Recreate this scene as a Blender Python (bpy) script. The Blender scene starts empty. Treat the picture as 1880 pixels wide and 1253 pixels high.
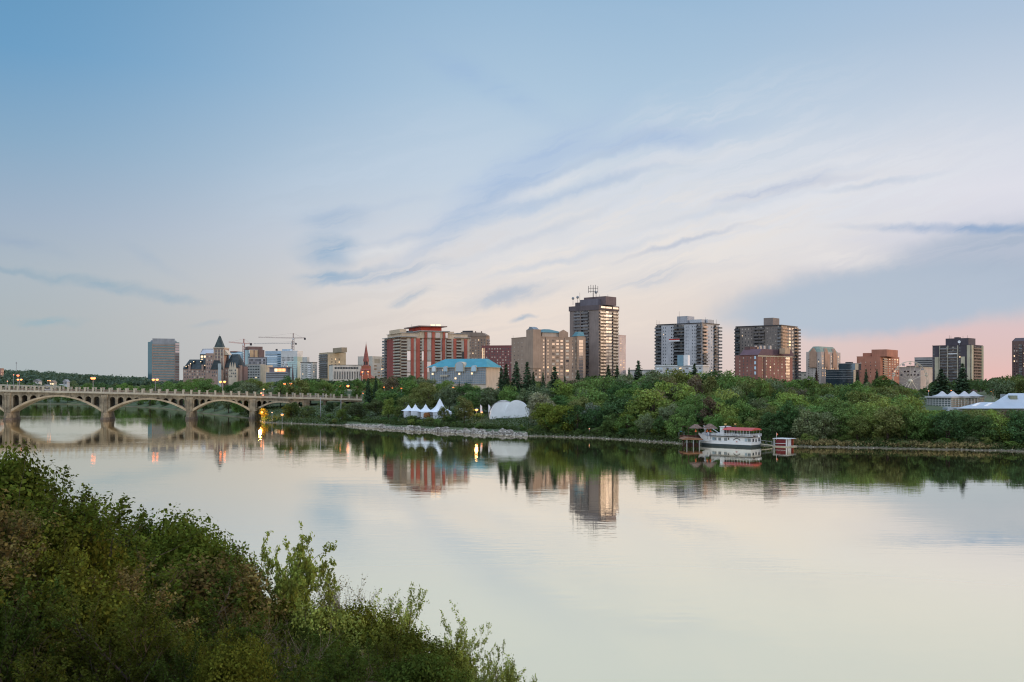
import bpy, math, random
import numpy as np
from mathutils import Vector, Matrix

# ------------------------------------------------------------------ camera
SC = bpy.context.scene
COL = SC.collection
F = 1828.0      # focal length in photo pixels (35 mm lens)
H0 = 18.0       # camera height above the river
VH = 705.0      # horizon row in the photo
UC = 940.0
cam_d = bpy.data.cameras.new("camera")
cam = bpy.data.objects.new("camera", cam_d)
COL.objects.link(cam)
cam.location = (0, 0, H0)
cam.rotation_euler = (math.radians(90), 0, 0)
cam_d.sensor_width = 36.0
cam_d.lens = F / 1880.0 * 36.0
cam_d.shift_y = (VH - 626.5) / 1880.0
cam_d.clip_start = 0.5
cam_d.clip_end = 20000
SC.camera = cam
SC.render.resolution_x = 1024
SC.render.resolution_y = 682
SC.view_settings.view_transform = 'Standard'
SC.view_settings.look = 'None'
SC.view_settings.gamma = 1
SC.view_settings.exposure = 0
SC.cycles.max_bounces = 5
SC.cycles.diffuse_bounces = 2
SC.cycles.glossy_bounces = 3
SC.cycles.transmission_bounces = 3
SC.cycles.transparent_max_bounces = 6
SC.cycles.use_denoising = True
SC.cycles.pixel_filter_type = 'BLACKMAN_HARRIS'
SC.cycles.filter_width = 1.15
SC.cycles.sample_clamp_indirect = 4
SC.cycles.caustics_reflective = False
SC.cycles.caustics_refractive = False

def lin(r, g, b, a=1.0):
    f = lambda c: (c / 255.0 / 12.92) if c / 255.0 <= 0.04045 else ((c / 255.0 + 0.055) / 1.055) ** 2.4
    return (f(r), f(g), f(b), a)

# ------------------------------------------------------------------ sky
SUN_AZ = math.radians(88)    # clockwise from the view direction (+Y)
SUN_EL = math.radians(7)
W = bpy.data.worlds.new("World")
SC.world = W
W.use_nodes = True
NT = W.node_tree
NT.nodes.clear()

class G:
    """small helper for building node graphs"""
    def __init__(s, nt): s.nt = nt
    def n(s, t, **k):
        nd = s.nt.nodes.new(t)
        for a, b in k.items(): setattr(nd, a, b)
        return nd
    def plug(s, sock, v):
        if isinstance(v, bpy.types.NodeSocket): s.nt.links.new(v, sock)
        else: sock.default_value = v
    def math(s, op, a, b=None, c=None, clamp=False):
        m = s.n('ShaderNodeMath', operation=op, use_clamp=clamp)
        s.plug(m.inputs[0], a)
        if b is not None: s.plug(m.inputs[1], b)
        if c is not None: s.plug(m.inputs[2], c)
        return m.outputs[0]
    def maprange(s, v, a, b, c=0.0, d=1.0, smooth=True):
        m = s.n('ShaderNodeMapRange', interpolation_type='SMOOTHSTEP' if smooth else 'LINEAR')
        s.plug(m.inputs[0], v); s.plug(m.inputs[1], a); s.plug(m.inputs[2], b); s.plug(m.inputs[3], c); s.plug(m.inputs[4], d)
        return m.outputs[0]
    def ramp(s, fac, stops):
        r = s.n('ShaderNodeValToRGB')
        el = r.color_ramp.elements
        while len(el) < len(stops): el.new(0.5)
        for e, (p, c) in zip(el, stops):
            e.position = p; e.color = c if len(c) == 4 else (*c, 1)
        s.plug(r.inputs[0], fac)
        return r.outputs[0]
    def mix(s, fac, a, b, blend='MIX'):
        m = s.n('ShaderNodeMix', data_type='RGBA', blend_type=blend)
        s.plug(m.inputs[0], fac); s.plug(m.inputs[6], a); s.plug(m.inputs[7], b)
        return m.outputs[2]
    def noise(s, vec, scale, detail=4, rough=0.55, dist=0.0, out=0):
        t = s.n('ShaderNodeTexNoise')
        if vec is not None: s.plug(t.inputs['Vector'], vec)
        t.inputs['Scale'].default_value = scale; t.inputs['Detail'].default_value = detail
        t.inputs['Roughness'].default_value = rough; t.inputs['Distortion'].default_value = dist
        return t.outputs[out]
    def mapping(s, vec, loc=(0, 0, 0), rot=(0, 0, 0), sc=(1, 1, 1), kind='POINT'):
        m = s.n('ShaderNodeMapping', vector_type=kind)
        s.plug(m.inputs[0], vec)
        m.inputs[1].default_value = loc; m.inputs[2].default_value = rot; m.inputs[3].default_value = sc
        return m.outputs[0]
    def vmath(s, op, a, b=None, scale=None):
        m = s.n('ShaderNodeVectorMath', operation=op)
        s.plug(m.inputs[0], a)
        if b is not None: s.plug(m.inputs[1], b)
        if scale is not None: m.inputs['Scale'].default_value = scale
        return m.outputs[1] if op in ('LENGTH', 'DOT_PRODUCT') else m.outputs[0]

def build_sky():
    g = G(NT)
    tc = g.n('ShaderNodeTexCoord')
    sp = g.n('ShaderNodeSeparateXYZ'); g.plug(sp.inputs[0], tc.outputs['Generated'])
    x, y, z = sp.outputs
    az = g.math('ARCTAN2', x, y)
    el = g.math('ARCSINE', z)
    eln = g.math('DIVIDE', g.math('MAXIMUM', el, 0.0), 0.42, clamp=True)
    def P(v): return max(0.0, math.atan((705 - v) / 1828.0) / 0.42)
    left = g.ramp(eln, [(0, lin(166, 178, 182)), (P(600), lin(171, 180, 185)), (P(520), lin(170, 182, 192)), (P(430), lin(158, 176, 196)),
                        (P(300), lin(134, 168, 196)), (P(150), lin(106, 156, 195)), (P(0), lin(96, 148, 188)), (1, lin(90, 140, 182))])
    mid = g.ramp(eln, [(0, lin(216, 200, 194)), (P(640), lin(218, 205, 200)), (P(560), lin(222, 212, 206)), (P(450), lin(214, 216, 222)),
                       (P(330), lin(195, 209, 224)), (P(170), lin(172, 197, 219)), (P(0), lin(152, 184, 212)), (1, lin(128, 166, 202))])
    right = g.ramp(eln, [(0, lin(230, 186, 180)), (P(655), lin(220, 190, 188)), (P(615), lin(218, 192, 194)), (P(580), lin(200, 195, 202)), (P(480), lin(206, 206, 218)),
                         (P(380), lin(220, 220, 230)), (P(250), lin(200, 210, 224)), (P(100), lin(174, 194, 216)), (1, lin(146, 180, 214))])
    glow = g.ramp(eln, [(0, (2.1, 1.15, 0.62, 1)), (0.12, (2.4, 1.5, 0.95, 1)), (0.32, (1.6, 1.15, 0.92, 1)), (0.7, (0.78, 0.72, 0.78, 1)), (1, (0.42, 0.5, 0.68, 1))])
    back = g.ramp(eln, [(0, (1.0, 0.95, 1.0, 1)), (0.3, (1.15, 1.15, 1.25, 1)), (1, (0.8, 0.92, 1.12, 1))])  # sky behind the view, brightened to light the trees
    c = g.mix(g.maprange(az, -0.52, 0.02), left, mid)
    c = g.mix(g.maprange(az, 0.12, 0.47), c, right)
    c = g.mix(g.maprange(az, 0.62, 1.15), c, glow)
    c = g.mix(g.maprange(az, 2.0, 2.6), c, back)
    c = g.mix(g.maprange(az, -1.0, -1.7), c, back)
    lift = g.maprange(el, 0.42, 1.0, 1.0, 2.0)  # unseen upper sky brightened as well, to lift the trees
    # cirrus: coordinates (azimuth, elevation) bent by noise
    cv = g.n('ShaderNodeCombineXYZ'); g.plug(cv.inputs[0], az); g.plug(cv.inputs[1], el)
    w1 = g.vmath('SCALE', g.vmath('SUBTRACT', g.noise(tc.outputs['Generated'], 7.0, 5, 0.6, 0.0, 1), (0.5, 0.5, 0.5)), scale=0.035)
    w2 = g.vmath('SCALE', g.vmath('SUBTRACT', g.noise(tc.outputs['Generated'], 38.0, 4, 0.6, 0.0, 1), (0.5, 0.5, 0.5)), scale=0.012)
    cw = g.vmath('ADD', g.vmath('ADD', cv.outputs[0], w1), w2)
    cw = g.vmath('MULTIPLY', cw, (1, 1, 0))
    cs = g.vmath('ADD', cv.outputs[0], w2)
    cs = g.vmath('MULTIPLY', cs, (1, 1, 0))
    def ae(u, v):
        a = math.atan((u - 940) / 1828.0)
        return a, math.atan((705 - v) / 1828.0 * math.cos(a))
    # fibrous streak textures
    def fibres(rot, sx, sy, scale, lo, hi, dist=0.6, src=None):
        m = g.mapping(src or cw, rot=(0, 0, 0), sc=(1, 1, 1))
        m = g.mapping(m, rot=(0, 0, -rot))
        m = g.mapping(m, sc=(sx, sy, 1))
        return g.maprange(g.noise(m, scale, 7, 0.62, dist), lo, hi)
    fib = fibres(math.radians(12), 1.0, 8.0, 5.0, 0.42, 0.60)
    fib2 = fibres(math.radians(17), 1.4, 11.0, 8.0, 0.42, 0.60)
    def blob(u, v, ru, rv, rot=0.0, inner=0.15, src=None):
        a, e = ae(u, v)
        m = g.mapping(src or cw, loc=(a, e, 0), rot=(0, 0, math.radians(rot)), sc=(ru / 1828.0, rv / 1828.0, 1), kind='TEXTURE')
        return g.maprange(g.vmath('LENGTH', m), 1.0, inner)
    def lay(c, mask, amt, col, tex=None):
        f = g.math('MULTIPLY', mask, amt)
        if tex is not None: f = g.math('MULTIPLY', f, tex)
        return g.mix(f, c, col)
    def texmix(t, lo): return g.math('MULTIPLY_ADD', t, 1 - lo, lo)
    cream = lin(234, 226, 219); white = lin(212, 218, 228); blue = lin(150, 176, 208); grey = lin(160, 175, 200); steel = lin(146, 170, 196)
    # bright veils
    c = lay(c, blob(1150, 470, 760, 190, 12, 0.0), 1.0, cream, texmix(fib, 0.45))
    c = lay(c, blob(1050, 590, 460, 100, 5, 0.0), 0.9, lin(234, 219, 208), texmix(fib, 0.5))
    c = lay(c, blob(1500, 350, 560, 140, 6, 0.0), 0.75, lin(222, 225, 232), texmix(fib2, 0.4))
    c = lay(c, blob(1180, 330, 520, 150, 20, 0.0), 0.8, white, texmix(fib2, 0.3))
    c = lay(c, blob(720, 330, 420, 160, 15, 0.0), 0.35, lin(196, 210, 226), texmix(fib, 0.3))
    c = lay(c, blob(830, 470, 350, 85, 10, 0.0), 0.9, lin(216, 214, 216), texmix(fib2, 0.2))
    # blue-grey streaks
    c = lay(c, blob(960, 320, 290, 58, 31, 0.0), 0.85, lin(164, 187, 219), texmix(fib2, 0.55))
    c = lay(c, blob(1190, 264, 270, 34, 6, 0.0), 0.9, lin(168, 190, 219), texmix(fib2, 0.6))
    c = lay(c, blob(860, 400, 240, 34, 33, 0.0), 0.75, lin(170, 190, 216), texmix(fib2, 0.5))
    c = lay(c, blob(1000, 372, 340, 22, 15, 0.0), 0.8, lin(178, 196, 219), texmix(fib2, 0.55))
    c = lay(c, blob(880, 150, 240, 40, -25, 0.0), 0.35, lin(148, 178, 216), texmix(fib, 0.4))
    c = lay(c, blob(604, 456, 76, 46, 0, 0.15), 1.0, lin(150, 176, 202), texmix(fib, 0.45))
    c = lay(c, blob(615, 398, 95, 30, 6, 0.0), 0.8, lin(164, 184, 208), texmix(fib2, 0.5))
    c = lay(c, blob(615, 508, 95, 22, 6, 0.0), 0.95, lin(148, 175, 200), texmix(fib2, 0.4))
    c = lay(c, blob(720, 500, 180, 22, 8, 0.0), 0.75, lin(168, 184, 204), texmix(fib2, 0.3))
    c = lay(c, blob(760, 543, 62, 14, 18, 0.0), 0.75, lin(164, 181, 200), texmix(fib2, 0.4))
    c = lay(c, blob(930, 540, 170, 24, 12, 0.0), 0.85, lin(178, 189, 205), texmix(fib2, 0.5))
    c = lay(c, blob(958, 578, 36, 8, 10, 0.0), 0.8, lin(166, 182, 200))
    c = lay(c, blob(1250, 446, 175, 8, 15, 0.0, cs), 0.62, lin(178, 188, 208))
    c = lay(c, blob(1450, 350, 200, 14, 10, 0.0), 0.9, lin(180, 190, 212), texmix(fib2, 0.5))
    c = lay(c, blob(1490, 330, 90, 22, 14, 0.0), 0.7, lin(184, 194, 214), texmix(fib2, 0.3))
    c = lay(c, blob(1180, 512, 140, 26, 14, 0.0), 0.7, lin(188, 196, 210), texmix(fib2, 0.3))
    for (uu, vv, ll, ww, rr_) in ((1080, 300, 300, 7, 20), (1120, 340, 330, 6, 13), (960, 440, 260, 7, 20), (1330, 390, 240, 6, 9), (760, 430, 200, 8, 14), (700, 375, 170, 7, 8), (1060, 470, 260, 6, 12), (1620, 335, 160, 5, 7)):
        c = lay(c, blob(uu, vv, ll, ww * 1.8, rr_, 0.0), 0.5, lin(178, 194, 216), texmix(fib, 0.5))
    for (uu, vv, ll, ww, rr_) in ((1040, 335, 300, 9, 17), (900, 475, 300, 12, 14), (1250, 300, 300, 10, 8), (700, 460, 120, 10, 6)):
        c = lay(c, blob(uu, vv, ll, ww * 1.8, rr_, 0.0), 0.5, lin(224, 225, 228), texmix(fib, 0.5))
    # left low streaks
    c = lay(c, blob(150, 515, 150, 16, -4, 0.0), 0.75, lin(144, 170, 188), texmix(fib2, 0.6))
    c = lay(c, blob(270, 537, 150, 13, -5, 0.0), 0.7, lin(146, 171, 190), texmix(fib2, 0.6))
    c = lay(c, blob(20, 503, 90, 8, -3, 0.0), 0.6, lin(144, 168, 186))
    c = lay(c, blob(90, 597, 80, 14, 4, 0.0), 0.7, lin(146, 176, 190), texmix(fib2, 0.5))
    c = lay(c, blob(20, 440, 120, 22, -10, 0.0), 0.4, lin(146, 166, 192), texmix(fib, 0.4))
    c = lay(c, blob(290, 480, 90, 18, -25, 0.0), 0.35, lin(156, 176, 198), texmix(fib, 0.4))
    c = lay(c, blob(385, 594, 50, 9, 5, 0.0), 0.45, lin(166, 180, 192))
    # big bank at the right
    c = lay(c, blob(1660, 548, 360, 70, 4, 0.55), 0.95, lin(176, 189, 206))
    c = lay(c, blob(1700, 500, 420, 78, 12, 0.1), 0.75, lin(175, 187, 203), texmix(fib, 0.55))
    c = lay(c, blob(1880, 450, 260, 60, 5, 0.1), 0.7, lin(160, 176, 198), texmix(fib, 0.6))
    c = lay(c, blob(1500, 560, 240, 62, 6, 0.1), 0.8, lin(180, 192, 206), texmix(fib, 0.6))
    c = lay(c, blob(1800, 420, 290, 13, -4, 0.0, cs), 0.85, lin(138, 165, 200), texmix(fib2, 0.6))
    c = lay(c, blob(1530, 468, 150, 36, -4, 0.1), 0.95, lin(226, 222, 222), texmix(fib2, 0.5))
    c = lay(c, blob(2150, 470, 420, 90, 0, 0.1), 0.7, lin(164, 177, 197), texmix(fib, 0.5))
    # general cirrus for the rest of the dome
    rest = g.maprange(el, 0.30, 0.5)
    gen = g.noise(g.mapping(tc.outputs['Generated'], sc=(1, 3, 4)), 2.4, 6, 0.6, 0.4)
    c = g.mix(g.math('MULTIPLY', g.math('MULTIPLY', g.maprange(gen, 0.5, 0.72), rest), 0.3), c, lin(196, 208, 224))
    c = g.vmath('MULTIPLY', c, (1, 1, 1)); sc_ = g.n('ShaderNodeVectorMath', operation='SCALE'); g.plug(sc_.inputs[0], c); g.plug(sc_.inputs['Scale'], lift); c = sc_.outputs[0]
    # physical dusk sky, a weak share, so the far dome keeps its own gradient
    sky = g.n('ShaderNodeTexSky', sky_type='NISHITA')
    sky.sun_disc = False; sky.sun_elevation = SUN_EL; sky.sun_rotation = SUN_AZ; sky.altitude = 480
    bg1 = g.n('ShaderNodeBackground'); g.plug(bg1.inputs[0], sky.outputs[0]); bg1.inputs[1].default_value = 0.004
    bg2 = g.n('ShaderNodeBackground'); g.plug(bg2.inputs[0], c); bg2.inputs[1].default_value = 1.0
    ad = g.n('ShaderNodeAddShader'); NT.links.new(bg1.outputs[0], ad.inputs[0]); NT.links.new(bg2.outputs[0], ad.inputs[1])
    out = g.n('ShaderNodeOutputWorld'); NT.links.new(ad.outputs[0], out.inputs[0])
build_sky()
W.cycles.sampling_method = 'MANUAL'
W.cycles.sample_map_resolution = 512

sun_d = bpy.data.lights.new("sun", 'SUN')
sun_d.energy = 1.5
sun_d.angle = math.radians(12)
sun_d.color = (1.0, 0.72, 0.50)
sun = bpy.data.objects.new("sun", sun_d)
COL.objects.link(sun)
sdir = Vector((math.sin(SUN_AZ) * math.cos(SUN_EL), math.cos(SUN_AZ) * math.cos(SUN_EL), math.sin(SUN_EL)))
sun.rotation_euler = sdir.to_track_quat('Z', 'Y').to_euler()

# ------------------------------------------------------------------ helpers
def X(u, Y): return (u - UC) / F * Y
def Z(v, Y): return H0 - (v - VH) / F * Y
def U(x, y): return UC + F * x / y
def V(z, y): return VH + F * (H0 - z) / y

MATS = {}
def mat(name, col, rough=0.8, var=0.12, scale=0.5, spec=0.3, metal=0.0, bump=0.0, col2=None, emit=None, estr=0.0, streak=False):
    """procedural surface: base colour broken up by two noises, optional bump"""
    if name in MATS: return MATS[name]
    m = bpy.data.materials.new(name); m.use_nodes = True
    nt = m.node_tree; g = G(nt)
    bs = nt.nodes['Principled BSDF']
    tc = g.n('ShaderNodeTexCoord')
    col = (*col[:3], 1)
    if col2 is None: col2 = tuple(c * (1 - var * 2.0) for c in col[:3]) + (1,)
    n1 = g.noise(tc.outputs['Object'], scale, 5, 0.6)
    n2 = g.noise(g.mapping(tc.outputs['Object'], sc=(1, 1, 0.12)) if streak else tc.outputs['Object'], scale * 9, 3, 0.6)
    f = g.maprange(g.math('MULTIPLY_ADD', n2, 0.35, g.math('MULTIPLY', n1, 0.65)), 0.36, 0.66)
    g.plug(bs.inputs['Base Color'], g.mix(f, col2, col))
    bs.inputs['Roughness'].default_value = rough
    bs.inputs['Specular IOR Level'].default_value = spec
    bs.inputs['Metallic'].default_value = metal
    if bump:
        b = g.n('ShaderNodeBump'); b.inputs['Strength'].default_value = bump
        g.plug(b.inputs['Height'], n2); nt.links.new(b.outputs[0], bs.inputs['Normal'])
    if emit:
        bs.inputs['Emission Color'].default_value = (*emit[:3], 1); bs.inputs['Emission Strength'].default_value = estr
    MATS[name] = m
    return m

def glass(name, col, ref=0.45, rough=0.06, tint=(0.9, 0.95, 1.0)):
    if name in MATS: return MATS[name]
    m = bpy.data.materials.new(name); m.use_nodes = True
    nt = m.node_tree; g = G(nt); nt.nodes.clear()
    d = g.n('ShaderNodeBsdfDiffuse')
    oi = g.n('ShaderNodeObjectInfo')
    k = g.ramp(oi.outputs['Random'], [(0, tuple(c * 0.55 for c in col)), (0.55, col), (1, tuple(min(1, c * 2.6 + 0.02) for c in col))])
    g.plug(d.inputs[0], k)
    gl = g.n('ShaderNodeBsdfGlossy'); gl.inputs['Color'].default_value = (*tint, 1); gl.inputs['Roughness'].default_value = rough
    lw = g.n('ShaderNodeFresnel'); lw.inputs[0].default_value = 1.5
    r2 = g.math('FRACT', g.math('MULTIPLY', oi.outputs['Random'], 37.7))
    fac = g.math('ADD', g.math('MULTIPLY', lw.outputs[0], 0.8), g.math('MULTIPLY_ADD', r2, ref * 0.8, ref * 0.45), clamp=True)
    mx = g.n('ShaderNodeMixShader'); g.plug(mx.inputs[0], fac)
    nt.links.new(d.outputs[0], mx.inputs[1]); nt.links.new(gl.outputs[0], mx.inputs[2])
    o = g.n('ShaderNodeOutputMaterial'); nt.links.new(mx.outputs[0], o.inputs[0])
    MATS[name] = m
    return m

def emis(name, col, s):
    if name in MATS: return MATS[name]
    m = bpy.data.materials.new(name); m.use_nodes = True
    bs = m.node_tree.nodes['Principled BSDF']
    bs.inputs['Base Color'].default_value = (*col, 1)
    bs.inputs['Emission Color'].default_value = (*col, 1); bs.inputs['Emission Strength'].default_value = s
    MATS[name] = m
    return m

class MB:
    """collects geometry, builds ONE mesh object"""
    def __init__(s): s.v = []; s.f = []; s.mi = []; s.sm = []
    def add(s, vs, fs, mi=0, smooth=False):
        o = len(s.v); s.v += [tuple(v) for v in vs]
        for f in fs: s.f.append(tuple(o + i for i in f)); s.mi.append(mi); s.sm.append(smooth)
        return s
    def box(s, x0, x1, y0, y1, z0, z1, mi=0):
        return s.add([(x0, y0, z0), (x1, y0, z0), (x1, y1, z0), (x0, y1, z0), (x0, y0, z1), (x1, y0, z1), (x1, y1, z1), (x0, y1, z1)],
                     [(0, 3, 2, 1), (4, 5, 6, 7), (0, 1, 5, 4), (1, 2, 6, 5), (2, 3, 7, 6), (3, 0, 4, 7)], mi)
    def prism(s, pts, z0, z1, mi=0, top=None):
        """vertical prism over plan points; top = optional other points for the upper ring"""
        n = len(pts); top = top or pts
        vs = [(p[0], p[1], z0) for p in pts] + [(p[0], p[1], z1) for p in top]
        return s.add(vs, [tuple(range(n - 1, -1, -1)), tuple(range(n, 2 * n))] + [(i, (i + 1) % n, n + (i + 1) % n, n + i) for i in range(n)], mi)
    def extr_y(s, pts, y0, y1, mi=0):
        """polygon in the xz plane extruded along y"""
        n = len(pts)
        vs = [(p[0], y0, p[1]) for p in pts] + [(p[0], y1, p[1]) for p in pts]
        return s.add(vs, [tuple(range(n)), tuple(range(2 * n - 1, n - 1, -1))] + [(i, n + i, n + (i + 1) % n, (i + 1) % n) for i in range(n)], mi)
    def extr_x(s, pts, x0, x1, mi=0):
        n = len(pts)
        vs = [(x0, p[0], p[1]) for p in pts] + [(x1, p[0], p[1]) for p in pts]
        return s.add(vs, [tuple(range(n - 1, -1, -1)), tuple(range(n, 2 * n))] + [(i, (i + 1) % n, n + (i + 1) % n, n + i) for i in range(n)], mi)
    def cone(s, x, y, z0, z1, r0, r1, n=8, mi=0, smooth=True, ph=0.0):
        a = [ph + 2 * math.pi * i / n for i in range(n)]
        vs = [(x + r0 * math.cos(t), y + r0 * math.sin(t), z0) for t in a] + [(x + r1 * math.cos(t), y + r1 * math.sin(t), z1) for t in a]
        s.add(vs, [(i, (i + 1) % n, n + (i + 1) % n, n + i) for i in range(n)], mi, smooth)
        s.add(vs, [tuple(range(n - 1, -1, -1)), tuple(range(n, 2 * n))], mi)
        return s
    def tube(s, p, q, r0, r1=None, n=5, mi=0):
        r1 = r0 if r1 is None else r1
        p = Vector(p); q = Vector(q); d = (q - p)
        if d.length < 1e-6: return s
        d.normalize()
        a = d.orthogonal().normalized(); b = d.cross(a)
        vs = []
        for c, r in ((p, r0), (q, r1)):
            for i in range(n):
                t = 2 * math.pi * i / n
                vs.append(c + (a * math.cos(t) + b * math.sin(t)) * r)
        return s.add(vs, [(i, (i + 1) % n, n + (i + 1) % n, n + i) for i in range(n)] + [tuple(range(n - 1, -1, -1)), tuple(range(n, 2 * n))], mi, n > 5)
    def lathe(s, prof, x=0, y=0, n=12, mi=0, smooth=True):
        vs = [(x + r * math.cos(2 * math.pi * i / n), y + r * math.sin(2 * math.pi * i / n), z) for r, z in prof for i in range(n)]
        fs = [(k * n + i, k * n + (i + 1) % n, (k + 1) * n + (i + 1) % n, (k + 1) * n + i) for k in range(len(prof) - 1) for i in range(n)]
        return s.add(vs, fs, mi, smooth)
    def mesh(s, name, mats):
        me = bpy.data.meshes.new(name)
        me.from_pydata(s.v, [], s.f)
        for m in (mats if isinstance(mats, (list, tuple)) else [mats]): me.materials.append(m)
        me.polygons.foreach_set('material_index', s.mi); me.polygons.foreach_set('use_smooth', s.sm)
        me.update()
        return me
    def build(s, name, mats, parent=None, loc=None):
        return link(name, s.mesh(name, mats), parent, loc)

def link(name, data, parent=None, loc=None, rot=None, scale=None):
    o = bpy.data.objects.new(name, data); COL.objects.link(o)
    if parent is not None: o.parent = parent
    if loc is not None: o.location = loc
    if rot is not None: o.rotation_euler = rot
    if scale is not None: o.scale = scale
    return o
def tag(o, label, cat, group=None):
    o['label'] = label; o['category'] = cat
    if group: o['group'] = group
    return o
def thing(name, label, cat, loc=(0, 0, 0), rz=0.0, group=None):
    return tag(link(name, None, None, loc, (0, 0, rz)), label, cat, group)
def kind(o, k): o['kind'] = k; return o
def copy_tree(o, parent=None):
    c = o.copy(); COL.objects.link(c); c.parent = parent
    for ch in o.children: copy_tree(ch, c)
    return c

# ------------------------------------------------------------------ terrain
SHORE = [(-2600, 900), (-600, 905), (0, 895), (120, 885), (200, 822), (300, 731), (380, 598), (420, 558), (470, 506), (484, 463), (560, 445), (640, 427),
         (720, 396), (800, 374), (900, 354), (970, 343), (1100, 329), (1250, 299), (1450, 286), (1650, 276), (1880, 265), (2300, 247), (3300, 215), (6000, 190)]
def shoreY(u):
    w = 0.0
    if u > 480: w = min(1, (u - 480) / 60) * (0.7 * math.sin(u * 0.083) + 0.5 * math.sin(u * 0.23 + 1) + 0.35 * math.sin(u * 0.61 + 2) + 0.25 * math.sin(u * 1.37))
    for (a, ya), (b, yb) in zip(SHORE, SHORE[1:]):
        if a <= u <= b: return ya + (yb - ya) * (u - a) / (b - a) + w
    return SHORE[0][1] if u < SHORE[0][0] else SHORE[-1][1]
def interp(pts, x):
    if x <= pts[0][0]: return pts[0][1]
    for (a, ya), (b, yb) in zip(pts, pts[1:]):
        if x <= b: return ya + (yb - ya) * (x - a) / (b - a)
    return pts[-1][1]
PROFILE = [(-6, -1.5), (0, 0.05), (1.2, 0.5), (3, 1.0), (8, 1.3), (25, 2.6), (45, 4.6), (80, 7.6), (130, 10.2), (200, 11.5), (400, 12.0)]
def ground(x, y):
    u = U(x, y)
    d = y - shoreY(u)
    z = interp(PROFILE, d)
    if d > 100:      # wooded hills far behind the bridge at the left
        k = min(1, max(0, (420 - u) / 420.0)); k = k * k * (3 - 2 * k)
        r = min(1, max(0, (y - 1000) / 700.0)); r = r * r * (3 - 2 * r)
        z += k * r * (17 + 3.0 * math.sin(x * 0.011) + 2.0 * math.sin(x * 0.031 + 1.0))
    z += 0.25 * math.sin(x * 0.21) * math.sin(y * 0.17) * min(1, max(0, d / 10.0))
    return z

def build_ground():
    us = list(np.arange(-1500, -200, 60)) + list(np.arange(-200, 2100, 3)) + list(np.arange(2100, 3601, 60))
    ds = [-6, -2, 0, 1.5, 3, 5, 8, 12, 18, 25, 35, 45, 60, 80, 105, 130, 165, 200, 260, 340, 450, 600, 800, 1100, 1500, 2200, 3400]
    mb = MB(); vs = []
    for u in us:
        ys = shoreY(u)
        for d in ds:
            y = ys + d; x = X(u, y); vs.append((x, y, ground(x, y)))
    n = len(ds); fs = []
    for i in range(len(us) - 1):
        for j in range(n - 1): fs.append((i * n + j, (i + 1) * n + j, (i + 1) * n + j + 1, i * n + j + 1))
    mb.add(vs, fs, 0, True)
    m = bpy.data.materials.new("grassy_bank_soil"); m.use_nodes = True
    g = G(m.node_tree); bs = m.node_tree.nodes['Principled BSDF']
    geo = g.n('ShaderNodeNewGeometry'); sp = g.n('ShaderNodeSeparateXYZ'); g.plug(sp.inputs[0], geo.outputs['Position'])
    n1 = g.noise(geo.outputs['Position'], 0.05, 6, 0.65); n2 = g.noise(geo.outputs['Position'], 0.9, 5, 0.7)
    c = g.ramp(g.math('MULTIPLY_ADD', n2, 0.5, g.math('MULTIPLY', n1, 0.5)), [(0.35, (0.03, 0.045, 0.018)), (0.5, (0.06, 0.085, 0.03)), (0.66, (0.12, 0.13, 0.055))])
    mud = g.mix(n2, (0.06, 0.05, 0.035, 1), (0.19, 0.16, 0.11, 1))
    hz = g.math('MULTIPLY_ADD', n2, 0.9, sp.outputs[2])
    g.plug(bs.inputs['Base Color'], g.mix(g.maprange(hz, 0.5, 0.95), mud, c))
    bs.inputs['Roughness'].default_value = 0.95
    kind(mb.build('ground', m), 'structure')
    # near bank under the foreground bushes
    mb = MB(); vs = []; xs = list(range(-200, 201, 8)); ts = [0, 0.2, 0.4, 0.6, 0.8, 1.0, 1.1]
    for x in xs:
        ye = near_edge(x)
        for t in ts:
            y = -25 + t * (ye + 25)
            vs.append((x, y, near_ground(x, y)))
    n = len(ts); fs = [(i * n + j, (i + 1) * n + j, (i + 1) * n + j + 1, i * n + j + 1) for i in range(len(xs) - 1) for j in range(n - 1)]
    mb.add(vs, fs, 0, True)
    kind(mb.build('near_bank', m), 'structure')
def near_edge(x): return interp([(-200, 95), (-60, 72), (-20, 60), (0, 52), (30, 47), (200, 40)], x)
def near_ground(x, y):
    return 15.2 - (15.2) * max(0, (y + 3)) / (near_edge(x) + 3) if y < near_edge(x) else -0.12 * (y - near_edge(x))
build_ground()

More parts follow.
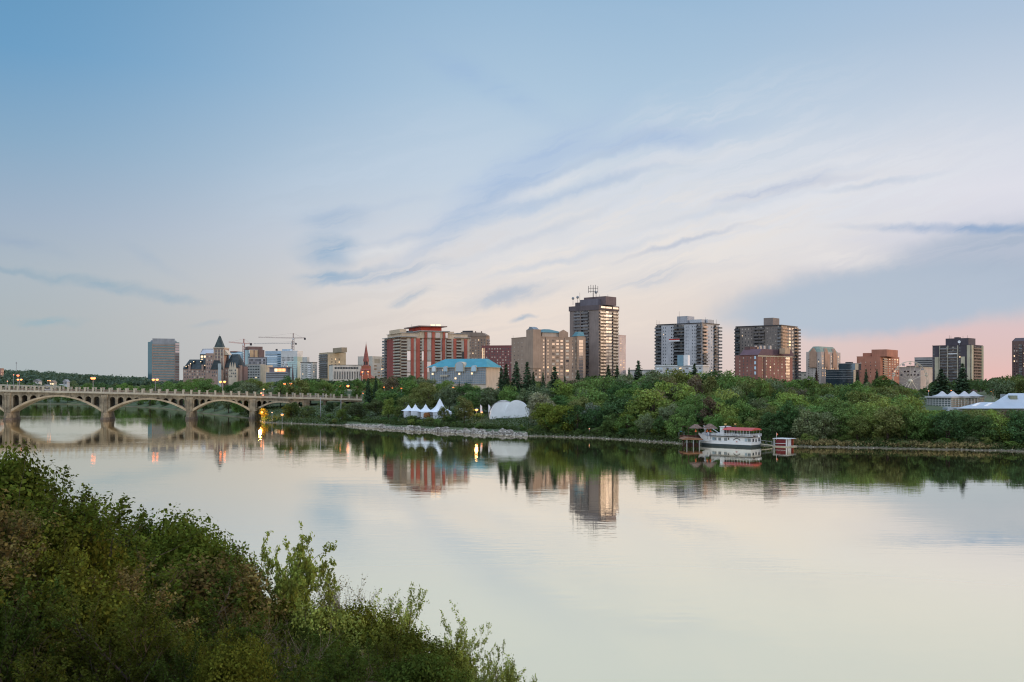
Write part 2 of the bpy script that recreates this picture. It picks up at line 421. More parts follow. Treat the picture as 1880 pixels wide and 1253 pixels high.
def build_water():
    m = bpy.data.materials.new("river_water"); m.use_nodes = True
    nt = m.node_tree; nt.nodes.clear(); g = G(nt)
    geo = g.n('ShaderNodeNewGeometry')
    p = geo.outputs['Position']
    # long calm ripples and a finer chop
    n1 = g.noise(g.mapping(p, sc=(0.35, 1.0, 1)), 0.9, 3, 0.5)
    n2 = g.noise(g.mapping(p, sc=(0.30, 1.6, 1)), 0.11, 3, 0.5)
    patch = g.maprange(g.noise(g.mapping(p, sc=(0.5, 1.0, 1)), 0.016, 4, 0.6), 0.42, 0.66)
    hgt = g.math('ADD', g.math('MULTIPLY', g.math('MULTIPLY', n1, g.math('MULTIPLY_ADD', patch, 1.0, 0.3)), 0.09), g.math('MULTIPLY', n2, 0.075))
    b = g.n('ShaderNodeBump'); b.inputs['Strength'].default_value = 1.0; b.inputs['Distance'].default_value = 0.16
    g.plug(b.inputs['Height'], hgt)
    gl = g.n('ShaderNodeBsdfGlossy'); gl.inputs['Roughness'].default_value = 0.022; gl.inputs['Color'].default_value = (1.0, 0.94, 0.82, 1)
    nt.links.new(b.outputs[0], gl.inputs['Normal'])
    d = g.n('ShaderNodeBsdfDiffuse')
    g.plug(d.inputs[0], g.mix(g.noise(p, 0.012, 4), (0.78, 0.64, 0.40, 1), (0.86, 0.71, 0.45, 1)))
    lw = g.n('ShaderNodeLayerWeight'); lw.inputs[0].default_value = 0.5
    fr = g.n('ShaderNodeFloatCurve'); g.plug(fr.inputs[1], lw.outputs[1]); cu = fr.mapping.curves[0]
    cu.points[0].location = (0, 0.12); cu.points[1].location = (1, 1.0)
    for p_ in ((0.71, 0.38), (0.80, 0.56), (0.85, 0.88), (0.89, 0.985), (0.95, 0.995)): cu.points.new(*p_)
    fr.mapping.update(); fac = fr.outputs[0]
    mx = g.n('ShaderNodeMixShader'); g.plug(mx.inputs[0], fac)
    nt.links.new(d.outputs[0], mx.inputs[1]); nt.links.new(gl.outputs[0], mx.inputs[2])
    o = g.n('ShaderNodeOutputMaterial'); nt.links.new(mx.outputs[0], o.inputs[0])
    mb = MB()
    mb.add([(-4200, -60, 0), (4200, -60, 0), (4200, 2500, 0), (-4200, 2500, 0)], [(0, 1, 2, 3)])
    kind(mb.build('water', m), 'structure')
build_water()
# ------------------------------------------------------------------ materials
concrete = mat('weathered_concrete', (0.34, 0.29, 0.205), var=0.34, scale=0.25, bump=0.1, streak=True)
concrete_light = mat('pale_concrete', (0.50, 0.46, 0.36), var=0.15, scale=0.4)
asphalt = mat('asphalt', (0.055, 0.055, 0.055), scale=1.0)
white = mat('white_paint', (0.74, 0.75, 0.75), var=0.06, scale=0.8)
dark = mat('dark_metal', (0.05, 0.05, 0.055), rough=0.5)
steel = mat('grey_steel', (0.30, 0.31, 0.32), rough=0.45)
brown_metal = mat('brown_metal', (0.16, 0.11, 0.09), rough=0.6)
red_steel = mat('red_crane_steel', (0.42, 0.12, 0.10), rough=0.5)
crane_grey = mat('dull_crane_steel', (0.26, 0.17, 0.16), rough=0.5)
GL_D = glass('dark_glass', (0.018, 0.024, 0.03), 0.05)
GL_R = glass('reflecting_glass', (0.07, 0.07, 0.07), 0.44, 0.12)
GL_B = glass('blue_glass', (0.05, 0.12, 0.17), 0.40, tint=(0.72, 0.9, 1.0))
CURT = mat('curtained_or_sunlit_window', (0.58, 0.52, 0.43), rough=0.5, var=0.1)  # pale curtains; on the condo the tone stands in for sunset light
LIT = emis('lit_window', (1.0, 0.72, 0.42), 1.3)
LIT_DIM = emis('dim_lit_window', (1.0, 0.68, 0.38), 0.75)
LITO = emis('amber_lit_window', (1.0, 0.45, 0.18), 1.5)
RAIL = glass('balcony_glass', (0.05, 0.055, 0.06), 0.05, 0.25)

def glazing():
    m = bpy.data.materials.new('balcony_rooms'); m.use_nodes = True; g = G(m.node_tree); bs = m.node_tree.nodes['Principled BSDF']
    tc = g.n('ShaderNodeTexCoord'); sn = g.vmath('SNAP', tc.outputs['Object'], (1.45, 1.45, 2.75))
    wn = g.n('ShaderNodeTexWhiteNoise', noise_dimensions='3D'); g.plug(wn.inputs[0], sn)
    c = g.ramp(wn.outputs[0], [(0.0, (0.015, 0.02, 0.025)), (0.55, (0.03, 0.035, 0.04)), (0.62, (0.16, 0.15, 0.13)), (0.85, (0.28, 0.26, 0.22)), (1.0, (0.5, 0.47, 0.4))])
    for n_ in m.node_tree.nodes:
        if n_.type == 'VALTORGB': n_.color_ramp.interpolation = 'CONSTANT'
    g.plug(bs.inputs['Base Color'], c); bs.inputs['Roughness'].default_value = 0.15
    return m
ROOMS = glazing()
R = random.Random(7)
PLATEAU = 9.0

class Bld:
    """a building placed by the photo: near corner column uC at depth Y, outer ends uL and uR,
    turned so that its right face looks off to the right by (90 - a) degrees"""
    def __init__(s, name, label, cat, uC, Y, uL, uR, a, vtop, group=None, zb=PLATEAU):
        s.Y = Y; s.C = (X(uC, Y), Y); s.a = math.radians(a); s.zb = zb
        s.dL = (-math.cos(s.a), math.sin(s.a)); s.dR = (math.sin(s.a), math.cos(s.a))
        s.h = Z(vtop, Y) - zb
        s.wL = s.hit(s.dL, uL); s.wR = s.hit(s.dR, uR)
        if s.wR < 1.5 or s.wR > 66: s.wR = 16.0
        s.root = thing(name, label, cat, (s.C[0], s.C[1], zb), -s.a, group)
        s.count = {}; s.cache = {}; s.over = {}
    def hit(s, d, u):
        k = (u - UC) / F
        den = k * d[1] - d[0]
        return (s.C[0] - k * s.C[1]) / den
    def su(s, face, u): return s.hit(s.dL if face == 'L' else s.dR, u)
    def zv(s, v, y=None): return Z(v, y or s.Y) - s.zb
    def box(s, name, x0, x1, y0, y1, z0, z1, m, parent=None):
        return MB().box(x0, x1, y0, y1, z0, z1).build(name, m, parent or s.root)
    def body(s, m, name='wall', vtop=None):
        s.mat = m
        h = s.h if vtop is None else s.zv(vtop)
        return s.box(name, -s.wL, 0, 0, s.wR, -6, h, m)
    def block(s, name, face, u0, u1, v0, v1, d0, d1, m, parent=None):
        """box given on a face by photo columns and rows, from d0 outside (+) to d1 inside (-)"""
        if face == 'L':
            a, b = sorted((-s.su('L', u0), -s.su('L', u1)))
            return s.box(name, a, b, -d0, -d1, s.zv(v1), s.zv(v0), m, parent)
        a, b = sorted((s.su('R', u0), s.su('R', u1)))
        return s.box(name, d1, d0, a, b, s.zv(v1), s.zv(v0), m, parent)
    def put(s, name, key, maker, mats, loc, rz=0.0):
        """a repeated part: shares its mesh; past 100 of one kind the rest go into one part"""
        c = s.count.get(name, 0); s.count[name] = c + 1
        if c >= 96:
            s.over.setdefault(name, []).append((maker, loc, rz, mats)); return None
        if key not in s.cache: s.cache[key] = maker(MB()).mesh(name, mats)
        return link(name, s.cache[key], s.root, loc, (0, 0, rz))
    def close(s):
        for name, lst in s.over.items():
            mb = MB(); ms = []
            for mk, loc, rz, m in lst:
                ml = list(m) if isinstance(m, (list, tuple)) else [m]
                idx = []
                for q in ml:
                    if q not in ms: ms.append(q)
                    idx.append(ms.index(q))
                t = mk(MB()); c, sn = math.cos(rz), math.sin(rz)
                o = len(mb.v)
                mb.v += [(v[0] * c - v[1] * sn + loc[0], v[0] * sn + v[1] * c + loc[1], v[2] + loc[2]) for v in t.v]
                mb.f += [tuple(o + i for i in f) for f in t.f]; mb.mi += [idx[i] for i in t.mi]; mb.sm += t.sm
            kind(mb.build(name, ms, s.root), 'stuff')
    def grid(s, face, u0, u1, v0, v1, nc, nr, fw=0.55, fh=0.55, mats=(GL_D,), name='window', proud=0.06, skip=0.0, rows_rand=False):
        sa, sb = s.su(face, u0), s.su(face, u1)
        za, zc = s.zv(v0), s.zv(v1)
        cw = (sb - sa) / nc; rh = (za - zc) / nr
        w = abs(cw) * fw / 2; h = rh * fh / 2
        for j in range(nr):
            for i in range(nc):
                if skip and R.random() < skip: continue
                m = R.choice(mats)
                if R.random() < 0.022 and name == 'window': m = LIT_DIM
                t = sa + cw * (i + 0.5); z = za - rh * (j + 0.5)
                key = (name, face, round(w, 2), round(h, 2), m.name)
                fr = 0.12
                def mk(mb, w=w, h=h):
                    mb.box(-w, w, -proud, 0.05, -h, h, 0)
                    if w > 0.35: mb.box(-w - fr, w + fr, -proud * 0.5, 0.04, -h - fr, h + fr, 1)
                    return mb
                loc, rz = (((-t, 0, z), 0.0) if face == 'L' else ((0, t, z), math.pi / 2))
                s.put(name, key, mk, [m, s.mat], loc, rz)
    def balconies(s, face, u0, u1, v0, v1, nr, depth=1.3, slab=None, rail=None, ph=1.0, name='balcony', nc=1, recess=ROOMS, gap=0.0):
        slab = slab or s.mat; rail = rail or RAIL
        sa, sb = s.su(face, u0), s.su(face, u1); a, b = sorted((sa, sb))
        za, zc = s.zv(v0), s.zv(v1); rh = (za - zc) / nr
        if recess:  # glazing sheet; the condo passes one coloured as shade
            if face == 'L': s.box('balcony_backing', -b, -a, -0.08, 0.1, zc, za, recess)
            else: s.box('balcony_backing', -0.1, 0.08, a, b, zc, za, recess)
        cw = (b - a) / nc
        for j in range(nr):
            for i in range(nc):
                t = a + cw * (i + 0.5); w = cw * (1 - gap) / 2; z = za - rh * (j + 1)
                key = (name, face, round(w, 2), round(depth, 2), slab.name, rail.name)
                def mk(mb, w=w):
                    mb.box(-w, w, -depth, -0.09, 0, 0.22, 0)
                    mb.box(-w, w, -depth - 0.05, -depth + 0.05, 0.26, 0.22 + ph, 1)
                    mb.box(-w - 0.04, -w + 0.06, -depth + 0.06, -0.1, 0.26, 0.22 + ph, 1)
                    mb.box(w - 0.06, w + 0.04, -depth + 0.06, -0.1, 0.26, 0.22 + ph, 1)
                    return mb
                loc, rz = (((-t, 0, z), 0.0) if face == 'L' else ((0, t, z), math.pi / 2))
                s.put(name, key, mk, [slab, rail], loc, rz)
    def roofbox(s, name, u0, u1, vt, m, d0=0.25, d1=0.75, parent=None, z0=None):
        """penthouse: columns u0..u1 read along the left face, set back between fractions d0..d1 of the depth"""
        y0 = s.wR * d0; y1 = s.wR * d1
        Yw = s.Y + 0.5 * (y0) * math.cos(s.a)
        def xl(u):  # local x at local y=y0 seen in column u
            k = (u - UC) / F
            px = s.C[0] + s.dR[0] * y0; py = s.C[1] + s.dR[1] * y0
            return -(px - k * py) / (k * s.dL[1] - s.dL[0])
        a, b = sorted((xl(u0), xl(u1)))
        yy = s.C[1] + s.dR[1] * y0 + s.dL[1] * (-(a + b) / 2)
        return s.box(name, a, b, y0, y1, z0 if z0 is not None else s.h + 0.01, Z(vt, yy) - s.zb, m, parent)
    def cap(s, m, over=0.3, t=0.5, name='parapet'):
        """coping ring round the flat roof"""
        mb = MB(); x0, x1, y0, y1 = -s.wL - over, over, -over, s.wR + over; z0 = s.h + 0.003; z1 = z0 + t; k = 0.5 + over
        mb.box(x0, x1, y0, y0 + k, z0, z1).box(x0, x1, y1 - k, y1, z0, z1).box(x0, x0 + k, y0 + k, y1 - k, z0, z1).box(x1 - k, x1, y0 + k, y1 - k, z0, z1)
        return mb.build(name, m, s.root)
    def mast(s, u, v0, v1, r=0.25, name='antenna', m=None):
        yy = s.Y + s.wR * 0.4 * math.cos(s.a); x = X(u, yy)
        # to local
        dx, dy = x - s.C[0], yy - s.C[1]
        lx = dx * math.cos(s.a) - dy * math.sin(s.a); ly = dx * math.sin(s.a) + dy * math.cos(s.a)
        return MB().tube((lx, ly, Z(v1, yy) - s.zb), (lx, ly, Z(v0, yy) - s.zb), r, r * 0.6).build(name, m or dark, s.root), lx, ly

def wallmat(n, c, var=0.13): return mat(n, c, var=var, scale=0.12, streak=True)

# ================================================================== the city, left to right
def city():
    # pinkish block at the left edge
    b = Bld('apartment_block', 'small pinkish flat-roofed building at the far left edge above the bridge', 'building', 2, 1250, -30, 7, 25, 677)
    b.body(wallmat('pink_stucco', (0.42, 0.24, 0.19))); b.cap(concrete_light)
    b.grid('L', -28, 1, 679, 695, 6, 3, 0.5, 0.5); b.grid('R', 2, 7, 679, 695, 2, 3, 0.5, 0.5, (GL_R,)); b.close()

    # banded office tower with cut corners
    Y = 1300; zb = PLATEAU
    c0 = X(281, Y); c1 = X(320, Y); xl = c0 - 5.7; xr = c1 + 5.7
    cx = (c0 + c1) / 2
    root = thing('office_tower', 'dark office tower with grey horizontal bands and cut corners, alone at left', 'building', (cx, Y, zb), math.atan(-cx / Y))
    hc = Z(622, Y) - zb; hs = Z(628, Y) - zb
    grey = wallmat('brown_grey_precast', (0.30, 0.24, 0.205)); teal = glass('teal_glass', (0.02, 0.045, 0.055), 0.10, tint=(0.6, 0.85, 0.9))
    pts = [(c0 - cx, 0), (c1 - cx, 0), (xr - cx, 11), (xr - cx, 34), (c1 - cx, 45), (c0 - cx, 45), (xl - cx, 34), (xl - cx, 11)]
    MB().prism(pts, -6, hs).build('curtain_wall', teal, root)
    MB().prism([(p[0] * 0.86, 3 + p[1] * 0.86) for p in pts], hs + 0.01, hc - 2.0, top=[(p[0] * 0.8, 4 + p[1] * 0.8) for p in pts]).build('roof_storey', wallmat('slate_roof_metal', (0.20, 0.23, 0.26)), root)
    MB().box(c0 - cx, c1 - cx, -0.25, 6, hs - 2.6, hc).build('front_parapet', wallmat('slate_parapet', (0.27, 0.30, 0.33)), root)
    n = 17
    for k in range(n):
        z1 = hs - 3.4 - k * 3.35
        MB().box(c0 - cx, c1 - cx, -0.7, -0.02, z1 - 1.75, z1).build('spandrel_band', grey, root)
    MB().box(c0 - cx - 0.5, c0 - cx + 0.3, -0.9, -0.05, -6, hs - 2.8).build('corner_fin', grey, root)
    MB().box(c1 - cx - 0.3, c1 - cx + 0.5, -0.9, -0.05, -6, hs - 2.8).build('corner_fin', grey, root)
    # lit right chamfer: warm glazing panels
    d = Vector((xr - (c1), 11, 0)); L = d.length; ang = math.atan2(11, xr - c1)
    for k in range(18):
        z1 = hs - 1.2 - k * 3.35
        mb = MB().box(0.8, L - 0.6, -0.25, -0.05, -2.5, 0)
        mb.build('chamfer_window', GL_R if k < 4 else GL_D, root, (c1 - cx, 0, z1)).rotation_euler = (0, 0, ang)

    # castle hotel
    castle()

    # teal and brown building behind the hotel
    b = Bld('office_building', 'brown building with tan upper floors and teal glass side, just right of the red crane', 'building', 457, 1250, 448, 484, 62, 640)
    b.body(GL_B); b.mat = wallmat('tan_panel', (0.50, 0.36, 0.22))
    b.block('tan_facade', 'R', 458.5, 474, 643, 656, 0.3, 0.02, b.mat); b.block('brown_top', 'R', 455, 482, 636.5, 642.5, 0.5, -14, wallmat('brown_brick_dark', (0.18, 0.12, 0.11)))
    b.grid('R', 460, 473, 644, 655.5, 4, 3, 0.5, 0.55, (CURT, GL_R)); 
    for u, w in ((466.5, 1.6),): b.block('brick_pier', 'R', u - w / 2, u + w / 2, 643, 656, 0.5, 0.32, wallmat('brown_brick_dark', (0.18, 0.12, 0.11)))
    b.block('brown_wing', 'R', 474.4, 485, 642.6, 656, 1.2, -9, wallmat('brown_brick_dark', (0.18, 0.12, 0.11))); b.close()
    b = Bld('office_building', 'low dark navy glass block under the brown building right of the castle hotel', 'building', 488, 1150, 456, 490, 12, 657)
    b.body(glass('navy_glass', (0.02, 0.03, 0.045), 0.16)); b.mat = dark; b.cap(dark)
    b.grid('L', 457, 487, 659, 669, 8, 2, 0.86, 0.8, (glass('navy_glass', (0.02, 0.03, 0.045), 0.16), GL_D), 'window_panel'); b.close()
    b = Bld('office_building', 'grey office block with four rows of small dark windows and a curved beige end', 'building', 478, 1050, 444, 488, 20, 670)
    m = wallmat('grey_precast', (0.40, 0.41, 0.38)); b.body(m); b.cap(concrete_light, 0.2, 0.3)
    b.grid('L', 445, 477, 671, 696, 7, 5, 0.62, 0.38, (GL_D,))
    beige = wallmat('beige_stone', (0.60, 0.50, 0.36))
    pts = [(0.3, -0.3)] + [(0.3 + 9 * math.sin(t), 9 - 9 * math.cos(t)) for t in np.linspace(0, math.pi / 2, 7)] + [(0.3, 9.0)]
    MB().prism(pts[:1] + pts[2:], -6, b.h - 0.4).build('curved_stair_wall', beige, b.root); b.close()

    # blue glass and white striped offices
    b = Bld('office_building', 'pale blue glass office block with white stripes, under the tall crane jib', 'building', 516, 1200, 487, 520, 15, 645)
    lb = wallmat('pale_blue_panel', (0.40, 0.52, 0.62)); b.body(lb); b.cap(white, 0.1, 0.4)
    for k in range(8): b.block('ribbon_window', 'L', 487.6, 515.4, 650 + k * 4.2, 652 + k * 4.2, 0.12, 0.01, GL_B)
    b.roofbox('vent_housing', 506, 509, 641, dark, 0.2, 0.4); b.close()
    b = Bld('office_building', 'white office block with rows of small square windows under the tall crane', 'building', 546, 1180, 516.5, 556, 22, 645)
    b.body(wallmat('white_panel', (0.66, 0.66, 0.64))); b.cap(white, 0.15, 0.5)
    b.grid('L', 517, 545, 655, 676, 12, 5, 0.5, 0.62, (GL_D, GL_D, GL_B)); b.grid('R', 546.5, 555, 655, 676, 3, 5, 0.5, 0.5, (GL_D,))
    b.roofbox('plant_room', 518, 533, 641.5, wallmat('pale_blue_panel', (0.40, 0.52, 0.62)), 0.2, 0.6); b.close()
    b = Bld('office_building', 'stepped teal glass building with a slim dark spire in front of the white offices', 'building', 546, 1020, 528, 551, 20, 655)
    b.body(glass('teal_grey_glass', (0.12, 0.20, 0.20), 0.22, tint=(0.7, 0.95, 0.95)), vtop=664); b.mat = steel
    b.block('upper_glass_block', 'L', 539, 546, 655, 663.9, 0, -9, glass('teal_grey_glass', (0.12, 0.20, 0.20), 0.22, tint=(0.7, 0.95, 0.95)))
    for k in range(9): b.block('floor_line', 'L', 528.2, 545.8, 666 + 3.4 * k, 666.7 + 3.4 * k, 0.15, 0.01, steel)
    mb = MB().cone(0, 0, 0, b.zv(668) + 6, 2.6, 0.1, 4, ph=math.pi / 4, smooth=False); mb.build('spire', wallmat('rust_dark_metal', (0.14, 0.10, 0.10)), b.root, (-3, -4, -6)); b.close()
    b = Bld('apartment_building', 'grey concrete apartment block with a column of dark balconies, right of the teal glass building', 'building', 574, 1000, 552, 582, 30, 666)
    b.body(wallmat('grey_concrete_flats', (0.50, 0.50, 0.46))); b.cap(dark, 0.25, 0.5)
    b.balconies('L', 566, 571, 668, 694, 8, 0.8, white, white); b.grid('L', 553, 565, 669, 693, 2, 6, 0.3, 0.4, (GL_D,)); b.grid('R', 574.4, 581.5, 669, 693, 2, 6, 0.4, 0.45, (CURT, GL_R))
    b.roofbox('stair_tower', 555, 564, 656, wallmat('grey_concrete_flats', (0.50, 0.50, 0.46)), 0.3, 0.8); b.close()
    b = Bld('low_building', 'low grey building with a curved row of amber lit windows', 'building', 528, 960, 488, 533, 10, 673)
    b.body(wallmat('grey_low_block', (0.30, 0.31, 0.32)), vtop=684)
    z = b.zv(675.5)
    mb = MB(); mb.box(-b.wL + 3, -1, 1.5, 9, b.zv(684) + 0.01, z); mb.build('upper_storey', wallmat('mauve_roof', (0.24, 0.20, 0.22)), b.root)
    m = MB().box(-b.wL + 2.4, 0.2, 0.8, 10, z + 0.01, z + 0.7); m.build('roof', wallmat('mauve_roof', (0.24, 0.20, 0.22)), b.root)
    for i in range(8):
        x = -b.wL + 9 + i * (b.wL - 11) / 8
        MB().box(-0.55, 0.55, 1.3, 1.49, b.zv(682.5), b.zv(677)).build('window', LITO if 1 < i else LIT, b.root, (x, 0, 0))
    for k in range(3): b.block('ribbon_window', 'L', 489, 527.6, 685.5 + k * 3.4, 687 + k * 3.4, 0.12, 0.01, GL_D)
    b.close()

    # tan tower
    b = Bld('apartment_tower', 'square tan tower with a blank tan side, grey balconies at left and a rooftop box', 'building', 602, 950, 586, 635, 62, 648)
    m = wallmat('tan_render', (0.52, 0.43, 0.29)); b.body(m); b.cap(m, 0.15, 0.4)
    b.balconies('L', 587, 601.3, 650, 694, 12, 1.1, steel, RAIL)
    b.grid('R', 606, 626, 657, 694, 3, 7, 0.28, 0.42, (GL_D,))
    b.roofbox('plant_room', 611, 627, 639, wallmat('tan_render_dark', (0.33, 0.27, 0.19)), 0.35, 0.65); b.close()
    # colonnade
    b = Bld('low_building', 'low white building with a dark colonnade, left of the red church spire', 'building', 611, 900, 604, 665, 72, 671)
    m = wallmat('cream_stone', (0.66, 0.62, 0.54)); b.body(m); b.cap(dark, 0.1, 0.5)
    b.grid('R', 614, 658, 674, 678, 15, 1, 0.8, 0.9, (GL_D,)); b.grid('R', 612, 664, 682, 697, 17, 1, 0.42, 0.95, (GL_D,), 'arcade_opening'); b.close()
    church()
    b = Bld('office_building', 'beige stepped concrete building behind the red church spire', 'building', 684, 1000, 657, 712, 30, 655)
    m = wallmat('beige_concrete', (0.52, 0.50, 0.44)); b.body(m); b.cap(m, 0.1, 0.3)
    b.grid('R', 686, 711, 658, 668, 2, 1, 0.8, 0.8, (wallmat('louvre', (0.36, 0.33, 0.26)),), 'louvre'); b.grid('R', 686, 711, 669, 693, 4, 4, 0.7, 0.4, (GL_D, CURT, GL_D)); b.grid('L', 658, 682, 668, 693, 3, 4, 0.3, 0.35, (GL_D,)); b.close()

    red_condo()
    # brown block behind the condo
    b = Bld('apartment_tower', 'brown brick tower with a sloping roof edge, behind the red condominium', 'building', 893, 1080, 846, 899, 15, 618)
    m = wallmat('brown_brick', (0.30, 0.21, 0.155)); b.body(m)
    z0 = b.zv(618); z1 = b.zv(611)
    MB().extr_y([(-b.wL, z0 + 0.01), (0.3, z0 + 0.01), (0.3, z0 + 1.2), (-5, z1), (-b.wL, z1 + 1.0)], -0.4, b.wR * 0.9).build('roof', wallmat('brown_roof', (0.26, 0.20, 0.16)), b.root)
    b.grid('L', 850, 892, 622, 700, 8, 16, 0.34, 0.42, (GL_D, GL_D, CURT, GL_D, GL_D)); b.roofbox('plant_room', 849, 867, 607.5, dark, 0.3, 0.6, z0=z1)
    b.balconies('R', 894, 898.5, 622, 660, 8, 0.8, m, RAIL)
    for u in (872, 883): b.roofbox('chimney', u, u + 1.6, 608.5, brown_metal, 0.2, 0.3, z0=z1)
    b.close()
    b = Bld('apartment_building', 'maroon brick apartment building with columns of pale windows, left of the tan hotel block', 'building', 942, 1000, 884, 950, 12, 635)
    m = wallmat('maroon_brick', (0.22, 0.085, 0.08)); b.body(m); b.cap(m, 0.1, 0.4)
    b.grid('L', 886, 941, 638, 700, 11, 12, 0.42, 0.42, (CURT, GL_D, CURT, GL_D)); 
    for u in (885.2, 888.3): b.block('lit_stair_strip', 'L', u, u + 0.7, 639, 668, 0.15, 0.02, LIT)
    b.close()
    blue_roof_hotel()
    tan_hotel()
    tall_tower()
    b = Bld('apartment_tower', 'pale pink tower just behind the right edge of the tallest tower', 'building', 1136, 900, 1120, 1149, 35, 616)
    m = wallmat('pale_pink_panel', (0.62, 0.50, 0.46)); b.body(m); b.cap(m, 0.2, 0.5)
    b.grid('R', 1137, 1148, 620, 690, 2, 16, 0.35, 0.4, (GL_R, CURT)); b.close()
    white_tower()
    brown_tower()
    brick_block()
    # green mansard tower
    b = Bld('apartment_tower', 'stone and tan tower with a weathered green mansard roof, fifth block from the right', 'building', 1507, 820, 1480, 1543, 42, 646)
    m = wallmat('grey_stone', (0.46, 0.40, 0.36)); br = wallmat('rust_brick', (0.42, 0.27, 0.19)); b.body(m)
    grn = mat('green_roof', (0.24, 0.31, 0.26), var=0.2, scale=0.3)
    z = b.h; x0, x1, y0, y1 = -b.wL * 0.86, -0.2, 0.2, b.wR * 0.86
    MB().prism([(x0, y0), (x1, y0), (x1, y1), (x0, y1)], z + 0.01, z + b.zv(636) - b.zv(646), top=[(x0 + 3, y0 + 2.6), (x1 - 2.6, y0 + 2.6), (x1 - 2.6, y1 - 3), (x0 + 3, y1 - 3)]).build('mansard_roof', grn, b.root)
    for face, u in (('L', 1493), ('R', 1516), ('R', 1531)):
        t = b.su(face, u); w = 3.0
        gm = MB().extr_y([(-w, b.h - 13), (w, b.h - 13), (w, b.h - 0.5), (0, b.h + 3.2), (-w, b.h - 0.5)], -0.8, 2.5)
        gm.build('gable_bay', br, b.root, (-t, 0, 0) if face == 'L' else (0, t, 0)).rotation_euler = (0, 0, 0 if face == 'L' else math.pi / 2)
    b.grid('R', 1508, 1518, 652, 692, 2, 9, 0.4, 0.6, (GL_R, CURT)); b.grid('R', 1520, 1541, 652, 692, 5, 9, 0.42, 0.6, (GL_R, CURT, GL_D)); b.grid('L', 1482, 1506, 658, 692, 4, 8, 0.22, 0.45, (GL_D,))
    b.block('brick_strip', 'R', 1517.5, 1523, 650, 700, 0.3, 0.02, br); b.block('brick_strip', 'R', 1531.5, 1536, 650, 700, 0.3, 0.02, br); b.close()
    # dark glass low building
    b = Bld('office_building', 'low dark glass office between the green-roofed tower and orange brick block', 'building', 1567, 760, 1516, 1578, 38, 668)
    dg = glass('ink_glass', (0.02, 0.035, 0.045), 0.2, tint=(0.6, 0.8, 0.95)); b.body(dg, vtop=679.5); b.mat = dark
    b.block('upper_block', 'L', 1539, 1569.5, 668, 679.4, -0.4, -14, dg); b.block('roof_edge', 'L', 1538.5, 1570, 667.2, 668, -0.2, -14.4, steel)
    b.block('roof_edge', 'L', 1515.6, 1570.4, 678.8, 679.4, 0.3, -0.2, steel)
    for k in range(4): b.block('mullion_band', 'L', 1516.5, 1569.8, 682.6 + 4.2 * k, 683.2 + 4.2 * k, 0.12, 0.01, steel)
    b.roofbox('plant_room', 1552, 1563, 665, dark, 0.5, 0.8, z0=b.zv(667)); b.close()
    # orange brick
    b = Bld('apartment_building', 'orange brick stepped apartment building with a raised centre, right of the dark glass offices', 'building', 1616, 780, 1573, 1651, 38, 655)
    m = wallmat('orange_brick', (0.44, 0.19, 0.125)); b.body(m); b.cap(m, 0.1, 0.4)
    b.roofbox('lift_tower', 1600, 1628, 642, m, 0.02, 0.6); b.roofbox('stepped_storey', 1584, 1599, 648.5, m, 0.1, 0.6)
    b.grid('L', 1576, 1612, 662, 694, 4, 5, 0.14, 0.25, (GL_D, CURT)); b.balconies('R', 1621, 1628, 657, 692, 8, 1.0, m, RAIL); b.grid('R', 1631, 1650, 657, 692, 4, 8, 0.5, 0.5, (GL_R, GL_D, CURT)); b.close()
    # grey block and low roofs
    b = Bld('office_building', 'long low grey office block, left neighbour of the dark tower at right', 'building', 1712, 1000, 1679, 1722, 32, 657)
    m = wallmat('grey_panel', (0.30, 0.29, 0.29)); b.body(m); b.cap(m, 0.15, 0.5)
    for k in range(5): b.block('ribbon_window', 'L', 1680, 1711.5, 661.5 + 3.4 * k, 663 + 3.4 * k, 0.1, 0.01, GL_D)
    b.close()
    b = Bld('low_building', 'low beige flat-roofed building behind the ferris wheel', 'building', 1690, 820, 1651, 1712, 38, 675)
    m = wallmat('beige_low', (0.52, 0.45, 0.40)); b.body(m); b.cap(concrete_light, 0.4, 0.5)
    b.grid('L', 1652, 1689, 679, 692, 6, 2, 0.6, 0.4, (GL_D, CURT)); b.roofbox('plant_room', 1664, 1680, 672, brown_metal, 0.3, 0.6); b.close()
    dark_tower()
    b = Bld('apartment_tower', 'dark brown tower cut off by the right edge of the view', 'building', 1893, 740, 1858, 1925, 44, 626)
    m = wallmat('deep_brown_brick', (0.15, 0.095, 0.085)); b.body(m)
    MB().prism([(-b.wL, 0), (0, 0), (0, b.wR), (-b.wL, b.wR)], b.h + 0.01, b.zv(620), top=[(-b.wL + 1.8, 1.6), (-1.6, 1.6), (-1.6, b.wR - 1.8), (-b.wL + 1.8, b.wR - 1.8)]).build('mansard_roof', wallmat('brown_roof2', (0.12, 0.10, 0.11)), b.root)
    b.grid('L', 1860, 1892, 632, 694, 7, 13, 0.4, 0.45, (GL_D, GL_D, GL_D, CURT, LIT)); b.balconies('L', 1871, 1877, 632, 694, 13, 0.9, m, RAIL); b.close()
    # building seen between trees behind the riverside wood
    for (u0, u1, vt, Y, c, lab) in ((1153, 1215, 680, 900, (0.52, 0.52, 0.5), 'long low grey roofed building left of the white twin-faced tower'),
                                    (1462, 1500, 684, 860, (0.55, 0.50, 0.42), 'low cream building between the brown tower and the green-roofed tower')):
        b = Bld('low_building', lab, 'building', u1 - 6, Y, u0, u1, 15, vt); b.body(wallmat('low_' + str(u0), c)); b.cap(steel, 0.5, 0.5); b.grid('L', u0 + 2, u1 - 8, vt + 3, vt + 12, 7, 2, 0.6, 0.5, (GL_D, CURT)); b.close()
    far_houses()

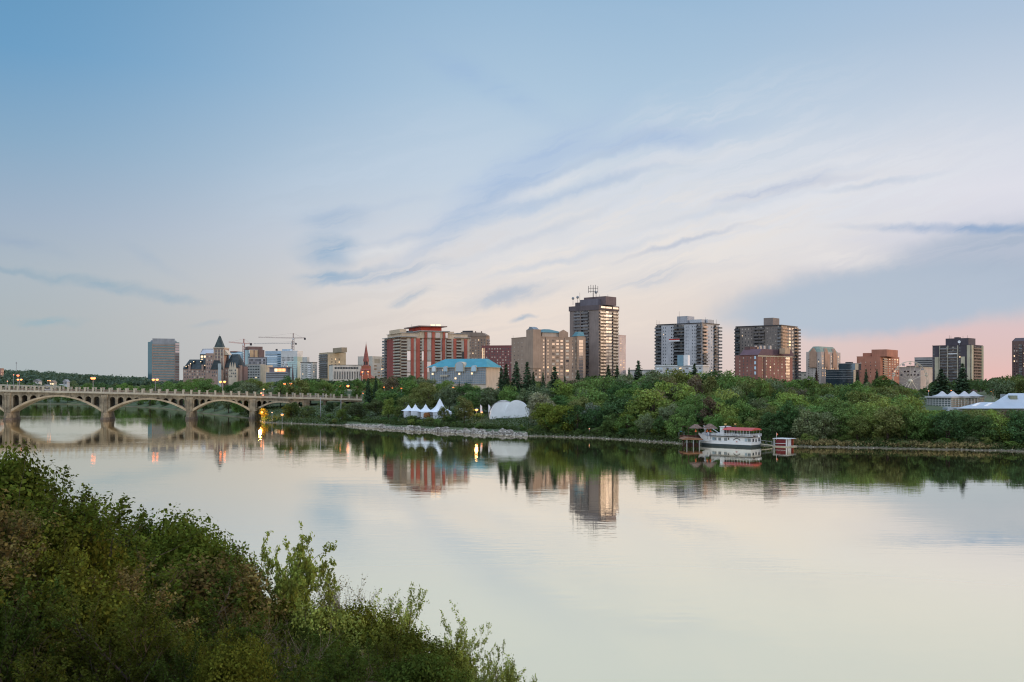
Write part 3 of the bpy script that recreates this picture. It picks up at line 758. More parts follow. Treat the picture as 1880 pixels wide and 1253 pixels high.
def castle():
    Y = 1000; zb = PLATEAU
    cx = X(395, Y)
    root = thing('castle_hotel', 'pinkish stone castle-like hotel with steep dark green roofs and a pointed central spire', 'building', (cx, Y, zb))
    st = wallmat('hotel_brick', (0.39, 0.275, 0.225)); trim = wallmat('hotel_limestone', (0.60, 0.52, 0.40))
    rf = mat('hotel_slate', (0.045, 0.065, 0.07), rough=0.6, var=0.3, scale=0.4)
    cop = mat('spire_copper', (0.045, 0.07, 0.065), rough=0.5, var=0.3, scale=0.3)
    x = lambda u: X(u, Y) - cx
    z = lambda v: Z(v, Y) - zb
    def hip(x0, x1, y0, y1, z0, z1, ix, iy, name, m=rf, par=root):
        return MB().prism([(x0, y0), (x1, y0), (x1, y1), (x0, y1)], z0, z1, top=[(x0 + ix, y0 + iy), (x1 - ix, y0 + iy), (x1 - ix, y1 - iy), (x0 + ix, y1 - iy)]).build(name, m, par)
    # wings
    MB().box(x(335), x(378), 2, 22, -6, z(678)).build('left_wing', st, root)
    hip(x(334.5), x(379), 1.4, 22.6, z(678) + 0.01, z(660), 4.2, 8.5, 'left_wing_roof')
    MB().box(x(333), x(336), 6, 18, -6, z(673)).build('end_stair', wallmat('hotel_dark_end', (0.16, 0.13, 0.13)), root)
    MB().box(x(378.02), x(392), -1, 24, -6, z(649)).build('tower_shoulder', st, root)
    MB().box(x(392.02), x(411), 0, 18, -6, z(640)).build('main_tower', st, root)
    MB().box(x(391.4), x(411.6), -0.7, 18.7, z(640) + 0.02, z(639) + 0.5).build('cornice', trim, root)
    for u in (393, 399, 405, 410): MB().box(x(u) - .4, x(u) + .4, -0.35, -0.02, -6, z(641)).build('pilaster', trim, root)
    sx0, sx1 = x(392.2), x(408.6)
    MB().prism([(sx0, 1), (sx1, 1), (sx1, 10), (sx0, 10)], z(638.8) + 0.02, z(617), top=[(x(399.2), 5), (x(402), 5), (x(402), 6), (x(399.2), 6)]).build('spire_roof', cop, root)
    MB().tube((x(400.6), 5.5, z(617.2)), (x(400.6), 5.5, z(613.5)), 0.22, 0.08).build('finial', dark, root)
    # sloped shoulders beside the tower
    MB().extr_y([(x(411.02), z(652)), (x(420), z(652)), (x(411.02), z(642))], 2, 14).build('tower_buttress', trim, root)
    MB().box(x(411.04), x(437), 3, 26, -6, z(675)).build('centre_block', st, root)
    hip(x(410.5), x(440), 2.2, 27, z(675) + 0.01, z(650), 5.0, 9.5, 'centre_roof')
    hip(x(389), x(411), -5.4, -1.1, z(679), z(662), 3.5, 1.2, 'bay_roof')
    MB().box(x(390), x(410.4), -5, -1.05, -6, z(679) - 0.01).build('front_bay', st, root)
    MB().box(x(403.5), x(409), -6.4, -5.02, -6, z(668)).build('glazed_stair', wallmat('pale_blue_stair', (0.42, 0.48, 0.48)), root)
    MB().box(x(421), x(436), -3, 2.98, -6, z(677)).build('gabled_bay', trim, root)
    for i, u in enumerate((424, 428.2, 432.4)):
        MB().extr_y([(x(u) - 1.3, z(677)), (x(u) + 1.3, z(677)), (x(u), z(666))], -2.9, -1.5).build('stone_gable', trim, root)
    MB().cone(x(438.5), 5, -6, z(671), 2.2, 2.2, 8).build('corner_turret', st, root)
    MB().cone(x(438.5), 5, z(671) + 0.01, z(656), 2.6, 0.1, 8).build('turret_roof', rf, root)
    MB().box(x(437.02), x(444.5), 8, 22, -6, z(673)).build('right_wing', wallmat('hotel_brick_dark', (0.30, 0.19, 0.16)), root)
    wm = MB().box(-0.55, 0.55, -0.1, 0.05, -0.8, 0.8).mesh('window', GL_D); wc = MB().box(-0.55, 0.55, -0.1, 0.05, -0.8, 0.8).mesh('window', CURT)
    wl = MB().box(-0.4, 0.4, -0.12, 0.05, -0.45, 0.45).mesh('window', LIT)
    def rows(u0, u1, n, vs, y):
        for v in vs:
            for i in range(n): link('window', R.choice((wm, wm, wc)), root, (x(u0 + (u1 - u0) * (i + 0.5) / n), y, z(v)))
    rows(336, 377, 9, (682, 687.5, 693), 2); rows(379, 391, 3, (655, 662, 669, 676, 683), -1); rows(412, 420, 2, (680, 686, 692), 3)
    rows(422, 435.5, 4, (680.5, 686, 691.5), -3); rows(391, 402, 3, (684, 690), -5); rows(394, 410, 3, (645, 650.5, 656), 0)
    for (u, v) in ((341, 673), (348, 668), (353, 664), (366, 664), (375, 671), (345, 671)):
        d = MB().extr_y([(-0.9, -1), (0.9, -1), (0.9, 0.6), (0, 1.5), (-0.9, 0.6)], -2.2, 3).build('dormer', rf, root, (x(u), 1.4 + (678 - v) * 0.38, z(v)))
        link('dormer_window', wl, d, (0, -2.2, -0.1))
    for u in (347, 371): MB().box(x(u) - 1, x(u) + 1, 1.2, 3.2, z(682), z(670)).build('chimney', st, root)
    # glass building behind, a thing of its own
    b = Bld('office_building', 'grey glass building with a slanted pale roof behind the castle hotel tower', 'building', 391, 1120, 367, 396, 12, 650)
    m = wallmat('dark_slate_panel', (0.14, 0.17, 0.18)); b.body(m); b.mat = m
    MB().extr_x([(0, b.h + 0.01), (b.wR, b.h + 0.01), (b.wR, b.zv(640)), (8, b.zv(640))], -b.wL, 0).build('slanted_roof', wallmat('pale_roof_metal', (0.50, 0.52, 0.55)), b.root)
    b.grid('L', 368, 390, 652, 664, 4, 2, 0.7, 0.6, (GL_D, LIT, GL_D)); b.close()
    b = Bld('office_building', 'pale blue glass building with a flat cap, behind the dark roof of the castle hotel', 'building', 444, 1200, 420, 447, 14, 646)
    b.body(wallmat('light_blue_clad', (0.28, 0.42, 0.50))); b.block('roof_canopy', 'L', 423, 434, 645.2, 646.8, 0.6, -8, wallmat('dark_red_cap', (0.2, 0.06, 0.06)))
    for k in range(6): b.block('ribbon_window', 'L', 421, 443.5, 649 + 4 * k, 651 + 4 * k, 0.12, 0.01, GL_B)
    b.close()

def church():
    Y = 860; zb = PLATEAU; cx = X(671, Y); z = lambda v: Z(v, Y) - zb
    root = thing('church', 'brick church with a tall slender red spire lit orange at its base', 'church', (cx, Y, zb))
    br = wallmat('church_brick', (0.30, 0.12, 0.075)); sp = mat('spire_shingle', (0.30, 0.10, 0.08), rough=0.7, var=0.2, scale=0.5)
    MB().box(-3.6, 3.6, 0, 7.2, -6, z(672)).build('tower', br, root)
    MB().prism([(-4.2, -0.6), (4.2, -0.6), (4.2, 7.8), (-4.2, 7.8)], z(680), z(670) + 0.02, top=[(-2.0, 1.6), (2.0, 1.6), (2.0, 5.6), (-2.0, 5.6)]).build('broach', sp, root)
    MB().box(-1.9, 1.9, 1.7, 5.5, z(670.5), z(664)).build('belfry', wallmat('spire_belfry', (0.40, 0.16, 0.10)), root)
    MB().cone(0, 3.6, z(664) + 0.01, z(630), 2.7, 0.08, 8, smooth=False, ph=math.pi / 8).build('spire', sp, root)
    MB().tube((0, 3.6, z(630.3)), (0, 3.6, z(627)), 0.12, 0.05).build('finial', dark, root)
    for s in (-1, 1): MB().extr_y([(-0.7, 0), (0.7, 0), (0.7, 2.2), (0, 3.2), (-0.7, 2.2)], -0.2, 0.1).build('belfry_opening', dark, root, (s * 0.95, 1.7, z(670)))
    for s in (-1, 1): MB().cone(s * 4.2, -0.2, z(690), z(676), 0.9, 0.05, 4, smooth=False, ph=math.pi / 4).build('pinnacle', sp, root)
    MB().extr_y([(-4.6, -6), (4.6, -6), (4.6, z(694)), (0, z(688)), (-4.6, z(694))], 7.25, 34).build('nave', br, root)
    for s in (-1, 1): MB().extr_y([(-0.8, 0), (0.8, 0), (0.8, 3), (0, 4.2), (-0.8, 3)], -0.12, 0.05).build('lancet_window', GL_D, root, (s * 1.7, 0, z(688)))
    # flood lamps at the foot of the spire
    for i, (u, v, l) in enumerate(((665.5, 683, 'orange flood lamp left of the church spire base'), (675.8, 682.5, 'white hot flood lamp right of the church spire base'))):
        lamp('flood_lamp', l, u, v, Y - 9, zg=PLATEAU, r=0.6, col=(1, 0.45, 0.2), s=9, pole=0.12)

def red_condo():
    # long zigzag condominium: corner at u 758
    b = Bld('apartment_tower', 'long red and cream apartment block with a red rooftop box under a flat canopy', 'building', 736, 690, 706, 862, 66, 619)
    red = wallmat('condo_red_brick', (0.48, 0.13, 0.085)); crm = wallmat('condo_cream', (0.64, 0.51, 0.36)); gr = wallmat('condo_slab', (0.42, 0.40, 0.37))
    b.body(crm)
    wL, wR, h = b.wL, b.wR, b.h
    n = 14
    # left end: red brick darkened in colour as its shaded side, with balconies
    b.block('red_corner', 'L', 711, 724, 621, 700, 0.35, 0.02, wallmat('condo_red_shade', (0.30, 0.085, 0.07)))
    b.grid('L', 713, 723, 622, 697, 2, n, 0.5, 0.5, (GL_D, CURT)); b.balconies('L', 705.5, 711, 620, 697, n, 1.6, gr, RAIL)
    b.balconies('L', 724.5, 735.5, 620, 697, n, 1.2, gr, mat('cream_rail', (0.5, 0.44, 0.34)), ph=0.8, recess=wallmat('condo_recess_shade', (0.20, 0.12, 0.085)))  # shade behind the balconies put into a dark brown sheet
    cols = [(753.8, 759), (763.6, 770.6), (778, 783.6), (791.8, 798.2), (811.6, 816.6), (832, 837.2), (851.6, 857.2)]
    for (u0, u1) in cols: b.block('red_pier', 'R', u0, u1, 621, 712, 0.9, 0.02, red)
    for (u0, u1, vt) in ((747, 754, 622), (759, 763.5, 622), (774, 778, 616), (784, 791.5, 616), (808.5, 811.5, 618), (816.5, 819, 618), (829, 832, 622), (847, 851.5, 624), (857, 860, 624)):
        for (va, vc) in ((vt, 643), (645, 662), (664, 684), (686, 706)):
            b.block('window_strip', 'R', u0, u1, va, vc, 0.35, 0.02, R.choice((CURT, GL_R, CURT)))  # pale strips carry the sunset light in their colour
    for (u0, u1) in ((736.5, 746.5), (770.5, 773.8), (797.5, 808), (819.5, 828.5), (837, 846.5)):
        b.balconies('R', u0, u1, 621, 700, n, 1.3, gr, mat('cream_rail', (0.5, 0.44, 0.34)), ph=0.8, recess=wallmat('condo_recess_shade', (0.20, 0.12, 0.085)))  # same dark sheet, coloured as the balcony shade
    # stepped penthouse storeys
    x0 = -wL
    b.box('penthouse_storey', -wL * 0.9, -1.0, 1.0, wR * 0.98, h + 0.01, b.zv(611.5), crm)
    mb = MB().box(-wL - 1.5, 1.5, -1.5, b.su('R', 765), h + 0.02, h + 0.55); mb.build('roof_slab', gr, b.root)
    mb = MB().box(-wL, 1.0, b.su('R', 834), wR + 1, h + 0.02, h + 0.5); mb.build('roof_slab', gr, b.root)
    zc = b.zv(608)
    s0, s1 = b.su('R', 771), b.su('R', 822)
    MB().box(-wL * 0.9, 0.9, s0, s1, h - 0.5, zc).build('raised_centre', crm, b.root)
    for (u0, u1) in ((778.5, 783), (792, 797), (812, 816)): b.block('red_pier', 'R', u0, u1, 609, 620.9, 1.5, 0.95, red)
    for (u0, u1) in ((784, 791), (799, 807), (817, 821)): b.block('window_strip', 'R', u0, u1, 610, 619.5, 1.1, 0.92, GL_R)
    MB().box(-wL * 0.9 - 1, 2.0, s0 - 1, s1 + 1, zc + 0.01, zc + 0.6).build('roof_slab', gr, b.root)
    # red box with canopy
    s2, s3 = b.su('R', 774.5), b.su('R', 812)
    zr = b.zv(599)
    MB().box(-wL * 0.75, -1.5, s2, s3, zc + 0.61, zr).build('lift_house', mat('hot_red_brick', (0.55, 0.08, 0.045), var=0.15, scale=0.3), b.root)
    MB().box(-wL * 0.85, 0.6, s2 - 2.5, s3 + 3.5, zr + 0.01, zr + 0.7).build('canopy_roof', wallmat('canopy_brown', (0.28, 0.20, 0.17)), b.root)
    for u in (796, 806): t = b.su('R', u); MB().box(-1.5, -1.3, t - 1.6, t + 1.6, zc + 3.5, zc + 5.2).build('window', LIT, b.root)
    for (u0, u1, vt) in ((736, 748, 604), (751, 760, 607), (824, 836, 607), (842, 850, 609)):
        a0, a1 = b.su('R', u0), b.su('R', u1)
        MB().box(-wL * 0.7, -2.4, a0, a1, b.zv(611.5) + 0.01, b.zv(vt)).build('roof_terrace_room', R.choice((crm, wallmat('condo_dark', (0.12, 0.14, 0.14)))), b.root)
    MB().box(-wL * 0.93, -0.6, 0.6, s0 - 1.5, b.zv(611.5) + 0.012, b.zv(610.6)).build('roof_slab', gr, b.root)
    MB().box(-wL * 0.93, -0.6, s1 + 1.5, wR, b.zv(611.5) + 0.012, b.zv(610.6)).build('roof_slab', gr, b.root)
    for u, v in ((756, 596), (715, 612), (718, 613)): b.mast(u, v, 612, 0.14)
    b.close()

def blue_roof_hotel():
    b = Bld('hotel', 'low wide hotel with a bright blue hipped roof and arched dormers over a glass front', 'building', 893, 570, 788, 918, 22, 675)
    crm = wallmat('hotel_cream', (0.62, 0.52, 0.41)); b.body(crm); blue = mat('blue_metal_roof', (0.07, 0.28, 0.34), rough=0.55, var=0.12, scale=0.3)
    wL, wR, h = b.wL, b.wR, b.h
    z1 = b.zv(658)
    MB().prism([(-wL - 1.2, -1.2), (1.2, -1.2), (1.2, wR + 1.2), (-wL - 1.2, wR + 1.2)], h + 0.25, z1, top=[(-wL + 6.5, wR * 0.42), (-4, wR * 0.42), (-4, wR * 0.58), (-wL + 6.5, wR * 0.58)]).build('roof', blue, b.root)
    MB().box(-wL - 1.4, 1.4, -1.4, wR + 1.4, h + 0.01, h + 0.24).build('eaves', concrete_light, b.root)
    b.block('glazed_front', 'L', 790, 892, 681, 706, 0.25, 0.02, glass('grey_blue_glass', (0.06, 0.10, 0.13), 0.12, tint=(0.75, 0.9, 1)))
    b.block('frieze', 'L', 788.5, 892.5, 675.6, 680.6, 0.45, 0.02, wallmat('frieze_mauve', (0.36, 0.36, 0.37)))
    n = 26
    for i in range(n):
        u = 790 + 102.0 * i / (n - 1); b.block('mullion', 'L', u - 0.35, u + 0.35, 681, 706, 0.45, 0.27, steel)
    for k in range(6): b.block('floor_band', 'L', 790, 892, 684 + 4 * k, 684.9 + 4 * k, 0.40, 0.28, wallmat('band_grey', (0.38, 0.38, 0.37)))
    # arched dormers
    for u, r, vt in ((799, 1.6, 672), (820, 1.6, 672), (846, 3.1, 664), (872, 1.9, 671)):
        t = b.su('L', u); zt = b.zv(vt)
        def arch(rr, y0, y1, mb):
            pts = [(-rr, h - 2.2)] + [(rr * math.cos(a), zt - rr + rr * math.sin(a)) for a in np.linspace(math.pi, 0, 11)] + [(rr, h - 2.2)]
            return mb.extr_y(pts[::-1], y0, y1)
        d = arch(r, -1.7, 4, MB()).build('arched_dormer', concrete_light, b.root, (-t, 0, 0))
        arch(r * 0.72, -1.9, -1.72, MB()).build('arched_window', GL_B, d)
    for (u, v) in ((815, 679.5), (795, 686.5), (844, 686.5), (867, 686), (837, 695)):
        t = b.su('L', u); MB().box(-0.5, 0.5, -0.62, -0.47, -0.5, 0.5).build('lit_window', LIT, b.root, (-t, 0, b.zv(v)))
    b.block('entrance_canopy', 'L', 811, 824, 688.5, 691.5, 2.5, 0.5, concrete_light)
    b.block('lobby_canopy', 'L', 829, 842, 706.5, 709, 4.5, 0.5, crm)
    b.close()

def tan_hotel():
    b = Bld('hotel', 'tall tan hotel block with rows of glowing square windows and small teal roofs', 'building', 979, 635, 939, 1075, 62, 619)
    m = wallmat('hotel_tan', (0.38, 0.28, 0.21)); b.body(m); b.cap(m, 0.12, 0.5)
    teal = mat('teal_roof', (0.10, 0.21, 0.23), rough=0.5, var=0.12, scale=0.3)
    z = b.h; s = b.su
    # raised lift tower with a curved top straddling the corner
    x0, x1, y1 = -s('L', 967), 0.35, s('R', 993)
    zt = b.zv(605)
    MB().box(x0, x1, -0.35, y1, z - 20, zt).build('corner_tower', m, b.root)
    MB().extr_y([(x0, zt + 0.01), (x1, zt + 0.01), (x1 - 2.5, zt + 1.4), (x1 - 5.5, zt + 1.9), (x0 + 3, zt + 1.0)], 0, y1 * 0.7).build('curved_roof', wallmat('slate_blue_roof', (0.22, 0.26, 0.29)), b.root)
    # teal roofed pavilion
    ya, yb = s('R', 997), s('R', 1036)
    MB().box(-12, -1.0, ya, yb, z + 0.01, b.zv(610)).build('roof_pavilion', wallmat('pavilion_tan', (0.42, 0.36, 0.30)), b.root)
    MB().prism([(-12.5, ya - 0.6), (-0.4, ya - 0.6), (-0.4, yb + 0.6), (-12.5, yb + 0.6)], b.zv(610) + 0.01, b.zv(603.5), top=[(-9, ya + 3), (-3.5, ya + 3), (-3.5, yb - 9), (-9, yb - 9)]).build('pavilion_roof', teal, b.root)
    MB().extr_x([(ya + 12, z + 0.1), (ya + 19, z + 0.1), (ya + 19, z + 3.4), (ya + 15.5, z + 5.2), (ya + 12, z + 3.4)], -1.2, -0.2).build('roof_gable', m, b.root)
    # teal cap at the right end
    ye = s('R', 1058)
    MB().box(-5, 1.4, ye, s('R', 1071), z - 26, z + 1.2).build('end_bay', m, b.root)
    MB().prism([(-5.2, ye - 0.3), (1.6, ye - 0.3), (1.6, s('R', 1071)), (-5.2, s('R', 1071))], z + 1.21, z + 4.2, top=[(-4, ye + 2), (-1, ye + 2), (-1, ye + 6), (-4, ye + 6)]).build('end_bay_roof', teal, b.root)
    for u in (1001.5, 1036): b.block('dark_joint', 'R', u - 0.5, u + 0.5, 619.5, 700, 0.06, 0.01, dark)
    for (u0, u1, nc, fw) in ((981, 994, 2, 0.5), (995, 1001, 1, 0.45), (1003, 1009, 1, 0.35), (1012, 1035, 3, 0.62), (1037, 1046, 1, 0.62), (1048.5, 1060, 2, 0.25)):
        b.grid('R', u0, u1, 622, 696, nc, 12, fw, 0.55, (GL_R, GL_R, GL_R, CURT, GL_D))
    t = s('R', 1068)
    for k in range(12):
        b.put('window', 'endw', lambda mb: mb.box(-1.6, 1.6, -0.1, 0.05, -0.9, 0.9), [GL_R], (1.4, (ye + s('R', 1071)) / 2, b.zv(625.5 + 6.2 * k)), math.pi / 2)
    b.grid('L', 941, 962, 624, 694, 3, 9, 0.16, 0.22, (CURT, GL_D, CURT)); b.mast(942, 616, 622, 0.1)
    b.close()

def tall_tower():
    b = Bld('apartment_tower', 'tallest brown-grey tower in the skyline with a mast and antennas on its roof', 'building', 1099, 675, 1046, 1135, 42, 560)
    m = wallmat('tower_grey', (0.245, 0.205, 0.185)); dk = wallmat('tower_dark_band', (0.12, 0.10, 0.105)); b.body(m)
    s = b.su; z = b.h
    # dark top storey
    MB().box(-b.wL - 0.5, 0.5, -0.5, b.wR + 0.5, b.zv(569), z + 0.02).build('top_storey', dk, b.root)
    for i, (u0, u1) in enumerate(((1102, 1110.5), (1111.5, 1122), (1124, 1134))):
        b.block('top_window', 'R', u0, u1, 562, 565.5, 0.62, 0.52, GL_R)
    # left face: balcony bay between two grey shafts
    nfl = 22; v0, v1 = 569.5, 702
    b.balconies('L', 1055, 1067, v0, v1, nfl, 1.2, dk, RAIL); b.balconies('L', 1068, 1081, v0, v1, nfl, 1.2, dk, RAIL)
    b.block('divider', 'L', 1066.9, 1068, 569.2, 702, 1.4, 0.02, m)
    # right face: balconies, bright window bay, balconies
    b.balconies('R', 1100.5, 1106, v0, v1, nfl, 1.0, brown_metal, glass('warm_rail', (0.12, 0.08, 0.06), 0.12, 0.2)); b.balconies('R', 1106.4, 1111, v0, v1, nfl, 1.0, brown_metal, glass('warm_rail', (0.12, 0.08, 0.06), 0.12, 0.2))
    b.grid('R', 1111.5, 1123, v0, v1, 2, nfl, 0.9, 0.62, (GL_R, GL_R, CURT), 'bay_window', 0.25)
    b.balconies('R', 1124, 1129, v0, v1, nfl, 1.0, brown_metal, RAIL); b.balconies('R', 1129.4, 1134, v0, v1, nfl, 1.0, brown_metal, RAIL)
    # roof machinery
    b.roofbox('plant_room', 1065, 1098, 550, wallmat('plant_slate', (0.15, 0.14, 0.165)), 0.03, 0.75)
    b.roofbox('upper_plant_room', 1072, 1112, 545.5, wallmat('plant_brown', (0.15, 0.115, 0.12)), 0.16, 0.7)
    b.roofbox('plinth', 1056, 1064.5, 556, dk, 0.1, 0.4)
    o, lx, ly = b.mast(1089, 524, 546, 0.32, 'mast')
    zt = b.zv(528) + 0.0
    for zz in (zt, zt - 2.2): MB().tube((lx - 2.4, ly - 2.1, zz), (lx + 2.4, ly + 2.1, zz), 0.14).build('crossarm', dark, o)
    for k in range(5):
        f = -1 + k * 0.5; MB().tube((lx + 2.4 * f, ly + 2.1 * f, zt - 3.2), (lx + 2.4 * f, ly + 2.1 * f, zt + 1.6 + 0.8 * (k % 2)), 0.16).build('aerial', dark, o)
    for u, va, vb in ((1094.5, 535, 546), (1101, 541, 546), (1116, 541, 549), (1064.5, 538, 556)): b.mast(u, va, vb, 0.13)
    for u, v in ((1052, 549), (1060.5, 547), (1094.2, 538)):
        o2, ax, ay = b.mast(u, v, 560 if u < 1062 else 546, 0.14, 'dish_post')
        MB().tube((ax, ay - 0.3, b.zv(v, b.Y + 10)), (ax, ay + 0.3, b.zv(v, b.Y + 10)), 0.95, 0.95, 10).build('dish', steel, o2)
    b.close()

def white_tower():
    b = Bld('apartment_tower', 'white-grey apartment tower with balconies down both edges and a roof box', 'building', 1289, 700, 1206, 1320, 40, 594)
    m = wallmat('white_tower_wall', (0.52, 0.53, 0.55)); b.body(m); b.cap(dark, 0.5, 0.6)
    n = 17; v0, v1 = 595.5, 702
    slab = wallmat('balcony_grey', (0.33, 0.36, 0.38))
    b.balconies('L', 1203.5, 1214, v0, v1, n, 1.4, slab, RAIL); b.balconies('L', 1237, 1256, v0, v1, n, 1.3, slab, RAIL, nc=2, gap=0.05); b.balconies('L', 1279, 1288, v0, v1, n, 1.3, slab, RAIL)
    warm = wallmat('warm_balcony', (0.66, 0.48, 0.36))
    b.balconies('R', 1289.5, 1297, v0, 648, 8, 1.2, warm, warm); b.balconies('R', 1289.5, 1297, 648, v1, 9, 1.2, slab, RAIL)
    b.balconies('R', 1310, 1315, v0, v1, n, 1.3, warm, RAIL); b.balconies('R', 1316, 1321, v0, v1, n, 2.2, white, RAIL, recess=None)
    b.grid('L', 1216, 1224, v0 + 1, v1, 2, n, 0.24, 0.36, (GL_D,)); b.grid('L', 1230, 1236, v0 + 1, v1, 1, n, 0.3, 0.36, (GL_D,)); b.grid('L', 1258, 1265, v0 + 1, v1, 2, n, 0.24, 0.36, (GL_D,))
    b.grid('L', 1269, 1278, v0 + 1, v1, 2, n, 0.22, 0.36, (GL_D,)); b.grid('R', 1299, 1309, v0 + 1, v1, 2, n, 0.24, 0.4, (GL_D, CURT))
    b.roofbox('lift_house', 1243, 1262, 581, wallmat('lift_house_grey', (0.36, 0.37, 0.39)), 0.1, 0.5)
    b.roofbox('penthouse', 1266, 1288, 587, wallmat('penthouse_pale', (0.46, 0.48, 0.50)), 0.12, 0.6)
    b.roofbox('penthouse_right', 1287, 1299, 587, wallmat('penthouse_pale', (0.46, 0.48, 0.50)), 0.35, 0.7)
    for u, va in ((1247, 572), (1206, 588), (1210, 589), (1295, 583), (1310, 588), (1315, 587)): b.mast(u, va, 595, 0.12)
    t = b.su('L', 1240)
    MB().box(-4.4, 4.4, -1.62, -1.5, -0.9, 0.0).build('red_banner', mat('red_banner', (0.5, 0.05, 0.04)), b.root, (-t, 0, b.zv(621)))
    MB().box(-4.4, 4.4, -1.62, -1.5, -1.9, -0.92).build('white_banner', white, b.root, (-t, 0, b.zv(621)))
    b.close()
    b = Bld('low_building', 'low white podium with a pale blue bay at the white tower foot', 'building', 1290, 640, 1203, 1302, 22, 672)
    b.body(wallmat('podium_white', (0.55, 0.57, 0.57))); b.cap(white, 0.4, 0.5)
    b.block('glass_bay', 'L', 1244, 1255, 652, 671.9, 0.5, -6, wallmat('pale_blue_bay', (0.20, 0.33, 0.40))); b.block('white_bay', 'L', 1255.2, 1263, 652, 671.9, 0.4, -6, white)
    b.block('roof_garden', 'L', 1219, 1236, 669.5, 671.9, -0.2, -5, mat('hedge_green', (0.07, 0.13, 0.045), var=0.4, scale=1.5, bump=1.0))
    b.grid('L', 1205, 1288, 674, 684, 14, 2, 0.7, 0.5, (GL_B, GL_D, CURT)); b.close()

def brown_tower():
    b = Bld('apartment_tower', 'brown-grey tower with saw-tooth balcony edges and a square box on its flat roof', 'building', 1434, 720, 1352, 1463, 38, 598)
    m = wallmat('tower_taupe', (0.215, 0.185, 0.165)); b.body(m); b.cap(dark, 0.5, 0.6)
    n = 17; v0, v1 = 598.5, 702
    slab = wallmat('taupe_slab', (0.15, 0.135, 0.13)); warm = wallmat('warm_taupe', (0.55, 0.36, 0.24))
    b.balconies('L', 1349.5, 1358, v0, v1, n, 1.3, slab, RAIL); b.balconies('L', 1384, 1404, v0, v1, n, 1.3, slab, slab, nc=2, gap=0.04); b.balconies('L', 1428, 1433.5, v0, v1, n, 1.3, slab, RAIL)
    b.balconies('R', 1434.5, 1444, v0, v1, n, 1.2, warm, warm); b.balconies('R', 1459, 1466, v0, v1, n, 1.8, slab, dark)
    b.grid('R', 1447, 1458, v0 + 1, v1, 2, n, 0.62, 0.6, (GL_R, GL_R, CURT))
    b.grid('L', 1360, 1383, v0 + 1, v1, 4, n, 0.22, 0.36, (GL_D, GL_D, CURT)); b.grid('L', 1406, 1427, v0 + 1, v1, 4, n, 0.22, 0.36, (GL_D, GL_D, CURT))
    b.roofbox('lift_house', 1402, 1419, 584, wallmat('lift_house_taupe', (0.22, 0.185, 0.165)), 0.15, 0.55)
    b.close()

def brick_block():
    b = Bld('apartment_building', 'red-brown brick block with a sloping roof standing in front of the brown-grey tower', 'building', 1391, 580, 1350, 1455, 48, 652)
    m = wallmat('red_brown_brick', (0.27, 0.125, 0.10)); b.body(m)
    rfm = wallmat('plum_roof', (0.14, 0.085, 0.10)); z = b.h
    MB().box(-b.wL + 3, 0.25, 0.2, b.wR * 0.0 + 0.6, z - 0.8, z + 0.01).build('cornice', concrete_light, b.root)
    MB().extr_x([(-0.4, z + 0.02), (b.wR + 0.4, z + 0.02), (b.wR - 1.5, z + 3.3), (4, z + 3.6)], -b.wL * 0.8, 0.5).build('roof', rfm, b.root)
    MB().box(0.02, 0.35, 0, b.wR - 0.5, z - 0.9, z - 0.2).build('string_course', concrete_light, b.root)
    b.roofbox('stair_tower', 1367, 1377, 637, wallmat('dark_brick', (0.14, 0.085, 0.08)), 0.1, 0.3)
    for u in (1384.5, 1393, 1400, 1411): b.roofbox('vent_stack', u, u + 2.2, 635, steel, 0.35, 0.4, z0=z + 3.0)
    b.roofbox('lit_roof_room', 1379, 1386, 637, wallmat('tan_roof_room', (0.5, 0.36, 0.24)), 0.4, 0.6, z0=z + 1); b.roofbox('roof_room', 1431, 1441, 640, wallmat('tan_roof_room', (0.5, 0.36, 0.24)), 0.55, 0.7, z0=z + 1)
    b.grid('R', 1396, 1446, 654, 700, 7, 8, 0.28, 0.5, (GL_D, GL_D, GL_D, CURT)); b.grid('R', 1443, 1450, 654, 700, 2, 8, 0.6, 0.7, (GL_R,))
    b.block('brick_panel', 'R', 1402, 1405, 653.5, 700, 0.3, 0.02, wallmat('dark_brick', (0.14, 0.085, 0.08)))
    b.grid('L', 1355, 1382, 654, 696, 4, 7, 0.22, 0.4, (GL_D, GL_D, CURT)); b.grid('L', 1384, 1389, 652, 690, 1, 4, 0.6, 0.6, (GL_B,)); b.close()

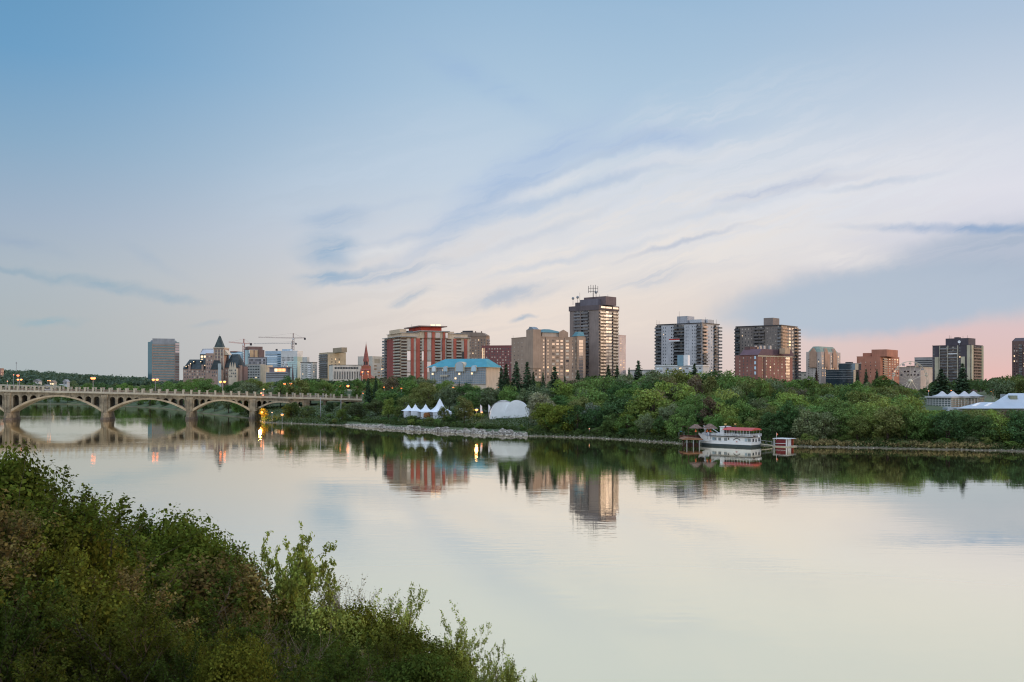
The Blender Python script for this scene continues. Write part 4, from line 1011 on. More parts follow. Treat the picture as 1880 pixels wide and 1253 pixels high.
def dark_tower():
    b = Bld('office_tower', 'dark tower with cream pillars and a white rooftop dish, near the right edge', 'building', 1782, 720, 1712, 1804, 44, 634)
    m = wallmat('charcoal_panel', (0.085, 0.075, 0.09)); crm = wallmat('cream_pillar', (0.50, 0.46, 0.34)); b.body(m); b.cap(m, 0.2, 0.4)
    n = 12; v0, v1 = 636, 702
    for u0, u1, vt in ((1717, 1724, 655), (1765, 1772, 655), (1776, 1781.5, 634)): b.block('cream_pillar', 'L', u0, u1, vt, 704, 0.9, 0.02, crm)
    for u in (1726, 1741, 1759): b.block('white_fin', 'L', u - 0.5, u + 0.5, 634, 704, 1.3, 0.02, concrete_light)
    b.block('white_beam', 'L', 1741.6, 1758.4, 648.5, 650, 1.3, 0.02, white)
    b.balconies('L', 1727, 1740, v0, v1, n, 1.0, brown_metal, RAIL); b.balconies('L', 1742, 1758, v0, v1, n, 1.0, brown_metal, RAIL, nc=2); b.grid('L', 1760.5, 1764, v0, v1, 1, n, 0.6, 0.5)
    b.grid('L', 1713, 1716.5, v0, v1, 1, n, 0.6, 0.5)
    b.block('cream_pillar', 'R', 1782.2, 1785, 634, 704, 0.9, 0.02, crm); b.balconies('R', 1785.5, 1799, v0, v1, n, 1.2, brown_metal, brown_metal); b.block('cream_pillar', 'R', 1800, 1803.5, 634, 704, 0.9, 0.02, wallmat('sage_pillar', (0.34, 0.36, 0.26)))
    b.roofbox('plant_room', 1736, 1778, 621.5, m, 0.12, 0.7); b.roofbox('small_plant', 1752, 1760, 619.5, m, 0.3, 0.5, z0=b.zv(621))
    for u, va in ((1743, 616), (1746, 617), (1768, 617), (1776, 616)): b.mast(u, va, 623, 0.12)
    t = b.su('L', 1759.5)
    p = MB().tube((-t, 2, b.h), (-t, 2, b.zv(628)), 0.2).build('dish_post', steel, b.root)
    MB().lathe([(0.05, 0), (0.6, 0.1), (1.05, 0.35), (1.0, 0.42), (0.55, 0.18), (0.05, 0.08)], n=14).build('dish', white, p, (-t, 1.7, b.zv(627.5))).rotation_euler = (math.radians(80), 0, 0.3)
    b.close()

def far_houses():
    for i, (u, v, w, c, r, lab) in enumerate(((66, 697, 11, (0.6, 0.6, 0.56), (0.2, 0.2, 0.2), 'small white house with a dark roof on the wooded hill at left'),
                                       (95, 699, 8, (0.66, 0.6, 0.48), (0.3, 0.24, 0.18), 'small cream lit house on the hill, right of the dark roofed one'),
                                       (119, 697.5, 7, (0.5, 0.53, 0.55), (0.35, 0.36, 0.38), 'pale grey house roof among the hill trees at left'),
                                       (110, 706, 14, (0.7, 0.72, 0.7), (0.5, 0.52, 0.52), 'long white house low on the far bank at left'),
                                       (82, 707, 16, (0.4, 0.36, 0.3), (0.3, 0.28, 0.26), 'brown house half hidden beside the long white house'))):
        Y = 1060 - i * 10 if i < 3 else 950; x = X(u, Y); z = ground(x, Y)
        hw = w / 2 / F * Y; zt = Z(v, Y)
        root = thing('house', lab, 'house', (x, Y, z))
        h = max(4.0, zt - z)
        MB().box(-hw, hw, 0, 7, -3, h - 2.2).build('wall', wallmat('house_wall%d' % i, c), root)
        MB().extr_y([(-hw - .5, h - 2.19), (hw + .5, h - 2.19), (0, h + 0.3)], -0.5, 7.5).build('roof', wallmat('house_roof%d' % i, r), root)
        for s in (-1, 1): MB().box(-0.7, 0.7, -0.1, 0.02, h - 4.2, h - 2.9).build('window', LIT if i == 1 else GL_D, root, (s * hw * 0.5, 0, 0))
    # radio mast on the hill
    Y = 1800; x = X(30, Y); root = thing('radio_mast', 'thin lattice radio mast on the hill skyline at far left', 'mast', (x, Y, ground(x, Y)))
    zt = Z(664.5, Y) - root.location.z
    mb = MB()
    for a in range(3): mb.tube((0.9 * math.cos(a * 2.1), 0.9 * math.sin(a * 2.1), 0), (0.3 * math.cos(a * 2.1), 0.3 * math.sin(a * 2.1), zt), 0.12)
    for k in range(14): mb.tube((-0.6, 0, zt * k / 14), (0.6, 0, zt * (k + 1) / 14), 0.07)
    mb.build('lattice', steel, root); MB().box(-1.2, 1.2, -0.6, 0.6, zt * 0.9, zt * 0.94).build('antenna', steel, root)

LAMPS = []
def lamp(name, label, u, v, Y, zg=None, r=0.45, col=(1.0, 0.52, 0.22), s=14, pole=0.10, heads=((0, 0),), group='street lamps glowing across the river', arm=True):
    r *= 1.2
    x = X(u, Y); z = Z(v, Y); zg = ground(x, Y) if zg is None else zg
    root = thing(name, label, 'street lamp' if 'street' in name else 'lamp', (x, Y, zg), 0, group if 'street' in name else None)
    h = z - zg
    MB().tube((0, 0, -0.5), (0, 0, h - 0.25), pole * 1.4, pole, 6).build('pole', steel, root)
    for (du, dv) in heads:
        dx = du / F * Y; dz = -dv / F * Y
        if abs(dx) > 0.3: MB().tube((0, 0, h - 0.35), (dx, 0, h + dz + 0.1), pole * 0.7).build('arm', steel, root)
        hd = MB().lathe([(0.05, r * 0.95), (r * 0.75, r * 0.6), (r * 1.05, r * 0.35), (r * 1.05, r * 0.28)], n=8).build('lamp_head', steel, root, (dx, 0, h + dz))
        MB().lathe([(0.02, -r), (r * 0.7, -r * 0.7), (r, 0), (r * 0.9, r * 0.28), (0.02, r * 0.33)], n=10).build('bulb', emis('lamp_%g_%g_%g' % (col[1], col[2], s), (col[0], col[1] * 0.48, col[2] * 0.3), s * 0.38), hd)
    return root

def crane(label, u, vtop, vjib, Y, jibs, m, vbase=690):
    x = X(u, Y); zg = PLATEAU
    root = thing('tower_crane', label, 'crane', (x, Y, zg)); z = lambda v: Z(v, Y) - zg
    w = 1.1
    def truss(mb, p, q, w, n, r=0.16):
        p, q = Vector(p), Vector(q); d = (q - p).normalized()
        a = Vector((0, 1, 0)); b = d.cross(a).normalized()
        cs = [a * w + b * w, a * -w + b * w, a * -w - b * w, a * w - b * w]
        for c in cs: mb.tube(p + c, q + c, r, n=4)
        for k in range(n):
            s0 = p + (q - p) * k / n; s1 = p + (q - p) * (k + 1) / n
            for i in range(4): mb.tube(s0 + cs[i], s1 + cs[(i + 1) % 4], r * 0.7, n=3)
        return mb
    truss(MB(), (0, 0, 0), (0, 0, z(vjib)), w, 20, 0.2).build('mast', m, root)
    truss(MB(), (0, 0, z(vjib)), (0, 0, z(vtop)), w * 0.5, 5).build('tower_head', m, root)
    MB().box(-0.9, 0.9, -2.2, -0.9, z(vjib) - 2.4, z(vjib) - 0.2).build('cab', white, root)
    for (du, dy, nm, dv) in jibs:
        e = (du / F * Y, dy, z(vjib) + dv)
        truss(MB(), (0, 0, z(vjib)), e, 0.55, 14, 0.13).build(nm, m, root)
        MB().tube((0, 0, z(vtop)), (e[0] * 0.8, e[1] * 0.8, e[2] + 0.4), 0.08, n=3).build('tie', m, root)
        if nm == 'counter_jib': MB().box(e[0] - 1.8, e[0] + 0.6, -1, 1, e[2] - 2.6, e[2] + 0.4).build('counterweight', dark, root)

def cranes():
    crane('red tower crane between the castle hotel and the brown building', 447.5, 622.5, 631, 1260, ((-25, -6, 'jib', 1.5), (14, 4, 'counter_jib', 0)), red_steel)
    crane('tall dull red tower crane with a very long thin jib above the white offices', 538.5, 612, 621, 1450, ((-74, 30, 'jib', 2.5), (22, -6, 'counter_jib', 0)), crane_grey)
    crane('faint thin crane jib seen below and behind the tall crane', 536, 627, 630.5, 1700, ((-76, 20, 'jib', 0.0), (8, -6, 'counter_jib', 0)), steel)
# ================================================================== the arch bridge
def bridge():
    P0 = Vector((X(14, 491), 491, 0)); P1 = Vector((X(464, 507), 507, 0))
    d = (P1 - P0).normalized(); ang = math.atan2(d.y, d.x)
    def sx(u):
        k = (u - UC) / F
        return (k * P0.y - P0.x) / (d.x - k * d.y)
    def wy(s): return P0.y + d.y * s
    def zz(u, v): return Z(v, wy(sx(u)))
    root = thing('arch_bridge', 'long weathered concrete road bridge with open arches sloping down to the right bank', 'bridge', P0, ang)
    deck_pts = [(sx(-240), zz(-240, 714.5)), (sx(14), zz(14, 718.5)), (sx(192), zz(192, 722.2)), (sx(348), zz(348, 726.3)), (sx(464), zz(464, 729.5)), (sx(563), zz(563, 732.2)), (sx(668), zz(668, 735))]
    dz = lambda s: interp(deck_pts, s)
    Wd = 12.0
    piers = [sx(-164), sx(14), sx(192), sx(348), sx(464), sx(563)]
    crown = [zz(-75, 727), zz(103, 728.6), zz(270, 734), zz(408, 736.5), zz(518, 739.5)]
    spring = 4.0
    # deck slab with fascia
    def strip(y0, y1, zt, zb, s0, s1, step=6.0, name='deck', m=concrete_light, parent=root):
        mb = MB(); n = max(1, int((s1 - s0) / step))
        vs = []
        for i in range(n + 1):
            s = s0 + (s1 - s0) * i / n; z = dz(s)
            vs += [(s, y0, z + zb), (s, y1, z + zb), (s, y1, z + zt), (s, y0, z + zt)]
        fs = []
        for i in range(n):
            a = 4 * i; b = a + 4
            fs += [(a, b, b + 3, a + 3), (a + 3, b + 3, b + 2, a + 2), (a + 2, b + 2, b + 1, a + 1), (a + 1, b + 1, b, a)]
        fs += [(0, 3, 2, 1), (4 * n, 4 * n + 1, 4 * n + 2, 4 * n + 3)]
        mb.add(vs, fs); return mb.build(name, m, parent)
    sA, sB = sx(-230), sx(664)
    strip(-0.75, Wd + 0.75, 0.35, -0.25, sA, sB, name='deck')
    strip(0.6, Wd - 0.6, 0.42, 0.352, sA, sB, name='roadway', m=asphalt)
    strip(-0.25, Wd + 0.25, -0.252, -0.95, sA, sB, name='edge_beam', m=concrete)
    # arches, spandrels with arched openings
    arch_m = mat('arch_concrete', (0.50, 0.41, 0.28), var=0.2, scale=0.25, bump=0.1)
    for i in range(5):
        a, b = piers[i] + 1.45, piers[i + 1] - 1.45
        L = b - a; c = crown[i]
        intr = lambda s: spring + (c - spring) * (1 - (abs(2 * (s - a) / L - 1)) ** 2.0)
        extr = lambda s: intr(s) + 0.75 + 0.55 * abs(2 * (s - a) / L - 1) ** 2
        n = 44; mb = MB(); vs = []
        for k in range(n + 1):
            s = a + L * k / n
            vs += [(s, -0.28, intr(s)), (s, Wd + 0.28, intr(s)), (s, Wd + 0.28, extr(s)), (s, -0.28, extr(s))]
        fs = []
        for k in range(n):
            p = 4 * k; q = p + 4
            fs += [(p, q, q + 3, p + 3), (p + 3, q + 3, q + 2, p + 2), (p + 2, q + 2, q + 1, p + 1), (p + 1, q + 1, q, p)]
        fs += [(0, 3, 2, 1), (4 * n, 4 * n + 1, 4 * n + 2, 4 * n + 3)]
        mb.add(vs, fs, 0, False).build('arch', arch_m, root)
        # openings: centres measured from each pier
        pitch = 4.1 * min(1.0, (L + 8) / 48.0); ow = pitch * 0.35
        ops = []
        for side in (0, 1):
            for k in range(4):
                cs = a + 0.5 + pitch * (k + 0.45) if side == 0 else b - 0.5 - pitch * (k + 0.45)
                ops.append(cs)
        step = 0.25; m2 = MB(); ns = int(L / step)
        def top(s):
            """upper limit of the opening or None"""
            for cs in ops:
                t = abs(s - cs)
                if t < ow:
                    zt = dz(cs) - 1.75 - ow + math.sqrt(max(0, ow * ow - t * t))
                    if zt > extr(s) + 0.15: return zt
            return None
        prev = None
        for k in range(ns):
            s0 = a + L * k / ns; s1 = a + L * (k + 1) / ns; sm = (s0 + s1) / 2
            t = top(sm)
            lo0, lo1 = (extr(s0) - 0.1, extr(s1) - 0.1)
            if t is not None:
                t0 = top(s0) or t; t1 = top(s1) or t
                lo0, lo1 = max(t0, extr(s0) - 0.1), max(t1, extr(s1) - 0.1)
            h0, h1 = dz(s0) - 0.952, dz(s1) - 0.952
            if h0 <= lo0 + 0.02 and h1 <= lo1 + 0.02: continue
            h0 = max(h0, lo0 + 0.02); h1 = max(h1, lo1 + 0.02)
            v = [(s0, 0, lo0), (s1, 0, lo1), (s1, 0, h1), (s0, 0, h0), (s0, Wd, lo0), (s1, Wd, lo1), (s1, Wd, h1), (s0, Wd, h0)]
            f = [(0, 1, 2, 3), (5, 4, 7, 6), (4, 5, 1, 0)]
            cur = t is not None
            nxt = top(sm + L / ns) is not None; prv = top(sm - L / ns) is not None
            if not cur and nxt: f.append((1, 5, 6, 2))
            if not cur and prv: f.append((4, 0, 3, 7))
            m2.add(v, f)
        m2.build('spandrel_wall', concrete, root)
    # piers
    for i, s in enumerate(piers):
        mb = MB(); zt = dz(s) - 0.96
        mb.box(s - 1.47, s + 1.47, -0.55, Wd + 0.55, spring - 0.4, zt - 1.2)
        mb.box(s - 1.2, s - 0.4, -0.75, -0.56, spring, zt - 1.25); mb.box(s + 0.4, s + 1.2, -0.75, -0.56, spring, zt - 1.25)
        mb.box(s - 1.6, s + 1.6, -0.8, Wd + 0.8, zt - 1.19, zt)
        mb.prism([(s - 1.9, 0.2), (s, -2.4), (s + 1.9, 0.2), (s + 1.9, Wd - 0.2), (s, Wd + 2.2), (s - 1.9, Wd - 0.2)], 1.2, spring - 0.42,
                 top=[(s - 1.6, 0), (s, -1.5), (s + 1.6, 0), (s + 1.6, Wd), (s, Wd + 1.4), (s - 1.6, Wd)])
        mb.build('pier', concrete, root)
        MB().prism([(s - 2.1, 0), (s, -2.8), (s + 2.1, 0), (s + 2.1, Wd), (s, Wd + 2.7), (s - 2.1, Wd)], -2.0, 1.19).build('pier_footing', mat('wet_concrete', (0.20, 0.17, 0.14), var=0.3, scale=0.4), root)
    # approach span over the bank at the right
    mb = MB()
    for s in (sx(596), sx(628), sx(658)):
        mb = MB().box(s - 0.7, s + 0.7, 0.3, Wd - 0.3, -1, dz(s) - 0.96); mb.build('column', concrete, root)
    # balustrades
    pm = MB().box(-0.42, 0.42, -0.36, 0.36, 0.352, 2.45).box(-0.5, 0.5, -0.44, 0.44, 2.452, 2.72).mesh('railing_post', concrete_light)
    sp = (piers[2] - piers[1]) / 11.6; posts = []
    s = piers[1] + 0.9
    k0 = int((s - sA) / sp)
    cnt = 0
    for side, y in ((0, -0.3), (1, Wd + 0.3)):
        k = -k0
        while s + k * sp < sB - 1:
            q = s + k * sp + (0 if side == 0 else 1.9)
            if U(P0.x + d.x * q, P0.y + d.y * q) > -30 and cnt < 98:
                link('railing_post', pm, root, (q, y, dz(q))); cnt += 1
            k += 1
        strip(y - 0.18, y + 0.18, 1.68, 1.5, sA, sB, name='top_rail', m=concrete)
        strip(y - 0.25, y + 0.25, 0.62, 0.353, sA, sB, name='kerb_rail', m=concrete_light)
        mb = MB(); n = int((sB - sA) / 0.55)
        for i in range(n):
            q = sA + (i + 0.5) * 0.55; z = dz(q)
            mb.box(q - 0.09, q + 0.09, y - 0.09, y + 0.09, z + 0.62, z + 1.5)
        kind(mb.build('baluster', mat('rusty_concrete', (0.34, 0.25, 0.20), var=0.2), root), 'stuff')
    # gutter pipe light patch etc. left out; the car
    cs = sx(84); car = thing('car', 'white car driving on the bridge deck above the second arch from the left', 'car', P0 + d * cs + Vector((-d.y, d.x, 0)) * 3.6 + Vector((0, 0, dz(cs) + 0.425)), ang)
    body = MB(); prof = [(-2.25, 0.35), (2.25, 0.35), (2.3, 0.75), (1.6, 0.95), (-1.9, 1.0), (-2.3, 0.8)]
    body.extr_y(prof, -0.88, 0.88).build('body', mat('white_car_paint', (0.7, 0.68, 0.68), rough=0.3, var=0.03), car)
    MB().extr_y([(-1.7, 0.96), (1.1, 0.94), (0.5, 1.5), (-1.2, 1.52)], -0.78, 0.78).build('cabin', GL_D, car)
    for wx in (-1.4, 1.4):
        for wyy in (-0.85, 0.85): MB().tube((wx, wyy - 0.1, 0.33), (wx, wyy + 0.1, 0.33), 0.33, n=12).build('wheel', dark, car)
    for wyy in (-0.6, 0.6): MB().box(-2.34, -2.28, wyy - 0.15, wyy + 0.15, 0.6, 0.78).build('tail_light', emis('tail_light', (1, 0.08, 0.04), 3), car)
    return root, sx, dz, P0, d

# ================================================================== boat, jetty, boathouse
def riverboat():
    Y = 281; uC = 1379
    a = math.radians(41); C = (X(uC, Y), Y)
    root = thing('riverboat', 'white two-deck riverboat with a red canopy roof moored by the right bank', 'boat', (C[0], C[1], 0), -a)
    wp = mat('boat_white', (0.70, 0.72, 0.72), rough=0.5, var=0.05, scale=1.0)
    hullc = mat('hull_blue_black', (0.05, 0.075, 0.085), rough=0.4); redm = mat('canopy_red', (0.50, 0.09, 0.08), rough=0.6, var=0.1)
    blk = mat('boat_black', (0.02, 0.02, 0.022), rough=0.4)
    L = 15.3; B = 6.0; m2p = F / Y
    # local: x from -L (bow, left) to 0 (stern corner); y 0..B ; px -> x
    dLx, dLy = -math.cos(a), math.sin(a)
    def lx(u):
        k = (u - UC) / F; return -((C[0] - k * C[1]) / (k * dLy - dLx))
    z = lambda v: Z(v, Y)
    xb = lx(1292)
    # hull: plan narrowing to the bow
    def plan(o, e=0.0): return [(0.0 + o, -o), (0.0 + o, B + o), (xb + 2.5, B + o), (xb - 1.0 - e, B * 0.78), (xb - 2.6 - e, B * 0.5), (xb - 1.0 - e, B * 0.22), (xb + 2.5, -o)]
    MB().prism(plan(-0.25), -0.7, z(818), top=plan(0.0, 0.3)).build('hull', hullc, root)
    MB().prism(plan(0.02, 0.3), z(818) + 0.01, z(813.5), top=plan(0.05, 0.9)).build('hull_side', wp, root)
    x0 = lx(1306)
    MB().box(x0, -0.05, 0.08, B - 0.08, z(813.5) + 0.01, z(804)).build('main_cabin', wp, root)
    # rising bow bulwark
    bowx = lx(1281.5)
    for yy in (0.35, B - 0.55):
        MB().extr_y([(lx(1294), z(814)), (x0, z(813)), (x0, z(804)), (lx(1298), z(804.5)), (lx(1290), z(802)), (bowx, z(798.5)), (bowx - 0.1, z(801)), (lx(1287), z(809))], yy, yy + 0.2).build('bow_rail', wp, root)
    MB().extr_y([(lx(1292), z(814)), (lx(1297), z(813.5)), (bowx + 0.5, z(798)), (bowx - 0.3, z(799.5))], B * 0.4, B * 0.6).build('stem', wp, root)
    MB().tube((bowx + 0.6, B / 2, z(800)), (bowx + 0.7, B / 2, z(793.5)), 0.24, 0.18, 8).lathe([(0.02, z(790.3)), (0.35, z(791)), (0.45, z(792.2)), (0.3, z(793.4)), (0.02, z(793.8))], bowx + 0.7, B / 2).build('bow_lantern_post', wp, root)
    MB().box(x0 - 0.2, 0.2, -0.3, B + 0.3, z(804) + 0.01, z(802.6)).build('upper_deck', blk, root)
    MB().extr_y([(x0 - 3.4, z(806.5)), (x0 - 0.2, z(805)), (x0 - 0.2, z(804)), (x0 - 3.4, z(805.5))], 0.7, B - 0.7).build('fore_deck', mat('maroon_deck', (0.25, 0.05, 0.05)), root)
    # cabin windows and doors
    for u0, u1 in ((1308, 1312), (1312.6, 1315), (1319, 1323.5), (1329.5, 1334.5), (1367.5, 1371.5), (1373, 1378)):
        w = MB().box(lx(u0), lx(u1), -0.06, 0.1, z(811.3), z(806)).build('cabin_window', glass('boat_window', (0.10, 0.15, 0.18), 0.06), root)
    MB().box(lx(1336.5), lx(1338.5), -0.05, 0.1, z(809.5), z(805.5)).build('porthole', GL_D, root)
    for y0, y1, zt in ((0.9, 1.7, 806.5), (2.7, 3.3, 807.5), (4.4, 5.2, 806)):
        MB().box(-0.1, 0.02, y0, y1, z(812 if y0 != 2.7 else 813), z(zt)).build('stern_window', GL_D, root)
    # emblem: a dark moustache-like scroll with a small red shape below
    ex = lx(1352.5); ez = z(808.3)
    pts = [(-1.05, -0.25), (-0.85, 0.0), (-0.55, 0.12), (-0.25, 0.28), (0, 0.36), (0.25, 0.28), (0.55, 0.12), (0.85, 0.0), (1.05, -0.25)]
    mb = MB()
    for p, q in zip(pts, pts[1:]): mb.tube((ex + p[0], 0.03, ez + p[1]), (ex + q[0], 0.03, ez + q[1]), 0.10)
    mb.build('painted_scroll', blk, root)
    mb = MB(); mb.extr_y([(ex - 0.35, ez - 0.75), (ex, ez - 1.0), (ex + 0.35, ez - 0.75), (ex, ez - 0.5)], -0.03, 0.06); mb.build('painted_emblem', mat('emblem_red', (0.45, 0.12, 0.1)), root)
    for dx in (-0.75, 0.75): MB().extr_y([(ex + dx - 0.12, ez + 0.55), (ex + dx + 0.12, ez + 0.55), (ex + dx, ez + 0.85)], -0.03, 0.06).build('painted_star', blk, root)
    # upper rail
    zt, zb_ = z(798), z(802.6)
    for (p, q) in (((x0, -0.2), (0.1, -0.2)), ((0.1, -0.2), (0.1, B + 0.2)), ((0.1, B + 0.2), (x0, B + 0.2)), ((x0, B + 0.2), (x0, -0.2))):
        mb = MB(); p = Vector((*p, 0)); q = Vector((*q, 0)); n = int((q - p).length / 0.28)
        for zz in (zt, (zt + zb_) / 2 + 0.1, zb_ + 0.12): mb.tube(p + Vector((0, 0, zz)), q + Vector((0, 0, zz)), 0.045)
        for i in range(n + 1):
            c = p + (q - p) * i / n; mb.tube(c + Vector((0, 0, zb_)), c + Vector((0, 0, zt)), 0.04, n=4)
        mb.build('railing', wp, root)
    # wheelhouse
    MB().box(lx(1318), lx(1326), 1.2, B - 1.2, z(802.6) + 0.01, z(786.5)).build('wheelhouse', wp, root)
    MB().box(lx(1318) - 0.2, lx(1326) + 0.2, 1.0, B - 1.0, z(786.5) + 0.01, z(785.4)).build('wheelhouse_roof', wp, root)
    MB().box(lx(1319), lx(1323), 1.13, 1.2, z(793), z(788)).build('wheelhouse_window', GL_B, root)
    # canopy
    cx0, cx1 = lx(1326.5), lx(1391) * 0 - 0.25
    pf = [(-0.2, z(791.5)), (0.4, z(789.3)), (1.6, z(787.4)), (B / 2, z(786.6)), (B - 1.6, z(787.4)), (B - 0.4, z(789.3)), (B + 0.2, z(791.5)), (B / 2, z(791.0))]
    MB().extr_x(pf, cx0, cx1 + 0.5).build('canopy_roof', redm, root)
    for i in range(10):
        x = cx0 + 0.3 + (cx1 - cx0 - 0.5) * i / 9
        for y in (-0.05, B + 0.05): MB().tube((x, y, z(802.6)), (x, y, z(791)), 0.05).build('canopy_post', wp, root)
    # funnels with yellow crowns
    for u, dy in ((1327, 1.5), (1336.5, 4.3)):
        x = lx(u); f = MB().tube((x, dy, z(802)), (x, dy, z(782.5)), 0.24, 0.22, 10).build('funnel', blk, root)
        MB().cone(x, dy, z(783), z(780), 0.22, 0.42, 8).build('crown', mat('crown_yellow', (0.72, 0.62, 0.22)), f)
    # landing stage boom
    MB().tube((lx(1286), B * 0.3, z(785.5)), (lx(1307.5), B * 0.3, z(799.5)), 0.13).tube((lx(1286), B * 0.7, z(785.5)), (lx(1307.5), B * 0.7, z(799.5)), 0.13).build('boom', wp, root)
    # seats and clutter on the upper deck
    for i in range(7):
        x = cx0 + 1 + i * 1.6; MB().box(x, x + 0.5, 1, 1.5, z(802.5), z(800.6)).box(x, x + 0.12, 1, 1.5, z(800.6), z(798.9)).build('deck_chair', R.choice((wp, steel, brown_metal)), root)
    MB().box(lx(1310), lx(1316), 1.5, 3, z(802.5), z(798.5)).build('deck_locker', wp, root)

    # jetty platform with thatched parasols
    Yj = 287; zc = lambda v: Z(v, Yj)
    wood = mat('jetty_wood', (0.30, 0.15, 0.085), var=0.25, scale=1.2); wood2 = mat('jetty_wood_dark', (0.13, 0.07, 0.05), var=0.3, scale=1.2)
    xa, xb2 = X(1253, Yj), X(1290, Yj); xm = (xa + xb2) / 2
    j = thing('jetty', 'brown wooden jetty on posts left of the riverboat with a flat brown deck roof', 'jetty', (xm, Yj, 0)); w = (xb2 - xa) / 2
    MB().extr_y([(-w, zc(807.8)), (w, zc(808.6)), (w, zc(806)), (-w + 1.6, zc(803.6)), (-w, zc(807))], 0, 6.5).build('deck', wood, j)
    for x in (-w + 1.3, w * 0.1, w - 0.9):
        for y in (0.3, 5.8): MB().box(x - 0.13, x + 0.13, y - 0.13, y + 0.13, -1.2, zc(808.5)).build('post', steel if y < 1 else wood2, j)
    MB().box(-w + 1.6, w - 0.2, 4.6, 6.4, -0.3, zc(816)).build('lower_stage', wood2, j)
    MB().box(-w + 0.4, w + 2.0, 6.6, 7.0, zc(806), zc(801.5)).build('back_screen', mat('brown_slats', (0.16, 0.075, 0.05), var=0.4, scale=2.0), j)
    for x in (-w + 1.0, 0, w): MB().tube((x, 6.5, 0), (x, 6.5, zc(786)), 0.08).build('upright', wood2, j)
    MB().tube((-w + 1, 6.5, zc(786)), (w + 2, 6.5, zc(780)), 0.06).build('cross_rail', wood2, j)
    th = mat('thatch_brown', (0.25, 0.165, 0.13), var=0.35, scale=3.0, bump=0.6)
    for i, (u, va, ve, hw, lab) in enumerate(((1277.5, 779.5, 786.5, 13.5, 'left thatched brown parasol roof over the jetty'), (1303, 778.5, 787, 15.5, 'right and larger thatched brown parasol roof beside the riverboat bow'))):
        x = X(u, Yj + 4); p = thing('thatched_parasol', lab, 'parasol', (x, Yj + 4, 3.0)); r = hw / F * (Yj + 4)
        MB().cone(0, 0, Z(ve, Yj + 4) - 3, Z(va, Yj + 4) - 3, r, 0.5, 8, smooth=False).build('canopy', th, p)
        MB().tube((0, 0, -1.0), (0, 0, Z(va, Yj + 4) - 3), 0.1).build('pole', wood2, p)
    om = mat('orange_cloth', (0.62, 0.13, 0.05), var=0.12, scale=2)
    for i, (u, lab) in enumerate(((1277.5, 'folded orange parasol under the left thatched roof'), (1298.5, 'folded orange parasol, left one of two under the right thatched roof'), (1304.5, 'folded orange parasol closest to the riverboat, under the right thatched roof'))):
        x = X(u, Yj + 2.4); p = thing('folded_parasol', lab, 'parasol', (x, Yj + 2.4, 1.9), 0, 'folded orange parasols on the jetty')
        MB().cone(0, 0, Z(793.5, Yj + 2.4) - 1.9, Z(788, Yj + 2.4) - 1.9, 0.34, 0.05, 8).build('cloth', om, p); MB().tube((0, 0, 0), (0, 0, Z(788, Yj + 2.4) - 1.9), 0.05).build('pole', dark, p)
    Yt = 306; p = thing('canopy_tent', 'small bright blue canopy on the bank left of the jetty', 'tent', (X(1250.5, Yt), Yt, ground(X(1250.5, Yt), Yt)))
    MB().cone(0, 0, 2.2, 3.4, 0.9, 0.1, 4, smooth=False, ph=0.6).build('canopy', mat('sky_blue_cloth', (0.12, 0.38, 0.62)), p)
    for dx, dy in ((-.8, -.8), (.8, -.8), (.8, .8), (-.8, .8)): MB().tube((dx, dy, -0.6), (dx, dy, 2.3), 0.04).build('leg', white, p)

    # floating boathouse
    Yb = 283; zc = lambda v: Z(v, Yb); a2 = math.radians(40)
    x = X(1444, Yb); bh = thing('boathouse', 'small dark red floating boathouse with a white roof and white door frames', 'boathouse', (x, Yb, 0), -a2)
    w = (1444 - 1421) / F * Yb / math.cos(a2 - 0.27); dd = 4.6
    rd = mat('boathouse_red', (0.20, 0.03, 0.035), var=0.12, scale=1.5)
    MB().box(-w - 0.2, 1.2, -0.5, dd + 0.3, -0.4, 0.28).build('pontoon', concrete_light, bh)
    MB().box(-w + 0.6, -0.1, 0.15, dd - 0.1, 0.281, zc(806.9)).build('wall', rd, bh)
    MB().extr_x([(-0.3, zc(806.8)), (dd + 0.2, zc(806.8)), (dd + 0.2, zc(806)), (-0.3, zc(805.6))], -w - 0.15, 0.75).build('roof', wp, bh)
    MB().box(-w, -w + 0.22, 0, 0.22, 0.281, zc(806.9)).box(-w, -w + 0.22, dd - .3, dd - 0.12, 0.281, zc(806.9)).build('corner_post', wp, bh)
    MB().box(-0.09, 0.06, 0.9, 2.9, 0.281, zc(807.0)).box(-0.2, 0.1, -0.02, 0.3, 0.281, zc(806.9)).build('door', white, bh)
    MB().box(-0.3, 0.08, dd - 0.5, dd - 0.05, 0.281, zc(806.9)).build('corner_post', mat('orange_post', (0.55, 0.13, 0.06)), bh)
    MB().box(-w + 0.5, -0.3, -0.1, 0.14, 0.9, 1.02).build('handrail', wp, bh)
    f = thing('flagpole', 'short flagpole with an orange pennant on top of the red boathouse', 'flag', (X(1425.5, Yb + 1), Yb + 1, zc(806)))
    MB().tube((0, 0, -0.3), (0, 0, Z(795, Yb) - zc(806)), 0.04).build('pole', white, f)
    hh = Z(795, Yb) - zc(806); MB().extr_y([(0.03, hh), (0.5, hh - 0.5), (0.03, hh - 0.9)], -0.02, 0.02).build('pennant', mat('pennant_orange', (0.75, 0.2, 0.08)), f)
    g = thing('gangway', 'narrow white gangway floating between the riverboat stern and the red boathouse', 'gangway', (X(1398, Yb), Yb + 1, 0))
    le = X(1419, Yb) - X(1398, Yb)
    MB().extr_y([(0, 0.75), (le, 0.35), (le, 0.55), (0, 0.95)], -0.6, 0.6).build('walkway', concrete_light, g)
